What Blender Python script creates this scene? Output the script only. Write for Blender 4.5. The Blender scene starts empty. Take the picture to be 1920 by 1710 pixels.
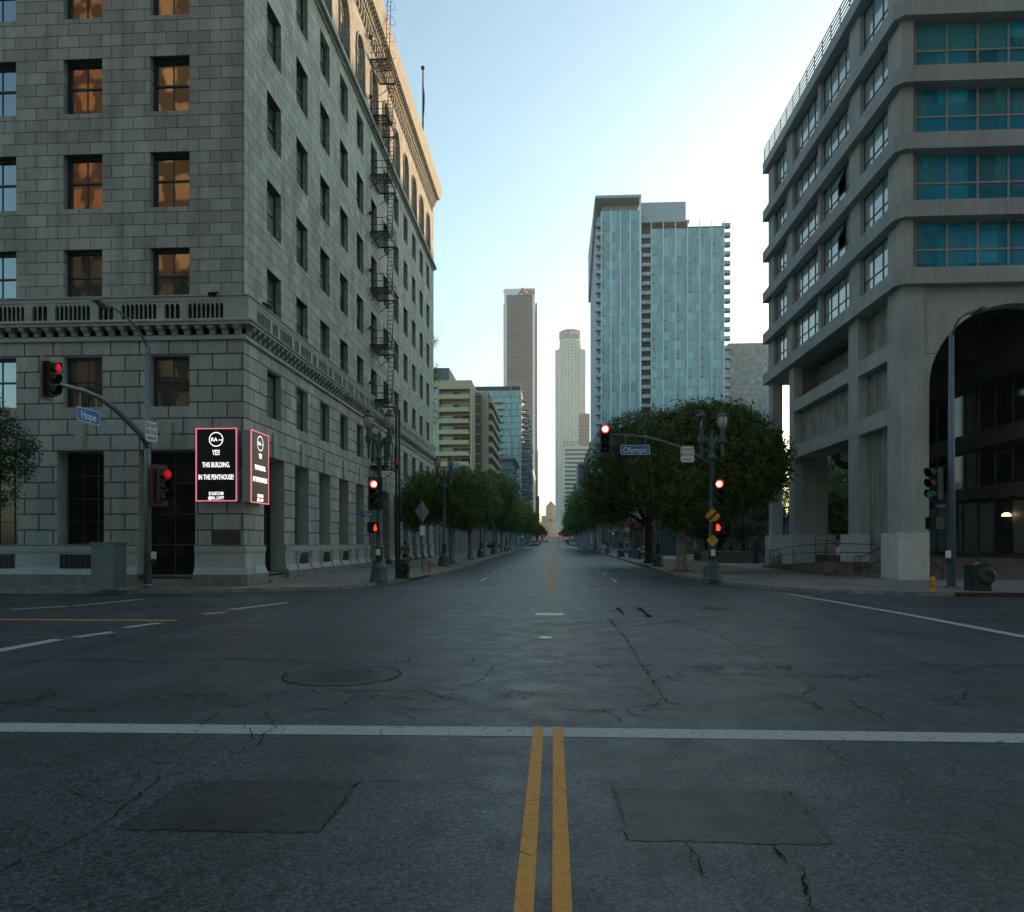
import bpy, math, random
from mathutils import Vector, Matrix
R=math.radians
random.seed(7)
sc=bpy.context.scene
COL=sc.collection
# ---------------- camera, world, sun, exposure ----------------
F=1380.; CH=1.9; HY=1019.; A=math.atan(78/F); CA,SA=math.cos(A),math.sin(A)
cam=bpy.data.objects.new('camera',bpy.data.cameras.new('camera')); COL.objects.link(cam)
cam.location=(0,0,CH); cam.rotation_euler=(R(90),0,A)
cam.data.sensor_fit='HORIZONTAL'; cam.data.sensor_width=36; cam.data.lens=F/1920*36
cam.data.shift_y=(HY-855)/1920; cam.data.clip_end=20000; cam.data.clip_start=.1
sc.camera=cam
SUN_AZ,SUN_EL=38,9.0
w=bpy.data.worlds.new('World'); sc.world=w; w.use_nodes=True
nt=w.node_tree; bg=nt.nodes['Background']; sky=nt.nodes.new('ShaderNodeTexSky')
sky.sky_type='NISHITA'; sky.sun_disc=False; sky.sun_elevation=R(SUN_EL+1); sky.sun_rotation=R(SUN_AZ)
sky.air_density=1.0; sky.dust_density=1.4; sky.ozone_density=1.2
tint=nt.nodes.new('ShaderNodeVectorMath'); tint.operation='MULTIPLY'; tint.inputs[1].default_value=(.84,1.02,.985); nt.links.new(sky.outputs[0],tint.inputs[0]); nt.links.new(tint.outputs[0],bg.inputs[0]); bg.inputs[1].default_value=0.15
sl=bpy.data.lights.new('sun','SUN'); sl.energy=3.2; sl.angle=R(.5); sl.color=(1,.53,.24)
so=bpy.data.objects.new('sun',sl); COL.objects.link(so)
tos=Vector((math.sin(R(SUN_AZ))*math.cos(R(SUN_EL)),math.cos(R(SUN_AZ))*math.cos(R(SUN_EL)),math.sin(R(SUN_EL))))
so.rotation_euler=(-tos).to_track_quat('-Z','Y').to_euler()
so.location=(60,-40,90)
sc.view_settings.view_transform='Standard'; sc.view_settings.look='None'; sc.view_settings.exposure=1.22; sc.view_settings.gamma=1
sc.cycles.max_bounces=6; sc.cycles.transparent_max_bounces=8; sc.cycles.volume_bounces=0
# ---------------- survey helpers: photo measurements -> metres ----------------
G=.0070; YB=28.
def zr(y):
    z=G*max(0,y-YB)
    if y>700: z+=.012*(y-700)
    return z
def dr(px,py=HY):
    u=(px-960)/F; v=(py-HY)/F
    return (-SA+u*CA, CA+u*SA, -v)
def gz(px,py,z=0):
    x,y,q=dr(px,py); t=(z-CH)/q; return (x*t,y*t)
def slp(px,py,off=0):
    x,y,q=dr(px,py); t=(G*(-YB)+off-CH)/(q-G*y)
    if y*t<YB: return gz(px,py,off)
    return (x*t,y*t)
def onX(px,py,X):
    x,y,q=dr(px,py); t=X/x; return (y*t,CH+q*t)
def onY(px,py,Y):
    x,y,q=dr(px,py); t=Y/y; return (x*t,CH+q*t)
def xat(px,Y): return onY(px,HY,Y)[0]
def yat(px,X): return onX(px,HY,X)[0]
# ---------------- materials ----------------
MATS={}
def nodes(m): return m.node_tree.nodes, m.node_tree.links
def mat(name,col,rough=.75,metal=0,mot=.12,msc=1.5,bump=0,bsc=40,spec=.5,emit=None,es=1,ior=None,fine=0,streak=0):
    if name in MATS: return MATS[name]
    m=bpy.data.materials.new(name); m.use_nodes=True; N,L=nodes(m); b=N['Principled BSDF']
    b.inputs['Roughness'].default_value=rough; b.inputs['Metallic'].default_value=metal
    b.inputs['Specular IOR Level'].default_value=spec
    if ior: b.inputs['IOR'].default_value=ior
    if emit:
        b.inputs['Emission Color'].default_value=(*emit,1); b.inputs['Emission Strength'].default_value=es
    if mot:
        g=N.new('ShaderNodeNewGeometry')
        n=N.new('ShaderNodeTexNoise'); n.inputs['Scale'].default_value=msc; n.inputs['Detail'].default_value=6; n.inputs['Roughness'].default_value=.65
        L.new(g.outputs['Position'],n.inputs['Vector'])
        mr=N.new('ShaderNodeMapRange'); mr.inputs['From Min'].default_value=.25; mr.inputs['From Max'].default_value=.75
        mr.inputs['To Min'].default_value=1-mot*1.6; mr.inputs['To Max'].default_value=1+mot
        L.new(n.outputs['Fac'],mr.inputs['Value'])
        mx=N.new('ShaderNodeVectorMath'); mx.operation='SCALE'; mx.inputs[0].default_value=col
        L.new(mr.outputs[0],mx.inputs['Scale'])
        src=mx.outputs[0]
        if fine:
            n2=N.new('ShaderNodeTexNoise'); n2.inputs['Scale'].default_value=bsc; n2.inputs['Detail'].default_value=3
            L.new(g.outputs['Position'],n2.inputs['Vector'])
            m2=N.new('ShaderNodeMapRange'); m2.inputs['From Min'].default_value=.3; m2.inputs['From Max'].default_value=.7; m2.inputs['To Min'].default_value=1-fine; m2.inputs['To Max'].default_value=1+fine
            L.new(n2.outputs['Fac'],m2.inputs['Value'])
            mm=N.new('ShaderNodeVectorMath'); mm.operation='SCALE'; L.new(src,mm.inputs[0]); L.new(m2.outputs[0],mm.inputs['Scale']); src=mm.outputs[0]
        if streak:
            mp=N.new('ShaderNodeMapping'); mp.inputs['Scale'].default_value=(5,5,.30); L.new(g.outputs['Position'],mp.inputs[0])
            n4=N.new('ShaderNodeTexNoise'); n4.inputs['Scale'].default_value=1; n4.inputs['Detail'].default_value=5; n4.inputs['Roughness'].default_value=.6; L.new(mp.outputs[0],n4.inputs['Vector'])
            m4=N.new('ShaderNodeMapRange'); m4.inputs['From Min'].default_value=.35; m4.inputs['From Max'].default_value=.65; m4.inputs['To Min'].default_value=1-streak; m4.inputs['To Max'].default_value=1+streak*.5; L.new(n4.outputs['Fac'],m4.inputs['Value'])
            m5=N.new('ShaderNodeVectorMath'); m5.operation='SCALE'; L.new(src,m5.inputs[0]); L.new(m4.outputs[0],m5.inputs['Scale']); src=m5.outputs[0]
        L.new(src,b.inputs['Base Color'])
        if bump:
            nb=N.new('ShaderNodeTexNoise'); nb.inputs['Scale'].default_value=bsc; nb.inputs['Detail'].default_value=4
            L.new(g.outputs['Position'],nb.inputs['Vector'])
            bp=N.new('ShaderNodeBump'); bp.inputs['Strength'].default_value=bump; bp.inputs['Distance'].default_value=.02
            L.new(nb.outputs['Fac'],bp.inputs['Height']); L.new(bp.outputs[0],b.inputs['Normal'])
    else: b.inputs['Base Color'].default_value=(*col,1)
    MATS[name]=m; return m
def uz_coord(N,L,zoff=0,uoff=0):
    """wall coordinate: (x or y along the wall, z)"""
    g=N.new('ShaderNodeNewGeometry'); sp=N.new('ShaderNodeSeparateXYZ'); L.new(g.outputs['Position'],sp.inputs[0])
    sn=N.new('ShaderNodeSeparateXYZ'); L.new(g.outputs['True Normal'],sn.inputs[0])
    ab=N.new('ShaderNodeMath'); ab.operation='ABSOLUTE'; L.new(sn.outputs['X'],ab.inputs[0])
    gt=N.new('ShaderNodeMath'); gt.operation='GREATER_THAN'; gt.inputs[1].default_value=.6; L.new(ab.outputs[0],gt.inputs[0])
    mx=N.new('ShaderNodeMix'); L.new(gt.outputs[0],mx.inputs['Factor']); L.new(sp.outputs['X'],mx.inputs['A']); L.new(sp.outputs['Y'],mx.inputs['B'])
    au=N.new('ShaderNodeMath'); au.operation='ADD'; au.inputs[1].default_value=uoff; L.new(mx.outputs['Result'],au.inputs[0])
    az=N.new('ShaderNodeMath'); az.operation='ADD'; az.inputs[1].default_value=zoff; L.new(sp.outputs['Z'],az.inputs[0])
    cb=N.new('ShaderNodeCombineXYZ'); L.new(au.outputs[0],cb.inputs['X']); L.new(az.outputs[0],cb.inputs['Y'])
    return cb.outputs[0],g
def ashlar(name,col,bw,rh,mort,zoff,uoff,bdist=.03,dark=.3,var=.17):
    m=bpy.data.materials.new(name); m.use_nodes=True; N,L=nodes(m); b=N['Principled BSDF']; b.inputs['Roughness'].default_value=.85
    co,g=uz_coord(N,L,zoff,uoff)
    br=N.new('ShaderNodeTexBrick'); L.new(co,br.inputs['Vector'])
    br.inputs['Scale'].default_value=1; br.inputs['Brick Width'].default_value=bw; br.inputs['Row Height'].default_value=rh
    br.inputs['Mortar Size'].default_value=mort; br.inputs['Mortar Smooth'].default_value=.2; br.inputs['Bias'].default_value=0
    c1=tuple(c*(1-var) for c in col); c2=(col[0]*(1+var),col[1]*(1+var),col[2]*(1+var*.8))
    br.inputs['Color1'].default_value=(*c1,1); br.inputs['Color2'].default_value=(*c2,1); br.inputs['Mortar'].default_value=(col[0]*dark,col[1]*dark,col[2]*dark,1)
    n=N.new('ShaderNodeTexNoise'); n.inputs['Scale'].default_value=.7; n.inputs['Detail'].default_value=8; n.inputs['Roughness'].default_value=.7
    st=N.new('ShaderNodeMapping'); st.inputs['Scale'].default_value=(1.6,1.6,.35); L.new(g.outputs['Position'],st.inputs[0]); L.new(st.outputs[0],n.inputs['Vector'])
    mr=N.new('ShaderNodeMapRange'); mr.inputs['From Min'].default_value=.3; mr.inputs['From Max'].default_value=.7; mr.inputs['To Min'].default_value=.66; mr.inputs['To Max'].default_value=1.16
    L.new(n.outputs['Fac'],mr.inputs['Value'])
    vm=N.new('ShaderNodeVectorMath'); vm.operation='SCALE'; L.new(br.outputs['Color'],vm.inputs[0]); L.new(mr.outputs[0],vm.inputs['Scale']); L.new(vm.outputs[0],b.inputs['Base Color'])
    n2=N.new('ShaderNodeTexNoise'); n2.inputs['Scale'].default_value=25; n2.inputs['Detail'].default_value=4; L.new(g.outputs['Position'],n2.inputs['Vector'])
    inv=N.new('ShaderNodeMath'); inv.operation='MULTIPLY_ADD'; inv.inputs[1].default_value=-1; inv.inputs[2].default_value=1; L.new(br.outputs['Fac'],inv.inputs[0])
    ad=N.new('ShaderNodeMath'); ad.operation='MULTIPLY_ADD'; ad.inputs[1].default_value=.12; L.new(n2.outputs['Fac'],ad.inputs[0]); L.new(inv.outputs[0],ad.inputs[2])
    bp=N.new('ShaderNodeBump'); bp.inputs['Strength'].default_value=.9; bp.inputs['Distance'].default_value=bdist; L.new(ad.outputs[0],bp.inputs['Height']); L.new(bp.outputs[0],b.inputs['Normal'])
    MATS[name]=m; return m
def glass(name,col,rough=.04,spec=1.0,ior=1.9,wav=.0,cell=(1.2,1.2,1.2),var=.35,metal=0):
    m=bpy.data.materials.new(name); m.use_nodes=True; N,L=nodes(m); b=N['Principled BSDF']
    b.inputs['Roughness'].default_value=rough; b.inputs['Specular IOR Level'].default_value=.5; b.inputs['IOR'].default_value=ior; b.inputs['Metallic'].default_value=metal
    g=N.new('ShaderNodeNewGeometry')
    dv=N.new('ShaderNodeVectorMath'); dv.operation='DIVIDE'; dv.inputs[1].default_value=cell; L.new(g.outputs['Position'],dv.inputs[0])
    fl=N.new('ShaderNodeVectorMath'); fl.operation='FLOOR'; L.new(dv.outputs[0],fl.inputs[0])
    wn=N.new('ShaderNodeTexWhiteNoise'); wn.noise_dimensions='3D'; L.new(fl.outputs[0],wn.inputs['Vector'])
    mr=N.new('ShaderNodeMapRange'); mr.inputs['To Min'].default_value=1-var; mr.inputs['To Max'].default_value=1+var*1.4; L.new(wn.outputs['Value'],mr.inputs['Value'])
    vm=N.new('ShaderNodeVectorMath'); vm.operation='SCALE'; vm.inputs[0].default_value=col; L.new(mr.outputs[0],vm.inputs['Scale']); L.new(vm.outputs[0],b.inputs['Base Color'])
    if wav:
        n=N.new('ShaderNodeTexNoise'); n.inputs['Scale'].default_value=1.1; n.inputs['Detail'].default_value=1; L.new(g.outputs['Position'],n.inputs['Vector'])
        bp=N.new('ShaderNodeBump'); bp.inputs['Strength'].default_value=1; bp.inputs['Distance'].default_value=wav; L.new(n.outputs['Fac'],bp.inputs['Height']); L.new(bp.outputs[0],b.inputs['Normal'])
    MATS[name]=m; return m
def emis(name,col,s): return mat(name,col,mot=0,emit=col,es=s)
STONE=(.38,.42,.405)
M_up=ashlar('upper_ashlar',STONE,.93,.4965,.014,-14.13+.4965*40,.2,.02,.22)
M_lo=ashlar('lower_rusticated_ashlar',STONE,1.24,.66,.03,-5.76+.66*12,.4,.06,.18,.15)
M_st=mat('dressed_stone',STONE,.85,mot=.16,msc=1.2,bump=.3,bsc=30)
M_carve=mat('carved_stone',STONE,.85,mot=.3,msc=14,bump=1,bsc=9)
M_gran=mat('granite_plinth',(.20,.20,.19),.7,mot=.3,msc=2.5,bump=.3,bsc=25)
M_frame=mat('dark_window_frame',(.05,.055,.055),.5,mot=.05)
M_glassN=glass('old_window_glass',(.03,.035,.035),.03,1,2.6,.0045,(.84,.84,1.1),.3)
M_glassS=glass('street_window_glass',(.14,.18,.17),.05,1,2.1,.002,(1.7,1.7,1.3),.5)
M_dark=mat('dark_interior',(.012,.012,.013),.6,mot=0)
M_black=mat('black_painted_iron',(.018,.02,.022),.45,mot=.1,msc=8)
M_fe=mat('fire_escape_iron',(.022,.024,.026),.6,mot=.2,msc=6)
M_conc=mat('board_marked_concrete',(.38,.42,.42),.9,mot=.14,msc=.55,bump=.2,bsc=18,streak=.12)
M_concP=mat('streaked_concrete_panel',(.31,.33,.31),.9,mot=.25,msc=1.1,bump=.3,bsc=14,streak=.4)
M_concW=mat('pale_painted_concrete',(.56,.61,.61),.75,mot=.12,msc=2.2,bump=.15,bsc=20)
M_concD=mat('stained_brown_concrete',(.20,.17,.135),.95,mot=.5,msc=3.2,bump=.4,bsc=12)
M_alu=mat('aluminium_frame',(.30,.31,.31),.45,metal=.4,mot=.08)
M_teal=glass('teal_tinted_glass',(.004,.23,.37),.03,1,1.38,.002,(1.38,.9,1.5),.45)
M_tealS=glass('sky_painted_glass',(.34,.46,.49),.05,1,2.6,.0,(1,1.0,1.2),.15)  # pale base colour stands in for the reflected sky
M_curt=mat('office_curtain',(.05,.30,.34),.9,mot=.3,msc=6)
# ---------------- mesh helpers ----------------
class MB:
    def __init__(s): s.v=[]; s.f=[]; s.m=[]; s.cur=0; s.sm=[]; s.smooth=False
    def mi(s,i): s.cur=i; return s
    def face(s,pts):
        n=len(s.v); s.v.extend([tuple(p) for p in pts]); s.f.append(tuple(range(n,n+len(pts)))); s.m.append(s.cur); s.sm.append(s.smooth)
    def box(s,x0,x1,y0,y1,z0,z1,skip=''):
        if x0>x1:x0,x1=x1,x0
        if y0>y1:y0,y1=y1,y0
        if z0>z1:z0,z1=z1,z0
        n=len(s.v); s.v+= [(x0,y0,z0),(x1,y0,z0),(x1,y1,z0),(x0,y1,z0),(x0,y0,z1),(x1,y0,z1),(x1,y1,z1),(x0,y1,z1)]
        for k,q in (('b',(0,3,2,1)),('t',(4,5,6,7)),('f',(0,1,5,4)),('r',(1,2,6,5)),('k',(2,3,7,6)),('l',(3,0,4,7))):
            if k in skip: continue
            s.f.append(tuple(n+i for i in q)); s.m.append(s.cur); s.sm.append(False)
        return s
    def loft(s,rings,cap=True,smooth=True):
        n=len(s.v); k=len(rings[0])
        for r in rings: s.v+= [tuple(p) for p in r]
        for i in range(len(rings)-1):
            for j in range(k):
                a=n+i*k+j; b=n+i*k+(j+1)%k; s.f.append((a,b,b+k,a+k)); s.m.append(s.cur); s.sm.append(smooth)
        if cap:
            s.f.append(tuple(n+j for j in reversed(range(k)))); s.m.append(s.cur); s.sm.append(False)
            e=n+(len(rings)-1)*k; s.f.append(tuple(e+j for j in range(k))); s.m.append(s.cur); s.sm.append(False)
        return s
    def tube(s,pts,r,k=8,cap=True):
        pts=[Vector(p) for p in pts]; rs=r if isinstance(r,(list,tuple)) else [r]*len(pts)
        rings=[]; up=None
        for i,p in enumerate(pts):
            t=(pts[min(i+1,len(pts)-1)]-pts[max(i-1,0)]).normalized()
            if up is None: up=Vector((0,0,1)) if abs(t.z)<.9 else Vector((1,0,0))
            a=t.cross(up).normalized(); b=a.cross(t).normalized(); up=b
            rings.append([p+rs[i]*(math.cos(2*math.pi*j/k)*a+math.sin(2*math.pi*j/k)*b) for j in range(k)])
        return s.loft(rings,cap,k>4)
    def lathe(s,prof,c=(0,0,0),k=14,smooth=True,ph=0):
        rings=[[(c[0]+r*math.cos(ph+2*math.pi*j/k),c[1]+r*math.sin(ph+2*math.pi*j/k),c[2]+z) for j in range(k)] for r,z in prof]
        return s.loft(rings,True,smooth)
    def disc(s,c,n,r,k=16):
        n=Vector(n).normalized(); u=n.cross(Vector((0,0,1)) if abs(n.z)<.9 else Vector((1,0,0))).normalized(); v=n.cross(u)
        s.face([Vector(c)+r*(math.cos(2*math.pi*j/k)*u+math.sin(2*math.pi*j/k)*v) for j in range(k)]); return s
    def prism(s,poly,axis,a,b):
        """extrude 2D poly along axis: 'x' poly=(y,z), 'y' poly=(x,z), 'z' poly=(x,y)"""
        def P(p,t): return {'x':(t,p[0],p[1]),'y':(p[0],t,p[1]),'z':(p[0],p[1],t)}[axis]
        s.loft([[P(p,a) for p in poly],[P(p,b) for p in poly]],True,False); return s
    def xf(s,M,start=0):
        for i in range(start,len(s.v)): s.v[i]=tuple(M@Vector(s.v[i]))
        return s
    def build(s,name,mats,parent=None,loc=None,kind=None):
        me=bpy.data.meshes.new(name)
        off=Vector(parent['_w']) if (parent is not None and '_w' in parent) else Vector((0,0,0))
        if loc is not None: off=Vector(loc)
        me.from_pydata([tuple(Vector(v)-off) for v in s.v],[],s.f)
        if not isinstance(mats,(list,tuple)): mats=[mats]
        for m in mats: me.materials.append(m)
        me.polygons.foreach_set('material_index',s.m); me.polygons.foreach_set('use_smooth',s.sm); me.update()
        o=bpy.data.objects.new(name,me); COL.objects.link(o)
        if parent is not None: o.parent=parent
        elif loc is not None: o.location=loc
        if parent is not None:
            o['_w']=tuple(parent['_w']) if '_w' in parent else (0,0,0)
        if kind: o['kind']=kind
        return o
def build_each(mb,name,mats,parent,cap=100):
    n=len(mb.v); p=list(range(n))
    def fd(a):
        while p[a]!=a: p[a]=p[p[a]]; a=p[a]
        return a
    for f in mb.f:
        r=fd(f[0])
        for q in f[1:]:
            t=fd(q)
            if t!=r: p[t]=r
    gr={}
    for i,f in enumerate(mb.f): gr.setdefault(fd(f[0]),[]).append(i)
    items=list(gr.values())
    def cen(it): v=mb.v[mb.f[it[0]][0]]; return (Vector(v)-cam.location).length
    items.sort(key=cen)
    def sub(faces):
        b=MB(); mp={}
        for i in faces:
            idx=[]
            for q in mb.f[i]:
                if q not in mp: mp[q]=len(b.v); b.v.append(mb.v[q])
                idx.append(mp[q])
            b.f.append(tuple(idx)); b.m.append(mb.m[i]); b.sm.append(mb.sm[i])
        return b
    for it in items[:cap]: sub(it).build(name,mats,parent)
    if len(items)>cap: sub([i for it in items[cap:] for i in it]).build(name,mats,parent,kind='stuff')
def tag(o,label=None,cat=None,group=None,kind=None):
    if label:o['label']=label
    if cat:o['category']=cat
    if group:o['group']=group
    if kind:o['kind']=kind
    return o
def thing(name,label,cat,loc=(0,0,0),rz=0,group=None,world=False):
    """Empty at the base. world=True: its parts are given in world metres."""
    o=bpy.data.objects.new(name,None); COL.objects.link(o); o.location=loc; o.rotation_euler=(0,0,rz); o.empty_display_size=.3
    o['_w']=tuple(loc) if world else (0,0,0)
    return tag(o,label,cat,group)
def struct(name,mb,m): return tag(mb.build(name,m),kind='structure')
def copy_tree(o,parent=None):
    c=o.copy(); COL.objects.link(c)
    if parent is not None:
        c.parent=parent; c.matrix_parent_inverse=o.matrix_parent_inverse
    for ch in list(o.children): copy_tree(ch,c)
    return c
def place(root,loc,rz=0,label=None,scale=None):
    c=copy_tree(root); c.location=loc; c.rotation_euler=(0,0,rz)
    if scale: c.scale=(scale,)*3
    if label: c['label']=label
    return c
def inst(o,loc,parent,name=None):
    """copy a part (sharing its mesh) with its sub-parts, at a local offset"""
    c=copy_tree(o,parent); c.location=Vector(loc); return c
_fonts={}
def text_part(name,txt,size,m,parent,M,sx=1.0,ext=.004,align='CENTER',lh=1.0,bold=0,shear=0):
    cu=bpy.data.curves.new(name,'FONT'); cu.body=txt; cu.size=size; cu.extrude=ext; cu.align_x=align; cu.align_y='CENTER'; cu.offset=bold; cu.space_line=lh; cu.shear=shear; cu.resolution_u=3
    o=bpy.data.objects.new(name,cu); COL.objects.link(o)
    dg=bpy.context.evaluated_depsgraph_get(); me=bpy.data.meshes.new_from_object(o.evaluated_get(dg))
    COL.objects.unlink(o); bpy.data.objects.remove(o)
    off=Vector(parent['_w']) if '_w' in parent else Vector((0,0,0))
    me.transform(Matrix.Translation(-off)@M@Matrix.Diagonal((sx,1,1,1)))
    me.materials.clear(); me.materials.append(m)
    n=bpy.data.objects.new(name,me); COL.objects.link(n); n.parent=parent; n['_w']=tuple(off); return n
def faceM(loc,facing):
    """matrix placing text (XY plane) upright at loc, facing world direction 'facing' (-y,+x,-x)"""
    ang={'-y':0,'+x':R(90),'-x':R(-90),'+y':R(180)}[facing] if isinstance(facing,str) else facing
    return Matrix.Translation(Vector(loc))@Matrix.Rotation(ang,4,'Z')@Matrix.Rotation(R(90),4,'X')
def wall_grid(mb,axis,plane,u0,u1,z0,z1,ops,depth,sgn,reveal=True):
    """plane wall with rectangular holes. axis 'y': wall at y=plane, u=x. axis 'x': wall at x=plane,u=y. depth: reveal depth away, sgn: into-building direction"""
    us=sorted(set([u0,u1]+[o[0] for o in ops]+[o[1] for o in ops])); zs=sorted(set([z0,z1]+[o[2] for o in ops]+[o[3] for o in ops]))
    us=[u for u in us if u0<=u<=u1]; zs=[z for z in zs if z0<=z<=z1]
    def P(u,z,d=0): return (u,plane+sgn*d,z) if axis=='y' else (plane+sgn*d,u,z)
    for i in range(len(us)-1):
        run=None
        for j in range(len(zs)-1):
            cu=(us[i]+us[i+1])/2; cz=(zs[j]+zs[j+1])/2
            hole=any(o[0]<cu<o[1] and o[2]<cz<o[3] for o in ops)
            if not hole:
                q=[P(us[i],zs[j]),P(us[i+1],zs[j]),P(us[i+1],zs[j+1]),P(us[i],zs[j+1])]
                mb.face(q if (axis=='y')==(sgn>0) else q[::-1])
    if reveal:
        for a,b,c,d in ops:
            mb.face([P(a,c),P(a,c,depth),P(a,d,depth),P(a,d)]); mb.face([P(b,c),P(b,d),P(b,d,depth),P(b,c,depth)])
            mb.face([P(a,d),P(a,d,depth),P(b,d,depth),P(b,d)]); mb.face([P(a,c),P(b,c),P(b,c,depth),P(a,c,depth)])
#@@SETTING
# ---------------- setting: ground, road, sidewalks ----------------
def asphalt(name='asphalt',col=(.051,.066,.070)):
    m=bpy.data.materials.new(name); m.use_nodes=True; N,L=nodes(m); b=N['Principled BSDF']
    g=N.new('ShaderNodeNewGeometry')
    def noise(sc_,d,r=.6,map=None):
        n=N.new('ShaderNodeTexNoise'); n.inputs['Scale'].default_value=sc_; n.inputs['Detail'].default_value=d; n.inputs['Roughness'].default_value=r
        if map:
            mp=N.new('ShaderNodeMapping'); mp.inputs['Scale'].default_value=map; L.new(g.outputs['Position'],mp.inputs[0]); L.new(mp.outputs[0],n.inputs['Vector'])
        else: L.new(g.outputs['Position'],n.inputs['Vector'])
        return n.outputs['Fac']
    def mr(src,a,b_,c,d):
        r=N.new('ShaderNodeMapRange'); r.inputs['From Min'].default_value=a; r.inputs['From Max'].default_value=b_; r.inputs['To Min'].default_value=c; r.inputs['To Max'].default_value=d; L.new(src,r.inputs['Value']); return r.outputs[0]
    def mul(a,b_):
        q=N.new('ShaderNodeMath'); q.operation='MULTIPLY'; L.new(a,q.inputs[0]); L.new(b_,q.inputs[1]); return q.outputs[0]
    agg=N.new('ShaderNodeTexVoronoi'); agg.inputs['Scale'].default_value=48; L.new(g.outputs['Position'],agg.inputs['Vector'])
    sp=N.new('ShaderNodeSeparateColor'); L.new(agg.outputs['Color'],sp.inputs[0])
    a=mr(sp.outputs[0],0,1,.25,1.9); a2=mr(agg.outputs['Distance'],.0,.9,1.3,.45)
    big=mr(noise(.35,6),.3,.7,.62,1.3); tr=mr(noise(.9,4,.6,(.9,.035,1)),.35,.65,.70,1.2); tr2=mr(noise(.8,4,.6,(.04,.8,1)),.35,.65,.84,1.12)
    st1=mr(noise(1.7,3,.5),.58,.68,1,.72); f=mul(mul(mul(mul(a,a2),big),mul(tr,tr2)),st1)
    vm=N.new('ShaderNodeVectorMath'); vm.operation='SCALE'; vm.inputs[0].default_value=col; L.new(f,vm.inputs['Scale']); L.new(vm.outputs[0],b.inputs['Base Color'])
    L.new(mr(noise(2,5),.3,.7,.42,.60),b.inputs['Roughness'])
    bp=N.new('ShaderNodeBump'); bp.inputs['Strength'].default_value=.4; bp.inputs['Distance'].default_value=.005; L.new(agg.outputs['Distance'],bp.inputs['Height'])
    bp.invert=True
    L.new(bp.outputs[0],b.inputs['Normal']); MATS[name]=m; return m
M_asph=asphalt()
M_patch=asphalt('asphalt_patch_dark',(.028,.036,.040))
def paint(name,col,worn,wsc=9):
    m=bpy.data.materials.new(name); m.use_nodes=True; N,L=nodes(m); b=N['Principled BSDF']; b.inputs['Roughness'].default_value=.7
    g=N.new('ShaderNodeNewGeometry'); n=N.new('ShaderNodeTexNoise'); n.inputs['Scale'].default_value=wsc; n.inputs['Detail'].default_value=8; n.inputs['Roughness'].default_value=.75; L.new(g.outputs['Position'],n.inputs['Vector'])
    v=N.new('ShaderNodeTexVoronoi'); v.feature='DISTANCE_TO_EDGE'; v.inputs['Scale'].default_value=4.5; L.new(g.outputs['Position'],v.inputs['Vector'])
    n3=N.new('ShaderNodeTexNoise'); n3.inputs['Scale'].default_value=60; L.new(g.outputs['Position'],n3.inputs['Vector'])
    r=N.new('ShaderNodeMapRange'); r.inputs['From Min'].default_value=.5-.5*worn; r.inputs['From Max'].default_value=.5-.5*worn+.06; L.new(n.outputs['Fac'],r.inputs['Value'])
    r2=N.new('ShaderNodeMapRange'); r2.inputs['From Min'].default_value=.002; r2.inputs['From Max'].default_value=.012; L.new(v.outputs['Distance'],r2.inputs['Value'])
    r3=N.new('ShaderNodeMapRange'); r3.inputs['From Min'].default_value=.2; r3.inputs['From Max'].default_value=.4; L.new(n3.outputs['Fac'],r3.inputs['Value'])
    q=N.new('ShaderNodeMath'); q.operation='MULTIPLY'; L.new(r.outputs[0],q.inputs[0]); L.new(r2.outputs[0],q.inputs[1])
    q2=N.new('ShaderNodeMath'); q2.operation='MULTIPLY'; L.new(q.outputs[0],q2.inputs[0]); L.new(r3.outputs[0],q2.inputs[1])
    mx=N.new('ShaderNodeMix'); mx.data_type='RGBA'; mx.inputs['A'].default_value=(.042,.047,.05,1); mx.inputs['B'].default_value=(*col,1); L.new(q2.outputs[0],mx.inputs['Factor'])
    L.new(mx.outputs['Result'],b.inputs['Base Color']); MATS[name]=m; return m
M_white=paint('white_road_paint',(.36,.39,.38),.35)
M_whiteW=paint('worn_white_road_paint',(.36,.38,.37),.28,3)
M_yel=paint('yellow_road_paint',(.60,.27,.035),.45,7)
def pave(name,col,w_,h_):
    m=bpy.data.materials.new(name); m.use_nodes=True; N,L=nodes(m); b=N['Principled BSDF']; b.inputs['Roughness'].default_value=.85
    g=N.new('ShaderNodeNewGeometry'); br=N.new('ShaderNodeTexBrick'); L.new(g.outputs['Position'],br.inputs['Vector']); br.offset=0
    br.inputs['Scale'].default_value=1; br.inputs['Brick Width'].default_value=w_; br.inputs['Row Height'].default_value=h_; br.inputs['Mortar Size'].default_value=.012
    br.inputs['Color1'].default_value=(*[c*.88 for c in col],1); br.inputs['Color2'].default_value=(*[c*1.1 for c in col],1); br.inputs['Mortar'].default_value=(*[c*.4 for c in col],1)
    n=N.new('ShaderNodeTexNoise'); n.inputs['Scale'].default_value=.8; n.inputs['Detail'].default_value=8; n.inputs['Roughness'].default_value=.7; L.new(g.outputs['Position'],n.inputs['Vector'])
    mr=N.new('ShaderNodeMapRange'); mr.inputs['From Min'].default_value=.3; mr.inputs['From Max'].default_value=.7; mr.inputs['To Min'].default_value=.65; mr.inputs['To Max'].default_value=1.15; L.new(n.outputs['Fac'],mr.inputs['Value'])
    vm=N.new('ShaderNodeVectorMath'); vm.operation='SCALE'; L.new(br.outputs['Color'],vm.inputs[0]); L.new(mr.outputs[0],vm.inputs['Scale']); L.new(vm.outputs[0],b.inputs['Base Color']); MATS[name]=m; return m
M_side=pave('sidewalk_concrete',(.22,.20,.185),1.6,1.6)
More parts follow.
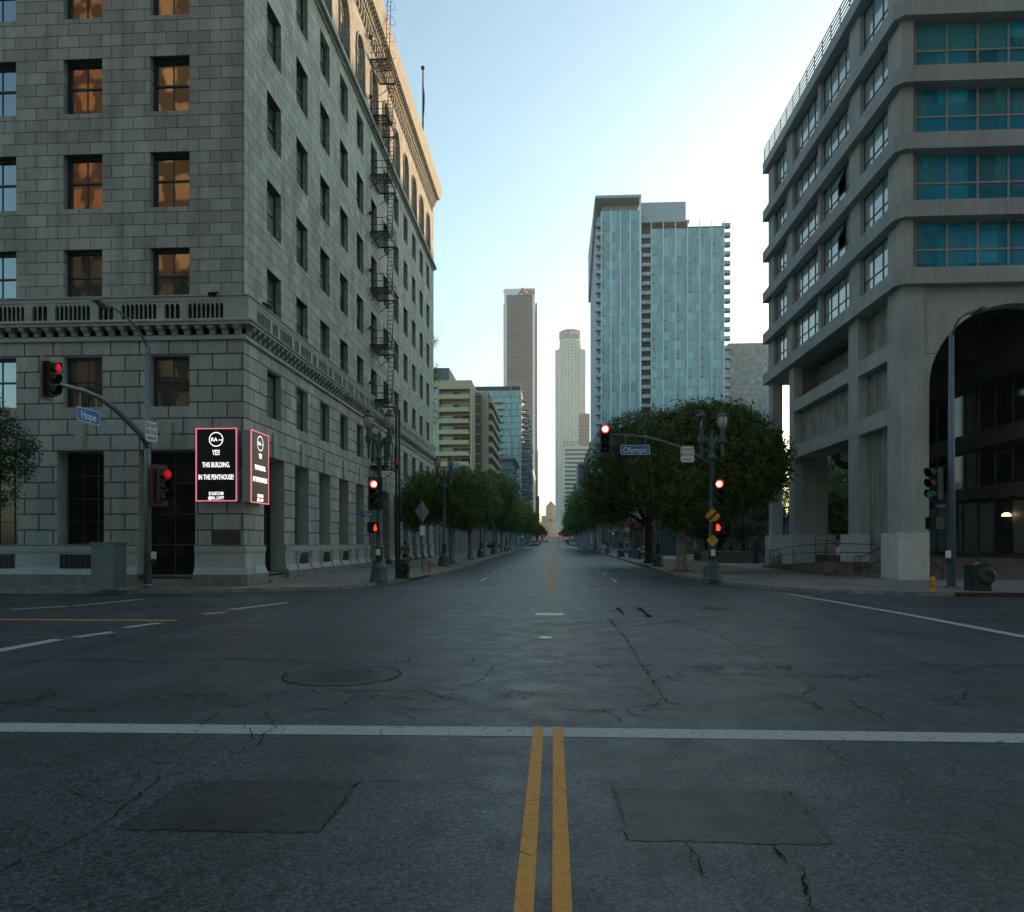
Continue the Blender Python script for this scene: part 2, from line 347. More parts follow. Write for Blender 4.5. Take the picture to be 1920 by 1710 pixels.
M_kerb=mat('kerb_concrete',(.24,.235,.22),.85,mot=.35,msc=2.5,bump=.3,bsc=20)
M_kred=mat('red_kerb_paint',(.075,.025,.024),.8,mot=.4,msc=6)
YS=[-120,-40,0,28]+[28+6*i for i in range(1,30)]+list(range(220,700,40))+list(range(700,1121,20))
g=MB()
ys=[-2500,-300]+YS+[1300,2500,6000]
for i in range(len(ys)-1):
    for x0,x1 in ((-5000,-300),(-300,300),(300,5000)):
        a,b=ys[i],ys[i+1]; za,zb=zr(min(a,1120))-.06,zr(min(b,1120))-.06
        g.face([(x0,a,za),(x1,a,za),(x1,b,zb),(x0,b,zb)])
struct('ground',g,mat('bare_ground',(.12,.115,.10),.95,mot=.3,msc=.05))
def strip(mb,x0,x1,y0,y1,dz):
    pts=[y0]+[y for y in YS if y0<y<y1]+[y1]
    for a,b in zip(pts,pts[1:]): mb.face([(x0,a,zr(a)+dz),(x1,a,zr(a)+dz),(x1,b,zr(b)+dz),(x0,b,zr(b)+dz)])
rd=MB()
xs=[-300,-60,-13,0,13,60,300]
for x0,x1 in zip(xs,xs[1:]): strip(rd,x0,x1,-120,1120,0)
struct('road',rd,M_asph)
# sidewalk outlines (kerb face), photo left and right corners
cl=[(-300,26.9),(-60,26.9),(-16.5,26.9),(-13.5,27.3)]+[gz(640,1106.5),gz(700,1100)]+[gz(737.8,1095.3),gz(764,1092.5),slp(808,1081.5)]+[(-6.53,46)]
cr=[(6.55,46)]+[slp(1272,1083.5),slp(1330,1093.5),gz(1400,1102),gz(1465,1109)]+[(12.5,27.5),(15,27.0),(60,27.0),(300,27.0)]
def side_block(outline,back,name,ymax):
    mb=MB(); n=len(outline)
    poly=outline+back
    mb.face([(x,y,zr(y)+.15) for x,y in (poly)])
    return mb
# left corner slab
sw=MB()
pl=[(x,y,zr(y)+.15) for x,y in cl]+[(-13.2,46,zr(46)+.15),(-13.2,29.2,.16),(-300,29.2,.16)]
sw.face(pl); strip(sw,-300,-13.2,29.2,400,.13); strip(sw,-13.2,-6.53,46,171,.15)
for a,b in ((198,345),(375,520),(550,700),(730,900)): strip(sw,-60,-6.53,a,b,.15)
struct('sidewalk_left',sw,M_side)
sw=MB()
pl=[(x,y,zr(y)+.15) for x,y in cr]+[(300,46,zr(46)+.15)]
sw.face(pl[::-1]); strip(sw,6.55,300,46,171,.15)
for a,b in ((198,345),(375,520),(550,700),(730,900)): strip(sw,6.55,60,a,b,.15)
struct('sidewalk_right',sw,M_side)
def kerb(name,pts,m,w_=.16,side=1,h=.156):
    mb=MB()
    for (x0,y0),(x1,y1) in zip(pts,pts[1:]):
        d=Vector((x1-x0,y1-y0,0)); n=Vector((-d.y,d.x,0)).normalized()*w_*side; z0,z1=zr(y0),zr(y1)
        mb.face([(x0,y0,z0),(x1,y1,z1),(x1,y1,z1+h),(x0,y0,z0+h)]); mb.face([(x0,y0,z0+h),(x1,y1,z1+h),(x1+n.x,y1+n.y,z1+h),(x0+n.x,y0+n.y,z0+h)])
        mb.face([(x0+n.x,y0+n.y,z0),(x1+n.x,y1+n.y,z1),(x1+n.x,y1+n.y,z1+h),(x0+n.x,y0+n.y,z0+h)])
    return struct(name,mb,m)
def kl(x,a,b): return [(x,a)]+[(x,y) for y in YS if a<y<b]+[(x,b)]
kerb('kerb_left',cl+kl(-6.53,46,171)[1:],M_kerb)
kerb('kerb_right',kl(6.55,46,171)[::-1][:-1]+cr[:7],M_kerb)
kerb('kerb_right_red',[(14.3,27.1),(15,27.0),(19,27.0)],M_kred)
kerb('kerb_right_far',[(19,27.0),(60,27.0)],M_kerb)
for a,b in ((198,345),(375,520),(550,700)):
    kerb('kerb_left_block',kl(-6.53,a,b),M_kerb); kerb('kerb_right_block',kl(6.55,a,b),M_kerb,side=-1)
tp=MB()
def soil(px,py,w_,l_):
    x,y=slp(px,py,.15); tp.face([(x-w_,y-l_,zg(x,y-l_)+.005),(x+w_,y-l_,zg(x,y-l_)+.005),(x+w_,y+l_,zg(x,y+l_)+.005),(x-w_,y+l_,zg(x,y+l_)+.005)])
zg=lambda x,y: zr(y)+.15
for px_,py_ in ((1277,1070.5),(1217,1055.5),(847,1057),(882,1048.5),(909,1041.8)): soil(px_,py_,.75,1.3)
struct('tree_pit_soil',tp,mat('brown_soil',(.075,.055,.04),.95,mot=.5,msc=4,bump=.5,bsc=25))
tp=MB(); x,y=slp(1330,1076,.15); tp.face([(8.0,39.5,zg(0,39.5)+.004),(14.5,41,zg(0,41)+.004),(14.5,46,zg(0,46)+.0045),(8.8,46,zg(0,46)+.0045)]); strip(tp,8.8,12.5,46,70,.1545)
struct('brown_paving_strip',tp,pave('brown_paving',(.115,.095,.08),.8,.8))
# storm drain openings in the kerbs
dr_=MB(); 
p,q=gz(766,1092.2),slp(807,1081.8)
dn=Vector((q[0]-p[0],q[1]-p[1],0)); nn=Vector((dn.y,-dn.x,0)).normalized()*.01
dr_.face([(p[0]+nn.x,p[1]+nn.y,zr(p[1])+.01),(q[0]+nn.x,q[1]+nn.y,zr(q[1])+.01),(q[0]+nn.x,q[1]+nn.y,zr(q[1])+.135),(p[0]+nn.x,p[1]+nn.y,zr(p[1])+.135)])
tag(dr_.build('storm_drain',M_dark),'black storm drain opening in the left kerb beside the bin','storm drain')
dr_=MB(); dr_.box(17.6,19.6,26.985,26.992,.012,.13)
tag(dr_.build('storm_drain',M_dark),'black storm drain opening in the kerb below the right-hand bin','storm drain')
dr_=MB(); dr_.box(6.535,6.542,*sorted((slp(1197,1063)[1],slp(1212,1067)[1])),.25,.36)
tag(dr_.build('storm_drain',M_dark),'dark drain slot in the right kerb near the two trunks','storm drain')
# painted markings
def marking(name,quads,m,dz=.004):
    mb=MB()
    for q in quads: mb.face([(x,y,zr(y)+dz) for x,y in q])
    return struct(name,mb,m)
def seg(a,b,w_):
    d=Vector((b[0]-a[0],b[1]-a[1])); n=Vector((-d.y,d.x)).normalized()*w_/2
    return [(a[0]-n.x,a[1]-n.y),(b[0]-n.x,b[1]-n.y),(b[0]+n.x,b[1]+n.y),(a[0]+n.x,a[1]+n.y)]
marking('stop_line',[seg((-14,gz(0,1368)[1]-.1),(0,7.42),.36),seg((0,7.42),(14,7.5),.36)],M_white)
def ystrip(x0,x1,y0,y1,dz):
    mb=MB(); strip(mb,x0,x1,y0,y1,dz); return mb
yb=MB()
for xc in (-.155,.045):
    strip(yb,xc-.052,xc+.052,-60,7.62,.008); strip(yb,xc-.052,xc+.052,slp(1037,1103)[1],172,.004)
    for a,b in ((198,345),(375,520),(550,700)): strip(yb,xc-.052,xc+.052,a,b,.004)
struct('double_yellow_line',yb,M_yel)
ob=MB(); ob.box(-60,gz(340,1162)[0],gz(100,1163)[1],gz(100,1161.4)[1],.003,.004)
struct('cross_street_yellow_line',ob,M_yel)
fl=MB(); q=gz(1037,1105)[1]
for a,b in ((-7.0,-1.0),(-1.0,7.3)): fl.face([(a,q-.12,zr(q)+.004),(b,q-.12,zr(q)+.004),(b,q+.12,zr(q)+.005),(a,q+.12,zr(q)+.005)])
q2=slp(1000,1092)[1]; fl.face([(-5.5,q2-.08,zr(q2)+.004),(4.5,q2-.08,zr(q2)+.004),(4.5,q2+.08,zr(q2)+.005),(-5.5,q2+.08,zr(q2)+.005)])
struct('far_crosswalk_lines',fl,M_whiteW)
lw=[(-9.9,9.5),gz(0,1222),gz(110,1199)]; segs=[seg(lw[0],lw[2],.3),seg(gz(140,1195),gz(212,1185),.28),seg(gz(235,1177),gz(300,1168),.25),seg(gz(380,1152),gz(420,1148),.25),seg(gz(432,1143),gz(540,1130),.28)]
marking('west_crosswalk_line',segs,M_white)
marking('west_outer_crosswalk_line',[seg(gz(20,1142.5),gz(130,1137),.22),seg(gz(140,1136),gz(272,1123),.22)],M_whiteW)
marking('east_crosswalk_line',[seg(gz(1480,1114),gz(1700,1152),.28),seg(gz(1700,1152),gz(1925,1195),.28)],M_white)
da=MB()
def dashes(px0,py0,step0,xside):
    y=slp(px0,py0)[1]; return y
for x,start in ((slp(912,1083.5)[0],slp(900,1090)[1]),(slp(1148,1086)[0],slp(1160,1092)[1])):
    y=start; k=0
    while y<168:
        L_=3.2 if k==0 else 1.6
        strip(da,x-.055,x+.055,y,y+L_,.004); y+=L_+4.2; k+=1
    for a,b in ((198,345),(375,520)):
        y=a
        while y<b: strip(da,x-.055,x+.055,y,y+1.6,.004); y+=7
for y in (171.5,194): da.face([(-6.3,y,zr(y)+.006),(6.3,y,zr(y)+.006),(6.3,y+.5,zr(y+.5)+.006),(-6.3,y+.5,zr(y+.5)+.006)])
struct('lane_dashes',da,paint('fresh_white_paint',(.62,.64,.63),.75))
pa=MB()
for q in ([(350,1464),(672,1467),(600,1562),(215,1556)],[(1150,1478),(1480,1483),(1565,1585),(1178,1576)]):
    P4=[Vector(gz(*p)) for p in q]; rj=random.Random(5); out=[]
    for a_,b_ in zip(P4,P4[1:]+P4[:1]):
        for k in range(40): c_=a_.lerp(b_,k/40); out.append((c_.x+rj.gauss(0,.012),c_.y+rj.gauss(0,.012),.0035))
    pa.face(out[::-1])
struct('asphalt_patches',pa,M_patch)
rm_=MB()
for q in ([(425,1199.5),(444,1199.5),(446,1197.5),(428,1197.5)],[(452,1194),(470,1193.5),(471,1191.5),(454,1192)]): rm_.face([(*gz(*p),.0045) for p in q])
struct('red_paint_marks',rm_,mat('red_mark_paint',(.35,.03,.04),.7,mot=.3,msc=20))
# cracks
CR=[(.02,[(0,1240),(150,1238),(300,1242),(420,1236),(560,1240)]),(.018,[(0,1192),(120,1190),(260,1196)]),(.02,[(960,1178),(1060,1172),(1180,1176),(1330,1157)]),(.02,[(1380,1170),(1500,1176),(1640,1180),(1760,1196)]),(.02,[(1040,1267),(1250,1268),(1500,1266),(1700,1270)]),(.016,[(560,1330),(700,1333),(900,1330),(1100,1333),(1300,1331)]),(.02,[(1560,1262),(1600,1275),(1640,1262)]),(.02,[(1720,1240),(1790,1262),(1850,1250)]),(.022,[(0,1640),(40,1612),(100,1595),(165,1565),(215,1528),(255,1500),(300,1462),(345,1452)]),(.016,[(215,1505),(232,1493),(262,1452),(272,1436),(300,1430),(350,1433),(412,1437),(440,1415),(475,1390),(520,1362)]),
(.012,[(400,1465),(560,1466),(650,1467),(760,1468),(880,1474),(925,1490),(960,1491)]),(.018,[(362,1375),(385,1355),(410,1337)]),(.018,[(0,1320),(70,1312),(98,1292)]),
(.02,[(165,1335),(230,1318),(290,1310),(330,1298),(360,1310),(400,1300),(450,1313),(500,1298),(590,1293),(700,1295),(800,1297),(860,1290),(905,1275),(925,1250),(960,1243)]),
(.02,[(705,1305),(750,1310),(790,1305),(830,1308),(860,1292)]),(.016,[(440,1325),(480,1318),(520,1300)]),(.016,[(645,1322),(670,1303)]),(.02,[(0,1318),(110,1330),(180,1333)]),
(.018,[(960,1243),(1080,1246),(1150,1248),(1400,1250),(1650,1247),(1920,1248)]),(.014,[(900,1285),(940,1290),(1000,1305),(1130,1300),(1250,1303)]),
(.014,[(1140,1160),(1175,1200),(1205,1250),(1235,1297),(1258,1320),(1300,1326),(1345,1317)]),(.012,[(1260,1160),(1350,1193),(1480,1262),(1540,1298),(1660,1308),(1770,1312),(1920,1308)]),
(.018,[(1465,1300),(1500,1310),(1545,1333),(1620,1333)]),(.016,[(1590,1310),(1615,1330)]),(.018,[(1700,1328),(1790,1322),(1815,1300)]),(.016,[(1535,1390),(1570,1420),(1605,1436)]),
(.012,[(1148,1475),(1160,1510),(1175,1575)]),(.009,[(1475,1485),(1520,1530),(1565,1582)]),(.016,[(1285,1582),(1305,1600),(1318,1640)]),(.035,[(1450,1585),(1480,1620),(1505,1650),(1512,1700),(1525,1750)]),
(.02,[(1300,1250),(1340,1258),(1360,1250),(1420,1256),(1480,1250)]),(.05,[(1158,1140),(1170,1152)]),(.06,[(1198,1140),(1218,1157)]),(.03,[(1330,1157),(1360,1158)]),(.02,[(1650,1192),(1720,1196),(1780,1200),(1800,1204)]),
(.012,[(672,1467),(640,1510),(600,1562)]),(.008,[(215,1556),(400,1560),(600,1562)]),
(.02,[(320,1165),(400,1166),(520,1168)]),(.02,[(1000,1170),(1120,1168),(1180,1160)]),(.018,[(560,1243),(700,1243),(900,1242)])]
ck=MB(); rn=random.Random(3)
def crack(w_,pts,ox=0,oy=0,dep=0):
    P=[Vector(gz(*p)) for p in pts]; out=[]
    for a,b in zip(P,P[1:]):
        n=max(2,int((b-a).length/.06))
        for i in range(n):
            t=i/n; p=a.lerp(b,t); j=.022 if i else .01
            out.append(p+Vector((rn.gauss(0,j),rn.gauss(0,j))))
    out.append(P[-1])
    prev=None
    for i in range(len(out)-1):
        a,b=out[i],out[i+1]; d=(b-a); 
        if d.length<1e-4: continue
        dd=a.length; n=Vector((-d.y,d.x)).normalized()*w_*(.26 if dd<7.5 else .26+.05*(dd-7.5))*rn.uniform(.15,1.4)
        if prev is None: prev=(a-n,a+n)
        nx=(b-n,b+n)
        ck.face([(*prev[0],.012),(*nx[0],.012),(*nx[1],.012),(*prev[1],.012)]); prev=nx
        if rn.random()<(.05 if dd<7.5 else .16) and w_>.01:
            q=a.copy(); dirv=Vector((rn.gauss(0,1),rn.gauss(0,1))).normalized()*.09; w2=w_*(.25 if dd<7.5 else .6); pq=None
            for k in range(rn.randint(2,7)):
                r_=q+dirv+Vector((rn.gauss(0,.03),rn.gauss(0,.03))); nn=Vector((-(r_-q).y,(r_-q).x)).normalized()*w2*.5
                ck.face([(*(q-nn),.0115),(*(r_-nn),.0115),(*(r_+nn),.0115),(*(q+nn),.0115)]); q=r_
for w_,p in CR: crack(w_,p)
tag(ck.build('asphalt_cracks',mat('crack_black',(.012,.012,.013),1,mot=0,spec=.1)),kind='structure')  # blackish ribbons laid on the asphalt as cracks
# manholes
def manhole(px,py,hw,label,col,collar=0,metal=.3,rough=.6):
    x,y=gz(px,py); r=hw/F*y/ .99
    mb=MB(); mb.lathe([(r,.0),(r,.009),(r*.92,.011),(r*.9,.008),(0.01,.008)],(x,y,0),28,False)
    for k in range(7):
        s=-r*.75+k*r*.25; hh=math.sqrt(max(0,(r*.82)**2-s*s)); mb.box(x+s-.012,x+s+.012,y-hh,y+hh,.008,.013)
    for k in range(7):
        s=-r*.75+k*r*.25; hh=math.sqrt(max(0,(r*.82)**2-s*s)); mb.box(x-hh,x+hh,y+s-.012,y+s+.012,.0081,.0125)
    t=thing('manhole_cover',label,'manhole',(x,y,0),world=True,group='manhole covers in the junction')
    mb.build('lid',mat('manhole_iron_'+col[0],col[1],rough,metal,mot=.25,msc=6),t)
    if collar:
        c=MB(); 
        c.lathe([(collar,.001),(collar,.004),(r*1.02,.005),(r*1.02,.0045)],(x,y,0),28,False); c.build('asphalt_collar',M_patch,t)
        ring=MB()
        for k in range(60):
            a=2*math.pi*k/60; b=2*math.pi*(k+1)/60; rr=collar+rn.gauss(0,.01)
            ring.face([(x+math.cos(a)*collar,y+math.sin(a)*collar,.0125),(x+math.cos(b)*collar,y+math.sin(b)*collar,.0125),(x+math.cos(b)*(rr+.02),y+math.sin(b)*(rr+.02),.0125),(x+math.cos(a)*(rr+.02),y+math.sin(a)*(rr+.02),.0125)])
        ring.build('collar_crack',MATS['crack_black'],t)
manhole(642,1266,72,'large dark manhole cover ringed by cracked asphalt left of centre','d (.05,.045,.04)'.split(' ',1)[0:1] and ('dark',(.06,.055,.05)),collar=107/F*10.6)
manhole(1030,1152,27,'bright worn manhole cover in the middle of the junction',('bright',(.45,.44,.40)),metal=.9,rough=.35)
manhole(1022,1196,13,'small bright valve cover nearest the camera on the centre line',('bright',(.45,.44,.40)),metal=.9,rough=.35)
manhole(1337,1141,28,'faint reddish manhole cover at the right of the junction',('rusty',(.10,.075,.065)))
#@@B1
# ---------------- stone building on the left ----------------
XL=-12.7; YC=29.6; YE=77.4; XW=-44.0; PT=3.73
B1=thing('stone_building','large grey ashlar stone office building with balustrade and lit upper storeys, left corner','building',(XL,YC,.15),world=True)
sideY=[32.01+PT*i for i in range(12)]; frontX=[-16.69-PT*i for i in range(8)]; WW=1.68
tops=[14.13,18.10,22.07,26.04,30.0]; WH=2.27
WD=.36
def fops():
    o=[]
    for x in frontX:
        for t in tops: o.append((x,x+WW,t-WH,t))
    return o
def sops():
    return [(y,y+WW,t-WH,t) for y in sideY for t in tops]
wl=MB()
wall_grid(wl,'y',YC,XW,XL,12.0,30.75,fops(),WD,1); wall_grid(wl,'x',XL,YC,YE,12.0,30.75,sops(),WD,-1)
wl.face([(XW,YE,0),(XW,YE,39),(XL,YE,39),(XL,YE,0)][::-1]); wl.face([(XW,YC,0),(XW,YC,39),(XW,YE,39),(XW,YE,0)])
wl.build('upper_wall',M_up,B1)
rf=MB(); rf.box(XW+.3,XL-.3,YC+.3,YE-.3,38.2,38.6); rf.build('roof',mat('gravel_roof',(.2,.2,.19),.9),B1)
# second storey + ground storey
lo=MB()
f2=[(x,x+WW,7.57,9.67) for x in frontX]; s2=[(y,y+WW,7.57,9.67) for y in sideY]
gf=[(-17.19,-14.77,.55,5.76)]+[(x-.15-2.02+2.02-.19,x+1.83,1.85,5.76) for x in frontX[1:]]
gf=[(-17.19,-14.77,.55,5.76)]+[(x-.27,x-.27+2.02,1.85,5.76) for x in frontX[1:]]
gs=[(31.65,34.1,.55,5.76)]+[(y-.17,y+1.85,1.85,5.76) for y in sideY[1:5]]+[(sideY[5]-.5,sideY[5]+2.3,.4,5.76)]+[(y-.17,y+1.85,.75,5.76) for y in sideY[6:]]
GD=.75
wall_grid(lo,'y',YC,XW,XL,1.81,10.3,[o if o[2]>1.81 else (o[0],o[1],1.81,o[3]) for o in gf]+f2,GD,1,False)
wall_grid(lo,'x',XL,YC,YE,1.81,10.3,[o if o[2]>1.81 else (o[0],o[1],1.81,o[3]) for o in gs]+s2,GD,-1,False)
lo.build('lower_wall',M_lo,B1)
rv=MB()
def reveals(mb,axis,plane,ops,depth,sgn):
    def P(u,z,d=0): return (u,plane+sgn*d,z) if axis=='y' else (plane+sgn*d,u,z)
    for a,b,c,d in ops:
        c2=max(c,1.803); mb.face([P(a,c2),P(a,c2,depth),P(a,d,depth),P(a,d)]); mb.face([P(b,c2),P(b,d),P(b,d,depth),P(b,c2,depth)])
        mb.face([P(a,d),P(a,d,depth),P(b,d,depth),P(b,d)]); mb.face([P(a,c),P(b,c),P(b,c,depth),P(a,c,depth)])
reveals(rv,'y',YC,f2,WD,1); reveals(rv,'x',XL,s2,WD,-1); reveals(rv,'y',YC,gf,GD,1); reveals(rv,'x',XL,gs,GD,-1)
# keystones with carving above ground openings
for a,b,c,d in gf: 
    m_=(a+b)/2; rv.prism([(m_-.20,5.78),(m_+.20,5.78),(m_+.27,6.9),(m_-.27,6.9)],'y',YC-.02,YC-.07)
rv.build('stone_trim',M_st,B1)
ky=MB()
for a,b,c,d in gf: m_=(a+b)/2; ky.prism([(m_-.16,5.84),(m_+.16,5.84),(m_+.22,6.84),(m_-.22,6.84)],'y',YC-.071,YC-.10)
for a,b,c,d in gs: m_=(a+b)/2; ky.prism([(m_-.20,5.78),(m_+.20,5.78),(m_+.27,6.9),(m_-.27,6.9)],'x',XL+.002,XL+.07)
build_each(ky,'carved_keystone',M_carve,B1)
# base course, guilloche band, plinth
bs=MB(); gb=MB(); pn=MB()
def run_y(mb,x0,x1,p,z0,z1): mb.box(x0,x1,YC-p,YC+.3,z0,z1)
def run_x(mb,y0,y1,p,z0,z1): mb.box(XL-.3,XL+p,y0,y1,z0,z1)
segF=[(XW,gf[-1][0])]+[(gf[i+1][1],gf[i][0]) for i in range(len(gf)-1)]+[(gf[0][1],XL)]
doorF=gf[0]; doors_s=[gs[0],gs[5]]+gs[6:]
# front: continuous below windows except door
for a,b in ((XW,doorF[0]),(doorF[1],XL)):
    e=.12 if b==XL else 0
    gb.box(a,b+e,YC-.10,YC+.76,1.55,1.80); bs.box(a,b+e*.6,YC-.06,YC+.76,.92,1.549); 
    bs.prism([(YC-.06,.919),(YC-.22,.62),(YC+.76,.62),(YC+.76,.919)],'x',a,b+e*1.6)
    pn.box(a,b+e*2,YC-.24,YC+.76,-.1,.619)
prevy=YC
segS=[]; y=YC
for a,b,c,d in doors_s:
    segS.append((y,a)); y=b
segS.append((y,YE))
for i,(a,b) in enumerate(segS):
    a2=a if i else YC+.77
    gb.box(XL-.76,XL+.10,a2,b,1.551,1.801); bs.box(XL-.76,XL+.055,a2,b,.921,1.55); bs.prism([(XL+.055,.92),(XL+.21,.621),(XL-.76,.621),(XL-.76,.92)],'y',a2,b); pn.box(XL-.76,XL+.23,a2,b,-.1,.62)
build_each(gb,'carved_band',M_carve,B1); build_each(bs,'base_course',M_st,B1); build_each(pn,'granite_plinth',M_gran,B1)
# vents with iron grilles between console brackets (side)
for y in sideY[1:4]:
    v=MB(); v.mi(0).box(XL+.02,XL+.058,y+.1,y+1.6,.68,1.45); v.mi(1)
    for k in range(9): v.box(XL+.06,XL+.085,y+.15,y+1.55,.72+k*.08,.75+k*.08)
    v.build('vent_grille',[M_dark,M_black],B1)
cb=MB()
for y in sideY[1:5]:
    for dy in (-.25,1.75): cb.prism([(XL+.05,1.55),(XL+.24,1.55),(XL+.20,1.3),(XL+.14,1.0),(XL+.26,.63),(XL+.05,.63)],'y',y+dy,y+dy+.22)
build_each(cb,'console_bracket',M_st,B1)
for x in frontX[1:4]:
    v=MB(); v.mi(0).box(x-.1,x+1.65,YC-.095,YC-.05,.62,1.45); v.mi(1)
    for k in range(8): v.box(x-.05+k*.22,x-.02+k*.22,YC-.115,YC-.096,.62,1.45)
    v.build('vent_grille',[M_dark,M_black],B1)
# door steps
st=MB()
for i in range(3): st.box(doorF[0]+.0,doorF[1],YC-.35+i*.3,YC+.9,.15+i*.14,.29+i*.14) ; st.box(XL+.35-i*.3,XL-.9,gs[0][0],gs[0][1],.151+i*.14,.291+i*.14)
st.build('door_steps',M_gran,B1)
# balustrade course
md=MB()
def course(mb,z0,z1,p,m=0):
    mb.box(XW,XL+p,YC-p,YC+.2,z0,z1); mb.box(XL-.2,XL+p-.002,YC+.201,YE+ (.1 if p>.2 else 0),z0,z1)
course(md,10.29,10.42,.12); course(md,10.421,10.5,.06); course(md,10.83,10.9,.42); course(md,10.901,11.06,.36)
md.mi(0)
md.tube([(XW,YC-.40,10.99),(XL+.40,YC-.40,10.99),(XL+.40,YE+.1,10.99)],.085,10)
md.build('ledge_moulding',M_st,B1)
mo=MB()
prof=[(0,10.5),(.12,10.5),(.16,10.62),(.32,10.70),(.37,10.83),(0,10.83)]
x=XL-.1
while x>XW: mo.prism([(YC-p,z) for p,z in prof],'x',x-.24,x); x-=.535
y=YC+.15
while y<YE: mo.prism([(XL+p,z) for p,z in prof],'y',y,y+.24); y+=.535
build_each(mo,'modillion',M_st,B1)
bl=MB(); P0=.30
# rails
bl.box(XW,XL+P0,YC-P0,YC-.12,11.83,12.0); bl.box(XL+.12,XL+P0-.001,YC-.119,YE,11.83,12.0)
bl.box(XW,XL+P0+.05,YC-P0-.05,YC-.08,12.001,12.06); bl.box(XL+.08,XL+P0+.049,YC-.079,YE,12.001,12.06)
def colonnette_run(u0,u1,axis):
    n=max(1,round((u1-u0)/.20)); d=(u1-u0)/n
    for k in range(n):
        c=u0+d*(k+.5)
        # little arch head between colonnettes
        a=[(c-d/2,11.83),(c-d/2,11.66)]+[(c-(d/2-.035)*math.cos(math.pi*t/6),11.66+.075*math.sin(math.pi*t/6)) for t in range(7)]+[(c+d/2,11.66),(c+d/2,11.83)]
        for q0,q1 in zip(a[1:-1],a[2:-1]):
            pts=[(q0[0],q0[1]),(q1[0],q1[1]),(q1[0],11.83),(q0[0],11.83)]
            if axis=='y': bl.face([(p,YC-P0+.03,z) for p,z in pts])
            else: bl.face([(XL+P0-.03,p,z) for p,z in pts])
        if k<n-1:
            cc=c+d/2
            if axis=='y': bl.lathe([(.045,11.06),(.03,11.12),(.028,11.6),(.045,11.66)],(cc,YC-P0+.06,0),6)
            else: bl.lathe([(.045,11.06),(.03,11.12),(.028,11.6),(.045,11.66)],(XL+P0-.06,cc,0),6)
x=XL-.75; bl.box(x+.0,XL+P0,YC-P0+.001,YC-.121,11.061,11.829); bl.box(XL+.121,XL+P0-.002,YC-.12,YC+.55,11.061,11.829)
alt=True
while x>XW+2:
    wv=1.5 if alt else .66
    colonnette_run(x-wv,x,'y'); bl.box(x-wv-.33,x-wv,YC-P0+.02,YC-.121,11.061,11.829); x-=wv+.33; alt=not alt
y=YC+.55; alt=True
while y<YE-1.5:
    wv=1.5 if alt else .62
    colonnette_run(y,y+wv,'x'); bl.box(XL+.121,XL+P0-.02,y+wv,y+wv+.3,11.061,11.829); y+=wv+.3; alt=not alt
bl.build('balustrade',M_st,B1)
bk=MB(); bk.box(XW,XL+.02,YC-.02,YC+.0,11.0,12.0); bk.box(XL+.0,XL+.02,YC,YE,11.0,12.0); bk.build('balustrade_backing',mat('painted_shade_stone',(.035,.037,.038),.9),B1)  # near-black colour paints the shade behind the colonnettes
# belt course below the arches
bt=MB(); course(bt,30.75,30.9,.10); course(bt,30.901,31.12,.34); course(bt,31.121,31.3,.22); bt.build('belt_course',M_st,B1)
# arcade storey
ar=MB(); AZ0=31.3; AZ1=36.3; AR=1.0; SPR=34.2; AD=.28
def arcade(axis,plane,sgn,starts,u0,u1):
    def P(u,z,d=0): return (u,plane+sgn*d,z) if axis=='y' else (plane+sgn*d,u,z)
    ss=sorted(starts); prev=u0
    for s in ss:
        c=s+WW/2; a,b=c-AR,c+AR
        ar.face([P(prev,AZ0),P(a,AZ0),P(a,AZ1),P(prev,AZ1)]); prev=b
        N_=12; arc=[(c-AR*math.cos(math.pi*k/N_),SPR+AR*1.1*math.sin(math.pi*k/N_)) for k in range(N_+1)]
        for p,q in zip(arc,arc[1:]):
            ar.face([P(*p),P(*q),P(q[0],AZ1),P(p[0],AZ1)]); ar.face([P(*p),P(*q),P(*q,AD),P(*p,AD)])
        ar.face([P(a,AZ0),P(a,AZ0,AD),P(a,SPR,AD),P(a,SPR)]); ar.face([P(b,AZ0),P(b,AZ0,AD),P(b,SPR,AD),P(b,SPR)])
        # recessed panel (lunette) with two lights
        l1=(c-.80,c-.13,31.75,33.85); l2=(c+.13,c+.80,31.75,33.85)
        for q in ((a,l1[0],AZ0,SPR),(l1[1],l2[0],AZ0,SPR),(l2[1],b,AZ0,SPR),(l1[0],l1[1],AZ0,31.75),(l2[0],l2[1],AZ0,31.75),(l1[0],l1[1],33.85,SPR),(l2[0],l2[1],33.85,SPR)):
            ar.face([P(q[0],q[2],AD),P(q[1],q[2],AD),P(q[1],q[3],AD),P(q[0],q[3],AD)])
        for p,q in zip(arc,arc[1:]): ar.face([P(p[0],SPR,AD),P(q[0],SPR,AD),P(*q,AD),P(*p,AD)])
        for l in (l1,l2):
            for e in (l[0],l[1]): ar.face([P(e,l[2],AD),P(e,l[3],AD),P(e,l[3],AD+.25),P(e,l[2],AD+.25)])
            ar.face([P(l[0],l[3],AD),P(l[1],l[3],AD),P(l[1],l[3],AD+.25),P(l[0],l[3],AD+.25)]); ar.face([P(l[0],l[2],AD),P(l[1],l[2],AD),P(l[1],l[2],AD+.25),P(l[0],l[2],AD+.25)])
    ar.face([P(prev,AZ0),P(u1,AZ0),P(u1,AZ1),P(prev,AZ1)])
arcade('x',XL,-1,sideY,YC,YE); arcade('y',YC,1,frontX,XW,XL)
ar.build('arcade_wall',M_up,B1)
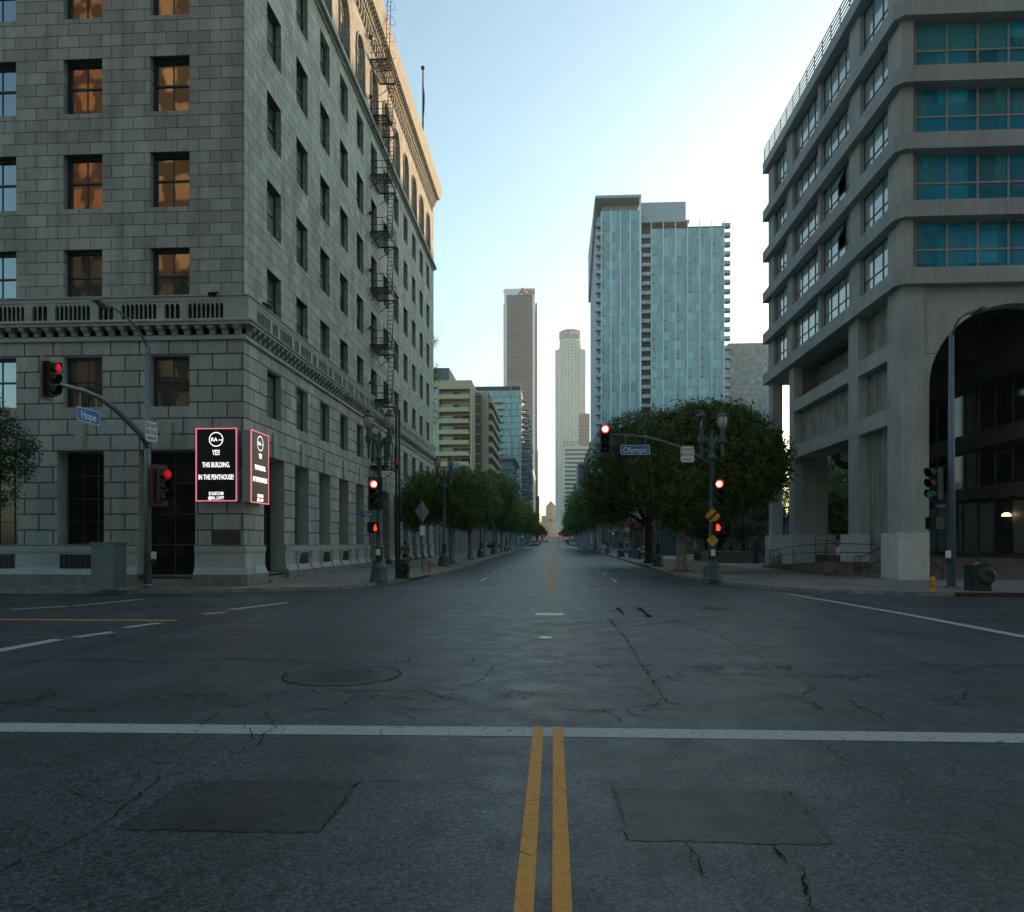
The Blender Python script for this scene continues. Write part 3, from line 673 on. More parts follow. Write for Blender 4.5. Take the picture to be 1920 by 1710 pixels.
# archivolts
av=MB()
for s in sideY:
    c=s+WW/2; pts=[(XL+.04,c-AR*1.02*math.cos(math.pi*k/12),SPR+AR*1.12*math.sin(math.pi*k/12)) for k in range(13)]
    av.tube([(XL+.04,c-AR*1.02,31.3)]+pts+[(XL+.04,c+AR*1.02,31.3)],.07,6)
    for k in range(9):
        a_=math.pi*(k+.5)/9; av.box(XL-.27,XL-.2,c-.55*math.cos(a_)-.06,c-.55*math.cos(a_)+.06,SPR+.1+.5*math.sin(a_)-.05,SPR+.1+.5*math.sin(a_)+.06)
av.build('archivolts',M_st,B1)
# small loggia openings and cornice
lg=MB(); lops=[]; fl_=[]
y=YC+.8
while y<YE-.8: lops.append((y,y+.34,36.55,37.45)); y+=.62
x=XL-.8
while x>XW+1: fl_.append((x-.34,x,36.55,37.45)); x-=.62
wall_grid(lg,'x',XL,YC,YE,36.3,37.55,lops,.3,-1); wall_grid(lg,'y',YC,XW,XL,36.3,37.55,fl_,.3,1)
lg.build('loggia_wall',M_st,B1)
lk=MB(); lk.box(XW,XL-.3,YC+.3,YC+.32,36.3,37.55); lk.box(XL-.32,XL-.3,YC+.3,YE,36.3,37.55); lk.build('loggia_backing',M_concP,B1)
lb=MB()
y=YC+.66
while y<YE-.8:
    lb.prism([(XL+.01,36.5),(XL+.14,36.75),(XL+.14,37.4),(XL+.01,37.4)],'y',y-.0,y+.13) ; y+=.62
build_each(lb,'loggia_bracket',M_st,B1)
co=MB(); course(co,37.55,37.7,.14); course(co,38.12,38.3,.34)
course(co,38.301,38.55,.62); co.prism([(XL+.62,38.551),(XL+.80,39.5),(XL+.80,39.7),(XL-.3,39.7),(XL-.3,38.551)],'y',YC-.6,YE+.55); co.prism([(YC-.62,38.551),(YC-.80,39.5),(YC-.80,39.699),(YC+.3,39.699),(YC+.3,38.551)],'x',XW,XL+.5)
co.build('cornice',M_st,B1)
dn_=MB(); y=YC
while y<YE: dn_.box(XL,XL+.26,y,y+.2,37.72,38.11); dn_.box(XL+.34,XL+.52,y+.1,y+.24,38.18,38.299); y+=.42
x=XL
while x>XW: dn_.box(x-.2,x,YC-.26,YC,37.72,38.11); x-=.42
build_each(dn_,'dentil',M_st,B1)
# windows: frame > pane. prototype sits at local origin: lower-left corner of opening
def win_proto(axis,w_,h_,depth,gm,cols=2,rows=2,name='window',split=.47):
    f=MB(); t=.06
    def bx(mb,u0,u1,z0,z1,d0,d1):
        if axis=='y': mb.box(u0,u1,d0,d1,z0,z1)
        else: mb.box(-d1,-d0,u0,u1,z0,z1)
    bx(f,0,t,0,h_,depth-.10,depth+.02); bx(f,w_-t,w_,0,h_,depth-.10,depth+.02); bx(f,t,w_-t,h_-t*1.6,h_,depth-.099,depth+.02); bx(f,t,w_-t,0,t,depth-.099,depth+.02)
    zm=h_*split if rows==2 else None
    if rows==2: bx(f,t,w_-t,h_-zm-.035,h_-zm+.035,depth-.08,depth+.01)
    for k in range(1,cols): bx(f,w_*k/cols-.018,w_*k/cols+.018,t,h_-t,depth-.05,depth+.005)
    if rows>2:
        for k in range(1,rows): bx(f,t,w_-t,h_*k/rows-.02,h_*k/rows+.02,depth-.049,depth+.004)
    p=MB(); bx(p,.01,w_-.01,.01,h_-.01,depth-.02,depth)
    return f,p
def make_windows(parent,axis,plane,spots,w_,h_,depth,gm,name='window',**k):
    f,p=win_proto(axis,w_,h_,depth,gm,**k)
    first=None
    for (u,z) in spots:
        loc=(u,plane,z) if axis=='y' else (plane,u,z)
        if first is None:
            fo=f.build(name,M_frame,None); po=p.build('pane',gm,None); fo.parent=parent; po.parent=fo
            fo.location=Vector(loc)-Vector(parent['_w']); first=fo
        else:
            c=copy_tree(first,parent); c.location=Vector(loc)-Vector(parent['_w'])
make_windows(B1,'y',YC,[(x,t-WH) for t in tops for x in frontX[:4]],WW,WH,WD,M_glassN)
make_windows(B1,'x',XL,[(y,t-WH) for t in tops for y in sideY],WW,WH,WD,M_glassS)
make_windows(B1,'y',YC,[(x,7.57) for x in frontX[:4]],WW,2.1,WD,M_glassN,name='mezzanine_window')
make_windows(B1,'x',XL,[(y,7.57) for y in sideY],WW,2.1,WD,M_glassS,name='mezzanine_window')
M_gdark=glass('dark_shop_glass',(.008,.009,.01),.06,1,1.45,.001,(1,1,1),.3)
make_windows(B1,'y',YC,[(a,c) for a,b,c,d in gf[1:4]],2.02,3.91,GD,M_gdark,name='tall_window',cols=3,rows=4)
make_windows(B1,'x',XL,[(a,c) for a,b,c,d in gs[1:5]],2.02,3.91,GD,M_gdark,name='tall_window',cols=3,rows=4)
make_windows(B1,'x',XL,[(a,c) for a,b,c,d in gs[6:]],2.02,5.01,GD,M_gdark,name='tall_window',cols=3,rows=4)
make_windows(B1,'y',YC,[(doorF[0],doorF[2])],2.42,5.21,GD,M_gdark,name='entrance_door',cols=2,rows=4)
make_windows(B1,'x',XL,[(gs[0][0],gs[0][2])],2.45,5.21,GD,M_gdark,name='entrance_door',cols=2,rows=4)
make_windows(B1,'x',XL,[(gs[5][0],gs[5][2])],2.8,5.36,GD,M_gdark,name='entrance_door',cols=2,rows=4)
make_windows(B1,'x',XL,[(y+WW/2+o_,31.75) for y in sideY for o_ in (-.8,.13)],.67,2.1,AD+.2,M_glassS,name='arcade_window',cols=1,rows=2)
ins=MB(); ins.box(XW+1,XL-1.2,YC+1.2,YE-1.2,.2,37); ins.build('dark_core',M_dark,B1)
sp_=MB(); sp_.box(-16.6+2.1,-13.3,YC-.012,YC-.002,2.15,2.85); sp_=MB(); a_,b_=onY(397,992,YC)[0],onY(451,992,YC)[0]
sp_.box(a_,b_,YC-.03,YC-.003,onY(400,1021,YC)[1],onY(400,995,YC)[1]); sp_.build('bronze_plaque',mat('weathered_bronze',(.06,.055,.04),.6,.2,mot=.4,msc=5),B1)
# fire escape
FE=thing('fire_escape','black iron fire escape with landings and ladders on the stone wall','fire escape',(XL,50.4,7),world=True)
FY0,FY1,FX1=50.4,53.2,-11.45
pz=[7.3,11.9,15.7,19.66,23.56,27.5,31.6,35.5]
for i,z in enumerate(pz):
    p=MB()
    hy0,hy1,hx=51.9,53.0,-12.1
    p.box(XL,FX1,FY0,FY0+.06,z-.08,z+.02); p.box(XL,FX1,FY1-.06,FY1,z-.08,z+.02); p.box(FX1-.06,FX1,FY0+.061,FY1-.061,z-.08,z+.021); p.box(XL+.02,XL+.08,FY0+.061,FY1-.061,z-.08,z+.021)
    for k in range(12):
        xx=XL+.12+k*.1
        p.box(xx,xx+.065,FY0+.06,51.75 if xx>hx else FY1-.06,z-.02,z+.01)
    for k in range(8): p.box(XL+.08,FX1-.06,FY0+.3+k*.33,FY0+.33+k*.33,z-.05,z-.021) if FY0+.3+k*.33<51.75 else None
    p.build('landing',M_fe,FE)
    r_=MB()
    for zz in (.45,.95):
        for a,b in (((XL,FY0+.03),(FX1-.03,FY0+.03)),((FX1-.03,FY0+.03),(FX1-.03,FY1-.03)),((FX1-.03,FY1-.03),(XL,FY1-.03))): r_.tube([(a[0],a[1],z+zz),(b[0],b[1],z+zz)],.022,5)
    for k in range(8): r_.tube([(FX1-.03,FY0+.03+k*.39,z),(FX1-.03,FY0+.03+k*.39,z+.95)],.014,4)
    for k in range(4): r_.tube([(XL+.1+k*.37,FY0+.03,z),(XL+.1+k*.37,FY0+.03,z+.95)],.014,4)
    r_.build('railing',M_fe,FE)
    br_=MB()
    for yy in (FY0+.05,FY1-.08): br_.tube([(XL,yy,z-.9),(FX1-.1,yy,z-.06)],.03,5)
    br_.build('bracket',M_fe,FE)
    if i<7:
        zt=pz[i+1]; l=MB(); xa,xb=-11.95,-11.55
        ya,yb_=52.0,52.9
        for xx in (xa,xb): l.tube([(xx,ya,z+.0),(xx,yb_,zt)],.03,5)
        n=int((zt-z)/.32)
        for k in range(1,n): t=k/n; l.tube([(xa,ya+(yb_-ya)*t,z+(zt-z)*t),(xb,ya+(yb_-ya)*t,z+(zt-z)*t)],.022,4)
        l.build('ladder',M_fe,FE)
l=MB()
for xx in (-12.0,-11.75): l.tube([(xx,52.0,35.5),(xx+.15,52.0,40.9)],.025,5)
for k in range(16): l.tube([(-12.0+k*.009,52.0,35.8+k*.32),(-11.75+k*.009,52.0,35.8+k*.32)],.015,4)
for zz in (36.8,38,39.2,40.3): l.tube([(-12.0,52,zz),(-11.7,51.6,zz),(-11.35,51.6,zz),(-11.3,52,zz),(-11.35,52.4,zz),(-11.7,52.4,zz),(-11.75,52,zz)],.015,4)
l.tube([(-12,52,40.9),(-12.6,52,40.9)],.025,5); l.tube([(-11.6,52,40.9),(-12.6,52,40.9)],.025,5)
l.build('roof_ladder',M_fe,FE)
# flagpole
fx,fy=-13.5,yat(793,-13.5); zt=onX(793,130,-13.5)[1]
FP=thing('flagpole','tall thin rooftop flagpole with dark ball and a limp flag','flagpole',(fx,fy,39.6),world=True)
m_=MB(); m_.tube([(fx,fy,38.5),(fx,fy,zt)],[.12,.07],8); m_.build('pole',M_black,FP)
m_=MB(); m_.lathe([(.01,-.22),(.16,-.14),(.22,0),(.16,.14),(.01,.22)],(fx,fy,zt+.15),12); m_.build('finial_ball',M_black,FP)
m_=MB(); 
for k in range(8):
    a,b=k/8,(k+1)/8; m_.face([(fx+.08,fy,zt-1.8-a*3),(fx+.08+.13*math.sin(a*3+.3),fy+.1*math.sin(a*9),zt-2-a*3),(fx+.08+.13*math.sin(b*3+.3),fy+.1*math.sin(b*9),zt-2-b*3),(fx+.08,fy,zt-1.8-b*3)])
m_.build('flag',mat('faded_flag',(.50,.30,.26),.9,mot=.5,msc=3),FP)
# small floodlights / cameras on the facade
def floodlight(loc,label,rz):
    t=thing('floodlight',label,'floodlight',loc,rz,'small black floodlights on the stone facade')
    m=MB(); m.box(-.02,.02,-.02,.2,-.02,.02); m.build('bracket',M_black,t)
    m=MB(); m.prism([(-.14,-.08),(.14,-.08),(.17,.06),(-.17,.06)],'x',-.16,.16); m.xf(Matrix.Translation((0,-.08,.05))@Matrix.Rotation(R(25),4,'X')); m.build('housing',M_black,t)
x_,z_=onY(401,552,YC-.25); floodlight((x_,YC-.22,z_-.03),'small black floodlight on the balustrade rail, front face near the corner',0)
y_,z_=onX(497,575,XL+.25); floodlight((XL+.25,y_,z_),'small black floodlight above the balustrade, first on the side face',R(90))
for py,lb_ in ((72,'beside the topmost arcade landing'),(184,'beside the second landing from the top'),(402,'beside the fourth landing from the top'),(509,'beside the fifth landing from the top'),(617,'beside the sixth landing from the top'),(720,'beside the lowest balustrade landing')):
    y_,z_=onX(694.5,py,XL+.2); floodlight((XL+.2,y_,z_),'tiny dark lamp on the stone wall '+lb_,R(90))
#@@B1SIGNS
# ---------------- LED signs on the corner ----------------
M_case=mat('sign_casing_grey',(.30,.31,.33),.5,mot=.08); M_edge=emis('pink_edge_light',(1,.26,.32),.32)
M_scr=mat('led_screen_dark',(.010,.016,.015),.35,mot=0); M_txt=emis('led_white_text',(1,.93,.95),.6)
def led_sign(label,axis,w_,z0,z1,origin):
    """local frame: sign centred, faces local -y"""
    h=z1-z0; t=thing('led_sign',label,'led sign',origin,0 if axis=='y' else R(90),'LED advertising signs on the stone corner')
    D=.34
    m=MB(); m.box(-w_/2-.05,w_/2+.05,-D,0,0,h); m.build('casing',M_case,t)
    m=MB(); e=.035
    m.box(-w_/2-.05,-w_/2-.02,-D-.05,-D-.002,-.02,h+.02); m.box(w_/2+.02,w_/2+.05,-D-.05,-D-.002,-.02,h+.02); m.box(-w_/2-.019,w_/2+.019,-D-.05,-D-.002,-.02,.02); m.box(-w_/2-.019,w_/2+.019,-D-.05,-D-.002,h-.02,h+.02)
    m.build('edge_light',M_edge,t)
    m=MB(); m.box(-w_/2,w_/2,-D-.03,-D-.001,.021,h-.021); m.build('screen',M_scr,t)
    Y=-D-.04
    def T(s,fr,size,sx,bold=.002): return text_part('screen_text',s,size,M_txt,t,Matrix.Translation((0,Y,h*fr))@Matrix.Rotation(R(90),4,'X'),sx,.004,bold=bold)
    T('YES!',.665,h*.10,.60); T('THIS BUILDING.',.495,h*.10,.56); T('IN THE PENTHOUSE!',.325,h*.10,.54); T('213.627.2100',.10,h*.062,.62,.003); T('@RA_LOFT',.04,h*.058,.75,.003)
    text_part('screen_text','RA',h*.072,M_txt,t,Matrix.Translation((-w_*.05,Y,h*.845))@Matrix.Rotation(R(90),4,'X'),1,.004,bold=.002)
    m=MB(); r_=w_*.185; N_=28
    for k in range(N_):
        a,b=2*math.pi*k/N_,2*math.pi*(k+1)/N_
        m.face([(math.cos(a)*r_,Y,h*.85+math.sin(a)*r_),(math.cos(b)*r_,Y,h*.85+math.sin(b)*r_),(math.cos(b)*r_*.88,Y,h*.85+math.sin(b)*r_*.88),(math.cos(a)*r_*.88,Y,h*.85+math.sin(a)*r_*.88)])
    m.box(w_*.07,w_*.165,Y-.003,Y,h*.835,h*.845)
    m.build('logo_ring',M_txt,t); return t
Yf=YC-.02-.34
xa,z1=onY(370,804,Yf); xb,z0=onY(442,939,Yf)
led_sign('black LED sign facing the junction, on the front face of the stone corner','y',xb-xa,z0,z1,((xa+xb)/2,YC-.02,z0))
Xf=XL+.02+.34
ya,z1=onX(470.5,806,Xf); yb2,_=onX(501.5,820,Xf); z0=onX(470.5,941,Xf)[1]
led_sign('narrow-looking LED sign on the side face, just round the stone corner','x',yb2-ya,z0,z1,(XL+.02,(ya+yb2)/2,z0))
#@@B2
# ---------------- concrete building on the right ----------------
XS=15.85; XP=16.2; YF=34.95; YP=35.3; YEb=56.9; XE=44.0
B2=thing('concrete_office_building','grey concrete office block with ribbon windows on tall pillars over an arched portico, right corner','building',(XP,YP,.15),world=True)
bots=[13.9,17.0,20.13,23.22,26.3,29.95]; SH=.75
sb=MB()
def bandz(zb,h,p=0):
    # overhanging spandrel ring, chamfered at the street corner
    c=.35
    poly=[(XS-p,YF+c),(XS-p,YEb),(XE,YEb),(XE,YF-p),(XS+c,YF-p)]
    sb.prism([(x,y) for x,y in poly][::-1],'z',zb,zb+h)
for b_ in bots: bandz(b_,SH)
sb.box(XS+.01,XE,YF+.4,YEb-.01,29.95+SH,29.95+SH+.02)
build_each(sb,'floor_band',M_conc,B2)
pr=MB()
piers=[(55.3,56.6),(51.0,52.2),(45.75,46.15),(40.0,41.4)]
for z0,z1 in zip(bots[:-1],bots[1:]):
    for a,b in piers: pr.box(XP,XP+.6,a,b,z0+SH,z1)
    pr.box(XP,XP+.55,YP,36.7,z0+SH,z1); pr.box(XP+.551,xat(1713,YP),YP,YP+.6,z0+SH,z1)
build_each(pr,'wall_pier',M_conc,B2)
bays=[(52.2,55.3,4),(46.15,51.0,4),(41.4,45.75,4),(36.7,40.0,3)]
M_spand=M_teal
for fi,(z0,z1) in enumerate(zip(bots[:-1],bots[1:])):
    za,zb=z0+SH,z1
    for bi,(a,b,n) in enumerate(bays):
        fr=MB(); gx=XP+.28; d=(b-a)/n; zt=za+(zb-za)*.42
        fr.box(gx-.05,gx+.05,a,a+.06,za,zb); fr.box(gx-.05,gx+.05,b-.06,b,za,zb); fr.box(gx-.049,gx+.05,a+.06,b-.06,zb-.07,zb); fr.box(gx-.049,gx+.05,a+.06,b-.06,za,za+.06); fr.box(gx-.045,gx+.045,a+.06,b-.06,zt-.03,zt+.03)
        for k in range(1,n): fr.box(gx-.047,gx+.047,a+d*k-.03,a+d*k+.03,za+.06,zb-.07)
        fo=fr.build('ribbon_window',M_frame,B2)
        pn_=MB()
        for k in range(n):
            pn_.box(gx-.01,gx+.01,a+d*k+.03,a+d*(k+1)-.03,za+.05,zt-.03)
            if (fi,bi,k) in ((2,2,1),(1,2,1)): continue
            pn_.box(gx-.01,gx+.01,a+d*k+.03,a+d*(k+1)-.03,zt+.03,zb-.06)
        pn_.build('panes',M_tealS,fo)
        if (fi,bi) in ((2,2),(1,2)):
            k=1; s=MB(); hh=zb-.06-zt-.03; M=Matrix.Translation((gx,0,zb-.06))@Matrix.Rotation(R(24),4,'Y')
            s.mi(0).box(-.012,.012,a+d*k+.05,a+d*(k+1)-.05,-hh+.05,-.05); s.mi(1)
            s.box(-.025,.025,a+d*k+.02,a+d*k+.06,-hh,0); s.box(-.025,.025,a+d*(k+1)-.06,a+d*(k+1)-.02,-hh,0); s.box(-.024,.024,a+d*k+.06,a+d*(k+1)-.06,-hh,-hh+.05)
            s.xf(M); s.build('open_sash',[M_tealS,M_frame],fo)
    # front ribbon
    fx0=xat(1717,YP+.25); step=1.39; gy=YP+.25; n=14; zt=za+(zb-za)*.42
    fr=MB(); fr.box(fx0-.08,fx0,gy-.06,gy+.06,za,zb); fr.box(fx0,fx0+step*n,gy-.055,gy+.06,zb-.1,zb); fr.box(fx0,fx0+step*n,gy-.055,gy+.06,za,za+.06); fr.box(fx0,fx0+step*n,gy-.05,gy+.05,zt-.045,zt+.045)
    for k in range(1,n+1): fr.box(fx0+step*k-.05,fx0+step*k+.05,gy-.053,gy+.05,za+.06,zb-.1)
    fo=fr.build('ribbon_window',M_alu,B2)
    for k in range(n):
        q=MB(); q.box(fx0+step*k+.05,fx0+step*(k+1)-.05,gy-.01,gy+.01,za+.06,zt-.045); q.box(fx0+step*k+.05,fx0+step*(k+1)-.05,gy-.01,gy+.01,zt+.045,zb-.1)
        q.build('pane',M_teal,fo)
    cu=MB()
    pat={4:[(0,.0,.22),(2,.6,1)],3:[(0,0,1),(1,0,1),(2,0,1)],2:[(0,0,.2),(2,.6,1)],1:[(0,0,.2),(2,.6,1),(0,.4,.75)],0:[(0,0,.2)]}.get(fi,[])
    for k,a_,b_ in pat:
        x0=fx0+step*k+.05; w2=step-.1; xx=x0+w2*a_
        while xx<x0+w2*b_-.05: cu.box(xx,xx+.055,gy-.02,gy-.0115,zt+.05,zb-.11); xx+=.062
    cu.build('curtains',M_curt,B2)
bk=MB(); bk.box(XP+.9,XE-1,YP+.9,YEb-1,bots[0]+.1,30.2); bk.build('dark_core',M_dark,B2)
for k in range(6): pass
# roof railing
rl=MB(); zb=29.95+SH
for zz in (.35,.6,.85,1.1): rl.tube([(XS+.1,YEb-.1,zb+zz),(XS+.1,YF+.2,zb+zz)],.035,5)
y=YF+.3
while y<YEb: rl.tube([(XS+.1,y,zb),(XS+.1,y,zb+1.12)],.028,5); y+=1.35
rl.tube([(XS+.1,YEb-.1,zb+1.1),(XS+.1,YEb-.1,zb)],.028,5)
rl.build('roof_railing',M_black,B2)
# open frame storeys below
cm=MB(); T0=13.9
cols=[(35.3,36.75,16.2,18.6),(40.2,41.7,16.2,19.6),(50.6,51.9,16.2,19.4),(55.3,56.6,16.2,18.4)]
for a,b,x0,x1 in cols[:1]: cm.box(x0,x0+1.0,a,b,.2,T0)
cm.box(XP,XP+.55,40.25,41.5,.2,T0); cm.box(XP+.35,XP+2.8,41.0,42.0,.2,T0)
cm.box(XP,XP+.55,50.7,51.7,.2,T0); cm.box(XP+.35,XP+2.5,51.4,52.4,.2,T0)
cm.box(XP,XP+.72,55.5,56.5,.2,T0)
build_each(cm,'pillar',M_conc,B2)
bm=MB()
zB1=(onX(1665,675.6,XP)[1],onX(1665,645.6,XP)[1]); zB2=(onX(1665,796.6,XP)[1],onX(1665,765.6,XP)[1])
for z0,z1 in (zB1,zB2):
    bm.box(XP+.01,XP+.54,36.75,40.25,z0,z1); bm.box(XP+.012,XP+.53,41.5,50.7,z0,z1)
bm.box(XP+.731,XP+1.9,42.0,50.7,zB2[0]+.01,zB2[0]+.3)
build_each(bm,'cross_beam',M_conc,B2)
pp=MB(); pp.box(XP+.56,XP+.76,36.75,40.95,.2,T0); pp.box(XP+.5,XP+.72,41.5,50.7,zB2[1],zB1[0]); pp.box(XP+1.6,XP+1.8,42.0,51.3,zB1[1],T0)
build_each(pp,'recessed_panel',M_concP,B2)
# pale pedestals
zp=2.4; pd=MB()
pd.prism([(16.0,35.2),(xat(1727,35.2),35.2),(xat(1727,35.2)+.02,35.28),(xat(1743,35.28),35.28),(xat(1743,35.28),36.8),(16.0,37.0)],'z',-.1,zp)
pd.box(16.0,xat(1640,40.1)+.2,40.1,42.1,-.05,zp); pd.box(16.0,XP+2.7,50.5,52.6,0,zp+.1); pd.box(16.0,XP+1.5,55.3,56.8,0,zp+.1)
build_each(pd,'pedestal',M_concW,B2)
# front arch wall
aw=MB(); y0=YP+.12; y1=YP+.9; xl=XP+1.0; AXc=xat(1906,y0); ARr=AXc-xat(1742,y0); zc=onY(1905,568,y0)[1]-ARr*.98
N_=24; arc=[(AXc-ARr*math.cos(math.pi*k/N_),zc+ARr*.98*math.sin(math.pi*k/N_)) for k in range(N_+1)]
aw.face([(xl,y0,.2),(arc[0][0],y0,.2),(arc[0][0],y0,T0),(xl,y0,T0)]); aw.face([(arc[-1][0],y0,.2),(XE,y0,.2),(XE,y0,T0),(arc[-1][0],y0,T0)])
aw.face([(arc[0][0],y0,.2),(arc[0][0],y1,.2),(arc[0][0],y1,zc),(arc[0][0],y0,zc)]); aw.face([(arc[-1][0],y0,.2),(arc[-1][0],y1,.2),(arc[-1][0],y1,zc),(arc[-1][0],y0,zc)])
for p,q in zip(arc,arc[1:]):
    aw.face([(p[0],y0,p[1]),(q[0],y0,q[1]),(q[0],y0,T0),(p[0],y0,T0)]); aw.face([(p[0],y0,p[1]),(q[0],y0,q[1]),(q[0],y1,q[1]),(p[0],y1,p[1])])
aw.face([(xl,y1,.2),(arc[0][0],y1,.2),(arc[0][0],y1,T0),(xl,y1,T0)])
for p,q in zip(arc,arc[1:]): aw.face([(p[0],y1,p[1]),(q[0],y1,q[1]),(q[0],y1,T0),(p[0],y1,T0)])
# panel joints
aw.build('arch_wall',M_conc,B2)
jn=MB(); jn.box(xl,arc[3][0],y0-.004,y0-.001,zc+1.55,zc+1.57); jn.box(xl,arc[0][0],y0-.004,y0-.001,onY(1730,880,y0)[1],onY(1730,879,y0)[1]+.01); jn.box(XP-.004,XP-.001,50.75,51.65,onX(1480,924,XP)[1],onX(1480,923,XP)[1]); build_each(jn,'panel_joint',M_dark,B2)
# inner portico: second arch, glass front, mezzanine beams
ia=MB(); y2=41.0
arc2=[(AXc+.4-ARr*.86*math.cos(math.pi*k/N_),zc-.6+ARr*.86*math.sin(math.pi*k/N_)) for k in range(N_+1)]
for p,q in zip(arc2,arc2[1:]): ia.face([(p[0],y2,p[1]),(q[0],y2,q[1]),(q[0],y2,T0),(p[0],y2,T0)]); ia.face([(p[0],y2,p[1]),(q[0],y2,q[1]),(q[0],y2+.8,q[1]),(p[0],y2+.8,p[1])])
ia.face([(XP+2,y2,.2),(arc2[0][0],y2,.2),(arc2[0][0],y2,T0),(XP+2,y2,T0)])
ia.box(21.5,XE,49.4,49.6,.2,T0); ia.box(XP+1,XE,y0+.9,49.4,T0-.3,T0-.01)
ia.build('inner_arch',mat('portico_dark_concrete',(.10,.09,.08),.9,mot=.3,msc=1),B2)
XI=23.6
iw=MB(); 
for za,zb in ((0.2,1.35),(4.35,5.0),(7.1,8.0)): iw.box(XI-.5,XI+.5,37,49.4,za,zb)
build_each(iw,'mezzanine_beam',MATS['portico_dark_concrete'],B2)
for za,zb in ((1.35,4.35),(5.0,7.1),(8.0,10.6)):
    f=MB(); y=37.6
    while y<49: f.box(XI-.08,XI+.02,y,y+.12,za,zb); y+=1.5
    f.box(XI-.08,XI+.02,37,49.4,zb-.12,zb-.001)
    fo=f.build('shopfront_frame',M_frame,B2)
    g_=MB(); g_.box(XI-.01,XI+.01,37,49.4,za,zb-.1); g_.build('pane',M_gdark,fo)
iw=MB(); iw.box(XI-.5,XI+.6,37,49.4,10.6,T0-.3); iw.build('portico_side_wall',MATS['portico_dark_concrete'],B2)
y=37.66; k=0
while y<48.5:
    f=MB(); f.box(XI-.12,XI-.085,y+.1,y+1.34,1.40,4.1); f.build('shop_door' if k in (1,4) else 'shop_panel',M_gdark if k in (1,4) else mat('frosted_panel',(.13,.16,.16),.4,mot=.15,msc=1),B2); y+=1.5; k+=1
# portico steps and raised floor
sp=MB()
for i in range(6): sp.box(xat(1745,36),XE,35.6+i*.38,46,.15+i*.17,.15+(i+1)*.17)
sp.box(XP+1.4,XI,37.6,55,.2,1.16)
sp.build('portico_steps',mat('brown_step_concrete',(.15,.125,.11),.9,mot=.3,msc=2),B2)
# lit wall lamp
lxx=XI-.3; ly_,lz=onX(1887,966,lxx)
WLm=thing('wall_lamp','glowing amber dome lamp beside the dark portico door','wall lamp',(lxx,ly_,lz),world=True)
m=MB(); m.lathe([(.01,.14),(.1,.125),(.19,.06),(.22,-.04),(.20,-.05)],(lxx,ly_,lz),16); m.build('glowing_shade',emis('amber_lamp',(1,.70,.32),1.6),WLm)
m=MB(); m.box(lxx,XI-.05,ly_-.03,ly_+.03,lz+.02,lz+.06); m.build('arm',M_black,WLm)
# side steps between pedestals + ramp
ss=MB()
for i in range(5): ss.box(15.75+i*.34,18.0,37.0,40.1,.2+i*.17,.2+(i+1)*.17)
tag(ss.build('steps',M_concD),'short flight of concrete steps between the two nearest pale pedestals','steps')
ss=MB()
for i in range(3): ss.box(15.9+i*.34,18.0,52.7,55.2,.3+i*.17,.3+(i+1)*.17)
tag(ss.build('steps',M_concD),'low concrete steps between the two farthest pale pedestals','steps')
def bez(p,n=8):
    return p
M_rail=mat('dark_steel_rail',(.05,.055,.058),.4,.5,mot=.1)
def rail(label,pts_list,posts,parent_loc):
    t=thing('handrail',label,'handrail',parent_loc,world=True)
    m=MB()
    for pts in pts_list: m.tube(pts,.026,6)
    m.build('rail',M_rail,t)
    for p,q in posts:
        m=MB(); m.tube([p,q],.022,6); m.build('post',M_rail,t)
    return t
def loopend(x,y,z,r,n=9,dx=-1):  # D-shaped return at the lower end of a stair rail
    return [(x+dx*r*math.sin(math.pi*k/n),y,z+r*math.cos(math.pi*k/n)) for k in range(n+1)]
yy=38.9
rail('curved steel handrail on the steps between the nearest pedestals',[[(18.3,yy,2.55),(16.0,yy,1.25)]+loopend(15.75,yy,.95,.3)+[(16.0,yy,.65),(18.3,yy,1.75)]],[((15.75,yy,.15),(15.75,yy,1.25))],(15.8,yy,.2))
yy=54
rail('curved steel handrail on the farthest low steps',[[(17.2,yy,2.0),(16.0,yy,1.4)]+loopend(15.8,yy,1.12,.28)+[(16.0,yy,.84),(17.2,yy,1.4)]],[((15.8,yy,.3),(15.8,yy,1.4))],(15.8,yy,.3))
for i,(x0,nm) in enumerate(((18.2,'left'),(20.6,'right'))):
    xx=x0; pts=[(xx,38.6,2.25),(xx,38.3,2.25),(xx,35.9,1.25),(xx,35.5,1.22)]
    rail('slanting steel handrail at the '+nm+' of the portico steps',[pts,[(p[0],p[1],p[2]-.5) for p in pts]],[((xx,38.5,1.1),(xx,38.5,2.25)),((xx,35.6,.15),(xx,35.6,1.22))],(xx,36,.2))
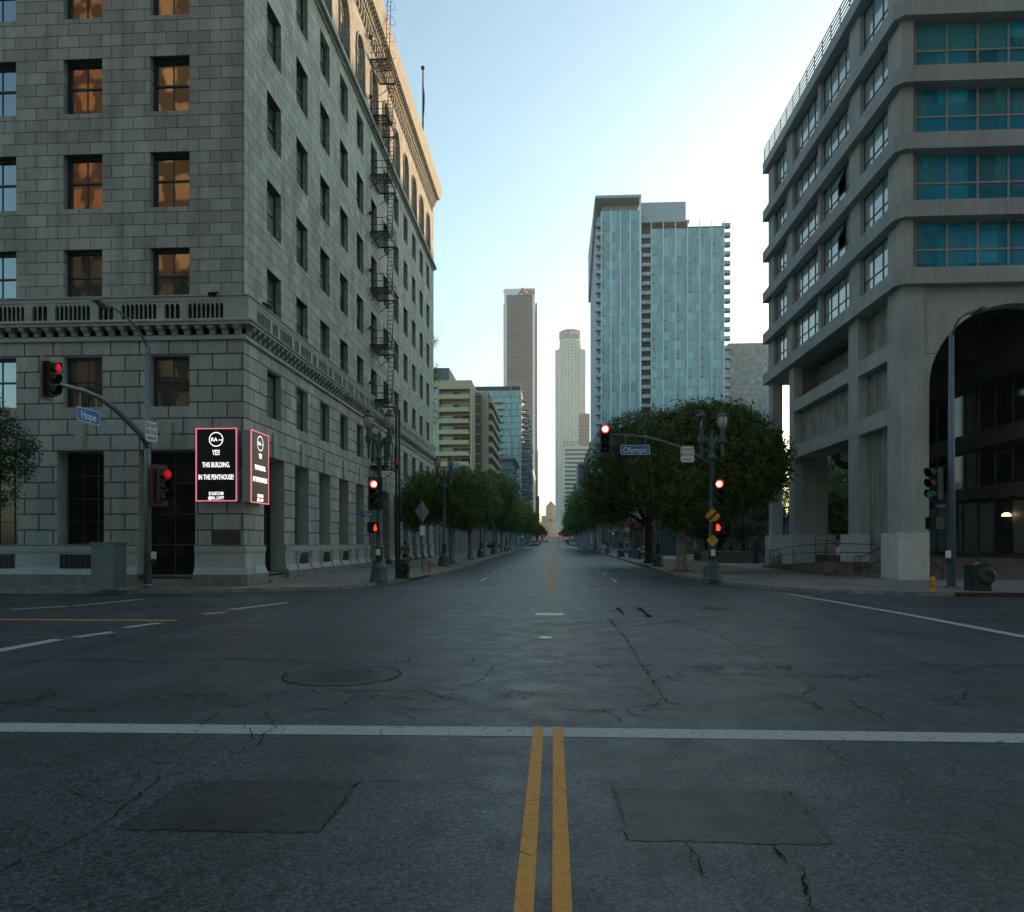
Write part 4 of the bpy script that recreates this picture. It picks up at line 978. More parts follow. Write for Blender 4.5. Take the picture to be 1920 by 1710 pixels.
# ramp
a=slp(1471,1063,.15); b=slp(1546,1079,.15); c=slp(1584,1078,.15)
rp=MB(); xr=15.0
rp.prism([(b[1],.2),(b[1],.2+.75),(a[1]+.0,.2+.22),(a[1],.2)],'x',b[0],16.4)
tag(rp.build('ramp',M_concD),'stained brown concrete ramp in front of the pillars','ramp')
ry0,ry1=b[1],a[1]; rx=b[0]+.08
pts=[(rx,ry1-.1,1.35),(rx,(ry0+ry1)/2-.5,1.75),(rx,ry0+.1,1.9),(17.2,ry0+.1,1.85)]
rail('two-rail steel railing along the stained ramp',[pts,[(p[0],p[1],p[2]-.45) for p in pts],[(17.0,ry1-2,2.45),(17.0,ry1-4,2.5),(17.6,ry0,2.0)],[(17.0,ry1-2,2.05),(17.0,ry1-4,2.1),(17.6,ry0,1.6)]],
 [((rx,ry1-.1,.5),(rx,ry1-.1,1.35)),((rx,ry1-1.6,.6),(rx,ry1-1.6,1.5)),((rx,ry1-3.3,.8),(rx,ry1-3.3,1.62)),((rx,(ry0+ry1)/2-.5,.8),(rx,(ry0+ry1)/2-.5,1.75)),((rx,ry0+.1,.9),(rx,ry0+.1,1.9)),((17.0,ry1-2,.5),(17.0,ry1-2,2.45)),((17,ry1-4,.5),(17,ry1-4,2.5))],(rx,ry0,.2))
# hanging round sculpture glimpsed under the block
hx,hz=onY(1594,850,56.5)
HS=thing('hanging_sculpture','orange, white and black round artwork hanging under the concrete block','sculpture',(hx,56.5,hz),world=True)
m=MB(); m.lathe([(1.0,-.06),(1.45,-.06),(1.45,.06),(1.0,.06),(1.0,-.06)],(0,0,0),32,False); m.xf(Matrix.Translation((hx,56.5,hz+.2))@Matrix.Rotation(R(90),4,'X')); m.build('black_ring',M_black,HS)
m=MB(); m.face([(hx-1.0,56.52,hz+.35),(hx-.3,56.52,hz+.65),(hx+.5,56.52,hz+.9),(hx+.6,56.52,hz+.3),(hx-.1,56.52,hz+.0),(hx-.7,56.52,hz-.1)]); m.face([(hx-1.0,56.6,hz+.35),(hx-.3,56.6,hz+.65),(hx+.5,56.6,hz+.9),(hx+.6,56.6,hz+.3),(hx-.1,56.6,hz+.0),(hx-.7,56.6,hz-.1)]); m.build('orange_panel',mat('orange_paint',(.75,.12,.015),.5),HS)
m=MB(); m.box(hx-.75,hx+.8,56.46,56.5,hz-.65,hz+.0); m.box(hx+.0,hx+.8,56.44,56.459,hz-.2,hz+.5); m.build('white_panel',mat('white_green_art',(.45,.50,.46),.6,mot=.4,msc=5),HS)
#@@FURN
# ---------------- street furniture ----------------
M_lampG=mat('street_lamp_green',(.06,.098,.092),.5,.1,mot=.15,msc=4)
M_galv=mat('galvanised_steel',(.22,.25,.27),.5,.5,mot=.15,msc=5)
M_sigB=mat('signal_black',(.012,.014,.016),.5,mot=.1); M_sigG=mat('signal_dark_green',(.015,.05,.035),.5,mot=.1)
M_red=emis('red_signal_lens',(1,.012,.03),1.3); M_redc=emis('red_signal_core',(1,.42,.26),1.8); M_reds=emis('red_signal_side',(.9,.01,.02),.12)
M_grn=emis('green_signal_lens',(.0,.55,.35),.6); M_grns=emis('green_signal_side',(.01,.25,.05),.004)
M_lens=mat('dark_lens',(.02,.008,.008),.25,mot=0)
M_globe=mat('frosted_globe',(.46,.42,.41),.35,mot=.15,msc=3)
M_blue=mat('street_sign_blue',(.01,.17,.46),.4,mot=.06); M_wht=mat('sign_white',(.80,.81,.81),.5,mot=.08); M_wt=mat('sign_letter_white',(.75,.76,.76),.5,mot=0); M_bk=mat('sign_letter_black',(.01,.01,.01),.5,mot=0)
M_yls=mat('warning_sign_yellow',(.70,.30,.01),.45,mot=.08)
def zg(x,y): return zr(y)+.15
def two_lantern(label,x,y,H_,open_left=False,arms=True,group='green cast-iron street lamps along the street'):
    s=H_/8.2
    t=thing('street_lamp',label,'street lamp',(x,y,zg(x,y)),0,group); t.scale=(s,s,s)
    m=MB(); m.lathe([(.46,0),(.46,.10),(.42,.14),(.36,.62),(.38,.68),(.33,.74),(.20,.90),(.19,1.0)],k=8,smooth=False,ph=R(22.5)); m.build('base',M_lampG,t)
    m=MB(); m.lathe([(.165,1.0),(.155,1.6),(.17,1.62),(.17,1.66),(.15,1.68),(.115,5.75),(.15,5.8),(.2,5.86),(.2,5.92),(.13,5.98),(.12,6.3),(.15,6.34),(.12,6.38),(.10,6.8),(.05,6.95)],k=12); m.build('shaft',M_lampG,t)
    if not arms: return t
    for sg in (-1,1):
        m=MB(); m.tube([(0,0,6.2),(sg*.10,0,6.55),(sg*.24,0,6.78),(sg*.42,0,6.84),(sg*.50,0,6.80)],[.10,.10,.085,.08,.08],8)
        m.box(sg*.50-.14,sg*.50+.14,-.14,.14,6.62,6.92); m.lathe([(.01,5.85),(.05,5.9),(.03,5.96),(.09,6.0),(.075,6.05),(.085,6.6)],(sg*.50,0,0),10)
        m.lathe([(.15,6.921),(.16,6.96),(.10,7.02),(.12,7.08),(.12,7.14),(.10,7.18),(.13,7.24),(.13,7.28)],(sg*.5,0,0),12); m.build('arm',M_lampG,t)
        g_=MB(); rp=[(.13,7.28),(.20,7.42),(.235,7.58),(.235,7.72),(.21,7.84)]
        l=MB()
        l.lathe([(.235,7.84),(.25,7.87),(.22,7.92),(.12,8.0),(.08,8.08),(.085,8.12),(.11,8.15),(.06,8.19),(.01,8.2)],(sg*.5,0,0),12)
        for k in range(6):
            a=2*math.pi*(k+.5)/6; l.tube([(sg*.5+(r+.008)*math.cos(a),(r+.008)*math.sin(a),z) for r,z in rp],.013,4)
        lo_=l.build('lantern',M_lampG,t)
        if open_left and sg<0:
            c=MB(); c.lathe([(.03,7.28),(.03,7.62),(.01,7.64)],(sg*.5,0,0),8); c.build('bulb',mat('bare_bulb',(.6,.6,.58),.4,mot=0),lo_)
        else:
            g_.lathe(rp,(sg*.5,0,0),14); g_.build('globe',M_globe,lo_)
    m=MB(); m.lathe([(.05,6.8),(.09,6.95),(.05,7.05),(.07,7.12),(.01,7.22)],k=8)
    for sg in(-1,1): m.tube([(0,0,6.7),(sg*.14,0,6.95),(sg*.05,0,7.05)],.02,5)
    m.build('finial',M_lampG,t)
    return t
def signal(label,loc,rz,lit,scale=1,lens_strong=True,back=None,group='traffic signal heads in the street',visor=.22):
    """local: faces -y; loc = centre of housing"""
    t=thing('traffic_signal',label,'traffic signal',loc,rz,group); t.scale=(scale,)*3
    m=MB(); 
    for k in range(3): m.box(-.18,.18,-.1,.12,-.54+k*.36+.005,-.18+k*.36-.005)
    m.build('housing',M_sigB,t)
    if back:
        m=MB(); m.box(-.30,.30,.121,.13,-.68,.68); m.build('backplate',back,t)
    for k,(c) in enumerate(('green','amber','red')):
        z=-.36+k*.36; m=MB(); n=10; r=.158
        for i in range(n):
            a=math.pi*(-.25+1.5*i/n); b=math.pi*(-.25+1.5*(i+1)/n)
            for rr in (r,r+.008): m.face([(rr*math.cos(a),-.1,z+rr*math.sin(a)),(rr*math.cos(b),-.1,z+rr*math.sin(b)),(rr*math.cos(b),-.1-visor*(.75+.25*math.sin(b)),z+rr*math.sin(b)),(rr*math.cos(a),-.1-visor*(.75+.25*math.sin(a)),z+rr*math.sin(a))])
        m.build('visor',M_sigB,t)
        m=MB(); on=(c==lit)
        if on and lens_strong: m.mi(0); m.lathe([(.15,-.0),(.15,.012),(.10,.035),(.0,.04)],k=16); m.mi(1); m.lathe([(.115,.036),(.08,.045),(.0,.048)],k=14); m.xf(Matrix.Translation((0,-.1,z))@Matrix.Rotation(R(90),4,'X')); m.build('lens',[M_red if c=='red' else M_grn,M_redc if c=='red' else M_grn],t)
        else:
            q=.14 if on else 0.0
            m.lathe([(.15,0),(.15,.012+q*.0),(.10,.035),(.0,.045)],k=16); m.xf(Matrix.Translation((0,-.1-q,z))@Matrix.Rotation(R(90),4,'X')); m.build('lens',(M_reds if c=='red' else M_grns) if on else M_lens,t)
    return t
def panel_sign(label,loc,rz,w_,h_,bm,lines,name='street_sign',border=None,cat='sign',lm=None,diamond=False,group=None,post=None):
    """local: faces -y, centred"""
    t=thing(name,label,cat,loc,rz,group)
    m=MB(); c=.12*min(w_,h_)
    poly=[(-w_/2+c,-h_/2),(w_/2-c,-h_/2),(w_/2,-h_/2+c),(w_/2,h_/2-c),(w_/2-c,h_/2),(-w_/2+c,h_/2),(-w_/2,h_/2-c),(-w_/2,-h_/2+c)]
    Mx=Matrix.Rotation(R(45),4,'Y') if diamond else Matrix.Identity(4)
    m.prism(poly,'y',-.008,.008); m.xf(Mx); m.build('panel',bm,t)
    if border:
        m=MB(); q=[(x*.97,z*.95 if h_<w_*.6 else z*.97) for x,z in poly]; q2=[(x*(1-.035),z*(1-.035*w_/h_)) for x,z in q]
        for i in range(8): j=(i+1)%8; m.face([(q[i][0],-.0095,q[i][1]),(q[j][0],-.0095,q[j][1]),(q2[j][0],-.0095,q2[j][1]),(q2[i][0],-.0095,q2[i][1])])
        m.xf(Mx); m.build('border',border,t)
    for s_,z,size,sx in lines: text_part('lettering',s_,size,lm,t,Matrix.Translation((0,-.012,z))@Matrix.Rotation(R(90),4,'X'),sx,.002,bold=size*.012)
    return t
# --- left lamp with signal ---
def base_of(px,py): 
    x,y=slp(px,py,.15); return x,y
lx,ly=base_of(711,1090.5); tz=onY(711,768,ly)[1]
HL=tz-zg(lx,ly)
two_lantern('green twin-lantern lamp post carrying the red signal before the stone building',lx,ly,HL)
px2,py2=base_of(1335,1088.5); tz=onY(1330,768,py2)[1]; HR=tz-zg(px2,py2)
two_lantern('green twin-lantern post with the curved signal arm, one lantern missing its globe',px2,py2,HR,open_left=True)
sc_=.054*ly*1000/1380/1.08/1.0
def sigscale(hpx,Y): return hpx/1380*Y/1.08
x_,z_=onY(702.5,925,ly-.35); signal('red signal head facing the camera on the left twin-lantern post',(x_,ly-.35,z_),0,'red',sigscale(50,ly),back=M_sigG)
x_,z_=onY(1347,925,py2-.3); signal('red signal head facing the camera low on the right lamp post',(x_,py2-.3,z_),0,'red',sigscale(50,py2))
x_,z_=onY(1134,823.5,py2); signal('red signal head hanging at the tip of the long curved arm',(x_,py2-.1,z_),0,'red',sigscale(52,py2))
# small white squares above lens
def anypart(t,name,mb,m): return mb.build(name,m,t)
# mast arm
p=[(1330,869),(1302,853),(1270,838),(1240,828),(1210,821),(1180,817.5),(1146,816.5)]
pts=[(onY(a,b,py2)[0],py2,onY(a,b,py2)[1]) for a,b in p]
ma=thing('mast_arm','long curved green arm reaching left from the right lamp post','mast arm',pts[0],world=True)
m=MB(); m.tube(pts,[.10,.095,.09,.085,.075,.07,.06],8); m.build('arm_tube',M_lampG,ma)
for a in (1173,1210):
    x_,z1=onY(a,820,py2); z0=onY(a,834,py2)[1]; m=MB(); m.box(x_-.02,x_+.02,py2-.02,py2+.02,z0,z1); m.box(x_-.05,x_+.05,py2-.1,py2+.1,z1-.02,z1+.1); m.build('hanger',M_galv,ma)
def px_sign(x0,x1,y0,y1,Y): a,zb=onY(x0,y1,Y); b,za=onY(x1,y0,Y); return (a+b)/2,(za+zb)/2,b-a,za-zb
x_,z_,w_,h_=px_sign(1163,1219,834,853,py2); panel_sign('blue Olympic street name sign hanging under the long arm',(x_,py2-.03,z_),0,w_,h_,M_blue,[('Olympic',-.02,h_*.78,.92)],'street_name_sign',M_wt,'street sign',M_wt)
x_,z_,w_,h_=px_sign(1276,1302,836,867,py2-.15); panel_sign('white do not block intersection sign on the right curved arm',(x_,py2-.15,z_),0,w_,h_,M_wht,[('DO NOT',h_*.27,h_*.27,.75),('BLOCK',-h_*.03,h_*.29,.85),('INTERSECTION',-h_*.33,h_*.15,.58)],'regulatory_sign',M_bk,'sign',M_bk)
x_,z_,w_,h_=px_sign(1321,1352,952,983,py2-.25); tA=panel_sign('orange diamond sign with a black arrow on the right lamp post',(x_,py2-.25,z_),0,w_*.72,w_*.72,M_yls,[],'warning_sign',M_bk,'sign',M_bk,True)
m=MB(); a=w_; M_=Matrix.Rotation(R(0),4,'Y')
ar_=[(-.26,-.20),(-.20,-.03),(-.155,-.075),(.16,.24),(.24,.16),(-.075,-.155),(-.03,-.20)]
m.prism([(x*w_*1.15,z*w_*1.15) for x,z in ar_],'y',-.02,-.011); m.build('arrow',M_bk,tA)
x_,z_,w_,h_=px_sign(1324,1348,1001,1026,py2-.2); tD=panel_sign('small yellow diamond marker low on the right lamp post',(x_,py2-.2,z_),0,w_*.72,w_*.72,mat('faded_yellow',(.55,.36,.02),.5,mot=.2,msc=9),[],'warning_sign',None,'sign',M_bk,True)
m=MB()
for k in range(9): m.disc(((k%3-1)*.09*w_*1.6,-.0095,(k//3-1)*.09*w_*1.6),(0,-1,0),w_*.035,10)
m.build('reflectors',mat('amber_reflector',(.8,.5,.05),.2,mot=0),tD)
# pedestrian heads
def pedhead(label,loc,rz,kind,s=1):
    t=thing('pedestrian_signal',label,'pedestrian signal',loc,rz,'pedestrian signals at the crossing'); t.scale=(s,)*3
    m=MB(); m.box(-.23,.23,-.12,.12,-.22,.22); m.box(-.25,.25,-.26,-.12,.22,.24); m.box(-.25,-.23,-.26,-.12,-.22,.22); m.box(.23,.25,-.26,-.12,-.22,.22); m.build('housing',M_sigB,t)
    Me=emis('pedestrian_red_led',(1,.06,.03),.9)
    if kind=='hand':
        m=MB(); m.box(-.07,.07,-.135,-.125,-.13,.0)
        for k,(x,h) in enumerate(((-.055,.11),(-.018,.14),(.018,.13),(.055,.10))): m.box(x-.014,x+.014,-.135,-.125,.004,h)
        m.prism([(.072,-.09),(.12,-.0),(.095,.02),(.072,-.02)],'y',-.135,-.125); m.build('hand_symbol',Me,t)
    elif kind: text_part('countdown_digit',kind,.40,Me,t,Matrix.Translation((.06,-.135,0))@Matrix.Rotation(R(90),4,'X'),.7,.003,bold=.008)
    return t
x_,z_=onY(1344,989,py2-.2); pedhead('red hand pedestrian signal between the two diamond signs',(x_+.02,py2-.2,z_),0,'hand',sigscale(22,py2)*2.2)
x_,z_=onY(703,990,ly-.2); pedhead('pedestrian countdown showing a red six on the left post',(x_,ly-.25,z_),0,'6',sigscale(21,ly)*2.3)
x_,z_,w_,h_=px_sign(676,704,959,970,ly-.15); panel_sign('small blue Olympic street sign on the left lamp post',(x_,ly-.15,z_),R(-6),w_*1.0,h_,M_blue,[('Olympic',.03,h_*.6,.8),('900 W',-h_*.32,h_*.34,.9)],'street_name_sign',None,'street sign',M_wt)
def button(label,px,py,Y):
    x_,z_=onY(px,py,Y); t=thing('push_button',label,'push button',(x_,Y,z_),0,'pedestrian push buttons on the poles')
    m=MB(); m.box(-.09,.09,-.03,.03,.0,.28); m.build('instruction_plate',M_wht,t); m=MB(); m.box(-.07,.07,-.06,.03,-.2,-.002); m.disc((0,-.062,-.1),(0,-1,0),.035); m.build('button_box',M_black,t)
button('white push button plate on the left lamp post',709,1041,ly-.22); button('white push button plate on the right lamp post',1337,1042,py2-.22)
# --- left mast at the junction corner (beside stone building) ---
mx,my=gz(277,1103.5,.15); zt=onY(277,648,my)[1]
LM=thing('signal_mast','grey steel mast with curved signal arm and street light before the stone front','signal mast',(mx,my,.15),world=True)
m=MB(); m.tube([(mx,my,.15),(mx,my,zt)],[.145,.10],12); m.build('pole',M_galv,LM)
m=MB(); m.box(mx-.2,mx+.2,my-.2,my+.2,.15,.22); m.lathe([(.2,.22),(.19,.3),(.15,.34)],(mx,my,0),10); m.build('base_plate',M_galv,LM)
zj=onY(283,835,my)[1]
ysig=mx/ (dr(97)[0]/dr(97)[1])
ctrl=[(283,835),(262,812),(240,790),(218,768),(186,745),(155,732),(117,722),(75,706)]
pts=[(mx,my,zj)]
for a,b in ctrl[1:]:
    yy_,zz_=onX(a,b,mx); pts.append((mx,min(yy_,my-.05),zz_))
m=MB(); m.tube(pts,[.12,.115,.11,.10,.09,.085,.075,.06],8); m.build('signal_arm',M_galv,LM)
m=MB(); m.lathe([(.16,-.12),(.16,.12)],(mx,my,zj),10); m.build('collar',M_galv,LM)
zl=onX(277,655,mx)[1]; lp=[(277,652),(262,622),(240,597),(215,578),(200,570)]
pts=[]
for i,(a,b) in enumerate(lp):
    yy_,zz_=onX(a,b,mx); pts.append((mx,my if i==0 else yy_,zz_))
m=MB(); m.tube(pts,.04,7); m.build('lamp_arm',M_galv,LM)
yy_,zz_=onX(188,569,mx); m=MB(); m.prism([(-.11,-.05),(.11,-.05),(.14,0),(.08,.08),(-.08,.08),(-.14,0)],'y',-.38,.38); m.xf(Matrix.Translation((mx,yy_,zz_))@Matrix.Rotation(R(-8),4,'X')); m.build('lamp_head',M_galv,LM)
yy_,zz_=onX(98,711,mx+.25); s_=sigscale(71,yy_*.99); signal('signal head seen side-on at the end of the left mast arm',(mx+.2,yy_,zz_),R(90),'red',s_*.95,False,back=mat('yellowed_backplate',(.16,.14,.09),.6))
m=MB()
for a,b,c,d in ((150,733,150,762),(180,742,180,770)):
    y0_,z0_=onX(a,b,mx); y1_,z1_=onX(c,d,mx); m.box(mx-.02,mx+.02,y0_-.02,y0_+.02,z1_,z0_)
m.xf(Matrix.Identity(4)); build_each(m,'sign_hanger',M_galv,LM)
ya_,za_=onX(142,760,mx); yb_,zb_=onX(186,771,mx); zc_=onX(142,788,mx)[1]
panel_sign('blue Hope street name sign hanging from the left mast arm',(mx+.02,(ya_+yb_)/2,(za_+zc_)/2),R(90),abs(yb_-ya_),abs(za_-zc_),M_blue,[('Hope',-.01,abs(za_-zc_)*.78,.95)],'street_name_sign',M_wt,'street sign',M_wt)
x_,z_,w_,h_=px_sign(273,292,789,828,my-.2); ya_=onX(273,800,mx+.2)[0]; yb_=onX(293,800,mx+.2)[0]
panel_sign('pink-lit do not block intersection sign on the left mast',(mx+.2,my-.1,z_),R(75),.62,h_,M_wht,[('DO NOT',h_*.27,h_*.28,.62),('BLOCK',-h_*.04,h_*.28,.72),('INTERSECTION',-h_*.33,h_*.17,.45)],'regulatory_sign',M_bk,'sign',M_bk)
x_,z_=onY(304,910,my); signal('lower signal head at the right of the left mast, in pink light',(x_,my,z_),R(68),'red',sigscale(64,my),False,back=mat('pink_lit_backplate',(.16,.02,.03),.6))  # pink light on the backplate is put into its red colour
button('white push button plate on the grey mast by the dark doorway',288,1048,my-.12)
# --- right mast ---
rx_,ry_=gz(1784,1103.5,.15); zt=onY(1783,624,ry_)[1]
RM=thing('street_light_mast','tall grey steel street light mast in front of the arched portico','street light',(rx_,ry_,.15),world=True)
m=MB(); m.tube([(rx_,ry_,.15),(rx_,ry_,zt)],[.155,.085],12); m.build('pole',mat('blue_grey_steel',(.13,.19,.23),.5,.3,mot=.15),RM)
m=MB(); m.box(rx_-.24,rx_+.24,ry_-.2,ry_+.2,.15,.24); m.build('base_plate',M_galv,RM)
pts=[(rx_,ry_,zt-.2)]
for a,b in ((1790,612),(1799,597),(1812,588),(1824,583)): yy_,zz_=onX(a,b,rx_); pts.append((rx_,min(yy_,ry_-.05),zz_))
m=MB(); m.tube(pts,.04,7); m.build('lamp_arm',MATS['blue_grey_steel'],RM)
yy_,zz_=onX(1833,583,rx_); m=MB(); m.prism([(-.10,-.04),(.10,-.04),(.13,0),(.08,.07),(-.08,.07),(-.13,0)],'y',-.35,.35); m.xf(Matrix.Translation((rx_,yy_,zz_))); m.lathe([(.05,.07),(.05,.14)],(rx_,yy_+.2,zz_),8); m.build('lamp_head',MATS['blue_grey_steel'],RM)
x_,z_=onY(1755,907,ry_); signal('green signal head facing left beside the right mast',(x_,ry_,z_),R(-72),'green',sigscale(58,ry_),False,visor=.3)
x_,z_=onY(1756,981,ry_); pedhead('dark pedestrian signal facing left beside the right mast',(x_,ry_,z_),R(-72),None,sigscale(24,ry_)*2.2)
m=MB()
for b in (874,968,995): x0_,z0_=onY(1764,b,ry_); m.box(x0_,rx_,ry_-.015,ry_+.015,z0_-.02,z0_+.02)
build_each(m,'mounting_bracket',M_black,RM)
x_,z_,w_,h_=px_sign(1753,1777,943,954,ry_-.1); panel_sign('small dark blue Hope street sign beside the right mast',(x_,ry_-.1,z_),R(-8),w_,h_,mat('dark_sign_blue',(.008,.02,.10),.4,mot=.05),[('Hope ST',0,h_*.55,.7)],'street_name_sign',None,'street sign',mat('dull_sign_letter',(.35,.4,.45),.5,mot=0))
button('white push button plate on the right grey mast',1778,1046,ry_-.12)
# --- dark utility pole and red bell ---
ux,uy=slp(746,1056,.15); uy=42.5; ux=xat(746,uy)
UP=thing('utility_pole','tall dark blue utility pole between lamp post and fire escape','utility pole',(ux,uy,zg(ux,uy)),world=True)
for d in (-.09,.09):
    m=MB(); m.tube([(ux+d,uy,zg(ux,uy)),(ux+d,uy,onY(746,768,uy)[1])],.07,8); m.build('pipe',mat('dark_blue_pole',(.02,.035,.05),.5,mot=.1),UP)
bx,bz=onY(743.5,868,uy-.15)
t=thing('alarm_bell','small red bell mounted on the dark utility pole','alarm bell',(bx,uy-.2,bz),world=True)
m=MB(); m.lathe([(.17,-.04),(.17,.03),(.10,.09),(.01,.11)],k=14); m.xf(Matrix.Translation((bx,uy-.2,bz))@Matrix.Rotation(R(90),4,'X')); m.build('gong',mat('bell_red',(.45,.06,.05),.5),t)
m=MB(); m.box(bx-.13,bx+.13,uy-.19,uy-.07,bz-.35,bz-.1); m.build('mount_box',M_black,t)
# --- utility cabinet ---
c0=gz(171,1107,.15); c1=gz(212,1108,.15); c2=gz(225,1102,.15); zc_=onY(190,1019,c0[1])[1]
CB=thing('utility_cabinet','grey-green utility cabinet on the kerb left of the signal mast','utility cabinet',(c0[0],c0[1],.15),world=True)
m=MB(); m.prism([(c0[0],c0[1]),(c1[0],c1[1]),(c1[0]+.05,c1[1]+.75),(c0[0]+.05,c0[1]+.75)],'z',.2,zc_); m.build('body',mat('cabinet_grey_green',(.10,.13,.13),.6,mot=.12,msc=2),CB)
m=MB(); m.prism([(c0[0]-.05,c0[1]-.04),(c1[0]+.05,c1[1]-.04),(c1[0]+.1,c1[1]+.8),(c0[0],c0[1]+.8)],'z',zc_,zc_+.05); m.build('lid',MATS['cabinet_grey_green'],CB)
m=MB(); m.box(c0[0]-.1,c1[0]+.15,c0[1]-.1,c0[1]+.85,.15,.25); m.build('concrete_pad',M_kerb,CB)
m=MB(); mx_=(c0[0]+c1[0])/2; m.box(mx_-.012,mx_+.012,c0[1]-.012,c0[1]-.001,.3,zc_-.05); m.box(c1[0]-.16,c1[0]-.12,c0[1]-.04,c0[1]-.002,.95,1.15); m.build('door_seam_and_handle',M_black,CB)
# --- bins ---
def bin_(label,x,y,s=1):
    t=thing('litter_bin',label,'litter bin',(x,y,zg(x,y)),0,'dark green square litter bins with round fronts'); t.scale=(s,)*3
    Mg=mat('bin_dark_green',(.012,.035,.032),.45,mot=.15,msc=6)
    m=MB(); m.prism([(-.34,-.34),(.34,-.34),(.34,.34),(-.34,.34)],'z',.06,.98); m.box(-.36,.36,-.36,.36,.0,.06); m.box(-.37,.37,-.37,.37,.981,1.03); m.build('body',Mg,t)
    m=MB(); m.lathe([(.36,0),(.36,.05),(.33,.09),(.22,.13),(.20,.12),(.14,.15),(.10,.10),(.01,.10)],k=24); m.xf(Matrix.Translation((.14,-.34,.62))@Matrix.Rotation(R(90),4,'X')); m.build('round_front',Mg,t)
    m=MB()
    rr=random.Random(int(x*10))
    for k in range(9):
        a=rr.uniform(0,6.3); r=rr.uniform(0,.2); c=Vector((r*math.cos(a),r*math.sin(a),1.03)); q=[c+Vector((rr.uniform(-.12,.12),rr.uniform(-.12,.12),rr.uniform(0,.12))) for _ in range(4)]; m.face(q); m.face([q[0],q[2],q[1]])
    m.build('rubbish',mat('mixed_rubbish',(.45,.30,.25),.8,mot=.8,msc=15),t)
x_,y_=base_of(755,1084.5); bin_('dark green litter bin overflowing slightly, in front of the walker',x_,y_,.032*y_*1000/1380/1.03*1.1)
x_,y_=gz(1833,1108,.15); bin_('large dark litter bin at the right edge beside the mast',x_,y_,48/1380*y_/1.03*.98)
# --- hydrants ---
def hydrant(label,x,y,h,col):
    t=thing('fire_hydrant',label,'fire hydrant',(x,y,zg(x,y)),R(15),'yellow fire hydrants at the kerb'); t.scale=(h/.8,)*3
    Mh=mat('hydrant_'+col,{'pale':(.50,.33,.12),'yellow':(.62,.34,.03)}[col],.55,mot=.3,msc=8)
    m=MB(); m.lathe([(.16,0),(.16,.04),(.11,.05),(.105,.5),(.13,.51),(.13,.55),(.12,.56),(.115,.66),(.07,.74),(.02,.76),(.025,.8),(.01,.8)],k=14); m.build('barrel',Mh,t)
    for a,z,r in ((0,.42,.06),(180,.42,.06),(250,.38,.085)):
        m=MB(); m.lathe([(r,.0),(r,.17),(r*1.25,.175),(r*1.25,.21),(r*.5,.22),(r*.4,.26)],k=10); m.xf(Matrix.Translation((0,0,z))@Matrix.Rotation(R(a),4,'Z')@Matrix.Rotation(R(90),4,'Y')); m.build('outlet',Mh,t)
x_,y_=base_of(807.5,1071); hydrant('pale orange hydrant near the leaning sign on the left pavement',x_,y_,23/1380*y_,'pale')
x_,y_=gz(1749,1109,.15); hydrant('yellow hydrant on the red kerb at the right corner',x_,y_,29/1380*y_,'yellow')
x_,y_=base_of(949,1035); hydrant('far yellow hydrant among the left street trees',x_,y_,.85,'yellow')
x_,y_=base_of(1128.5,1036); hydrant('far yellow hydrant on the right pavement',x_,y_,.95,'yellow')
# --- leaning diamond sign seen from the back ---
x_,y_=base_of(792,1074.5); zt=onY(790,938,y_)[1]
LS=thing('road_sign','grey back of a diamond road sign on a thin post, left pavement','road sign',(x_,y_,zg(x_,y_)),world=True)
m=MB(); m.tube([(x_,y_,zg(x_,y_)),(x_-.03,y_,zt-.1)],.035,7); m.build('post',M_galv,LS)
m=MB(); hh=(onY(790,980,y_)[1]-zt)/2; m.prism([(0,-.55),(.55,0),(0,.55),(-.55,0)],'y',-.01,.01); hs=abs(hh)/.55
m.xf(Matrix.Translation((x_-.03,y_+.08,zt-abs(hh)))@Matrix.Rotation(R(62),4,'Z')@Matrix.Scale(hs,4)); m.build('diamond_plate',M_galv,LS)
m=MB(); m.box(-.17,.17,-.01,.01,-.26,.26); m.xf(Matrix.Translation((x_,y_-.05,zt-2*abs(hh)-.45))@Matrix.Rotation(R(50),4,'Z')); m.build('small_plate',M_wht,LS)
# --- more lamps down the street ---
for a,b,c,lab,arms in ((832.5,1061.5,857,'second green lamp post on the left, lanterns above the tree tops',True),(901.5,1045.5,930,'dark lamp post between the second and third left trees',True),(925.5,1039.5,945,'fourth green lamp post on the left among the trunks',True),(949,1034,960,'farthest thin lamp post in the left tree row',True),
    (1234,1062,0,'dark lamp post with a small square sign beside the bikes',True),(1164,1044.5,0,'green lamp post behind the advertising kiosk',True),(1139.5,1038.5,0,'slim green lamp post past the parking sign on the right',True),(1117,1032.5,0,'farthest visible lamp post on the right',True)):
    x_,y_=base_of(a,b); two_lantern(lab,x_,y_,HL,arms=arms)
x_,y_=base_of(1234,1061); x2,z2=onY(1232,981,y_-.25); panel_sign('small square sign high on the dark lamp post by the bikes',(x2,y_-.25,z2),0,.36,.42,mat('dull_pink_sign',(.20,.13,.12),.6,mot=.1),[('P',0,.3,1)],'parking_sign',M_wht,'sign',M_wht)
x_,y_=base_of(1149.5,1042); t=thing('parking_sign','thin post with a small red and white parking sign, right pavement','parking sign',(x_,y_,zg(x_,y_)),world=True)
zt=onY(1148,996,y_)[1]; m=MB(); m.tube([(x_,y_,zg(x_,y_)),(x_,y_,zt)],.03,6); m.build('post',M_galv,t)
m=MB(); m.mi(0).box(x_-.17,x_+.17,y_-.05,y_-.035,zt-.42,zt); m.mi(1).box(x_-.17,x_+.17,y_-.056,y_-.051,zt-.12,zt); m.build('plate',[M_wht,mat('sign_red',(.4,.04,.04),.5)],t)
m=MB(); m.box(x_-.08,x_+.2,y_-.1,y_+.04,zt-1.9,zt-1.1); m.build('meter_box',M_galv,t)
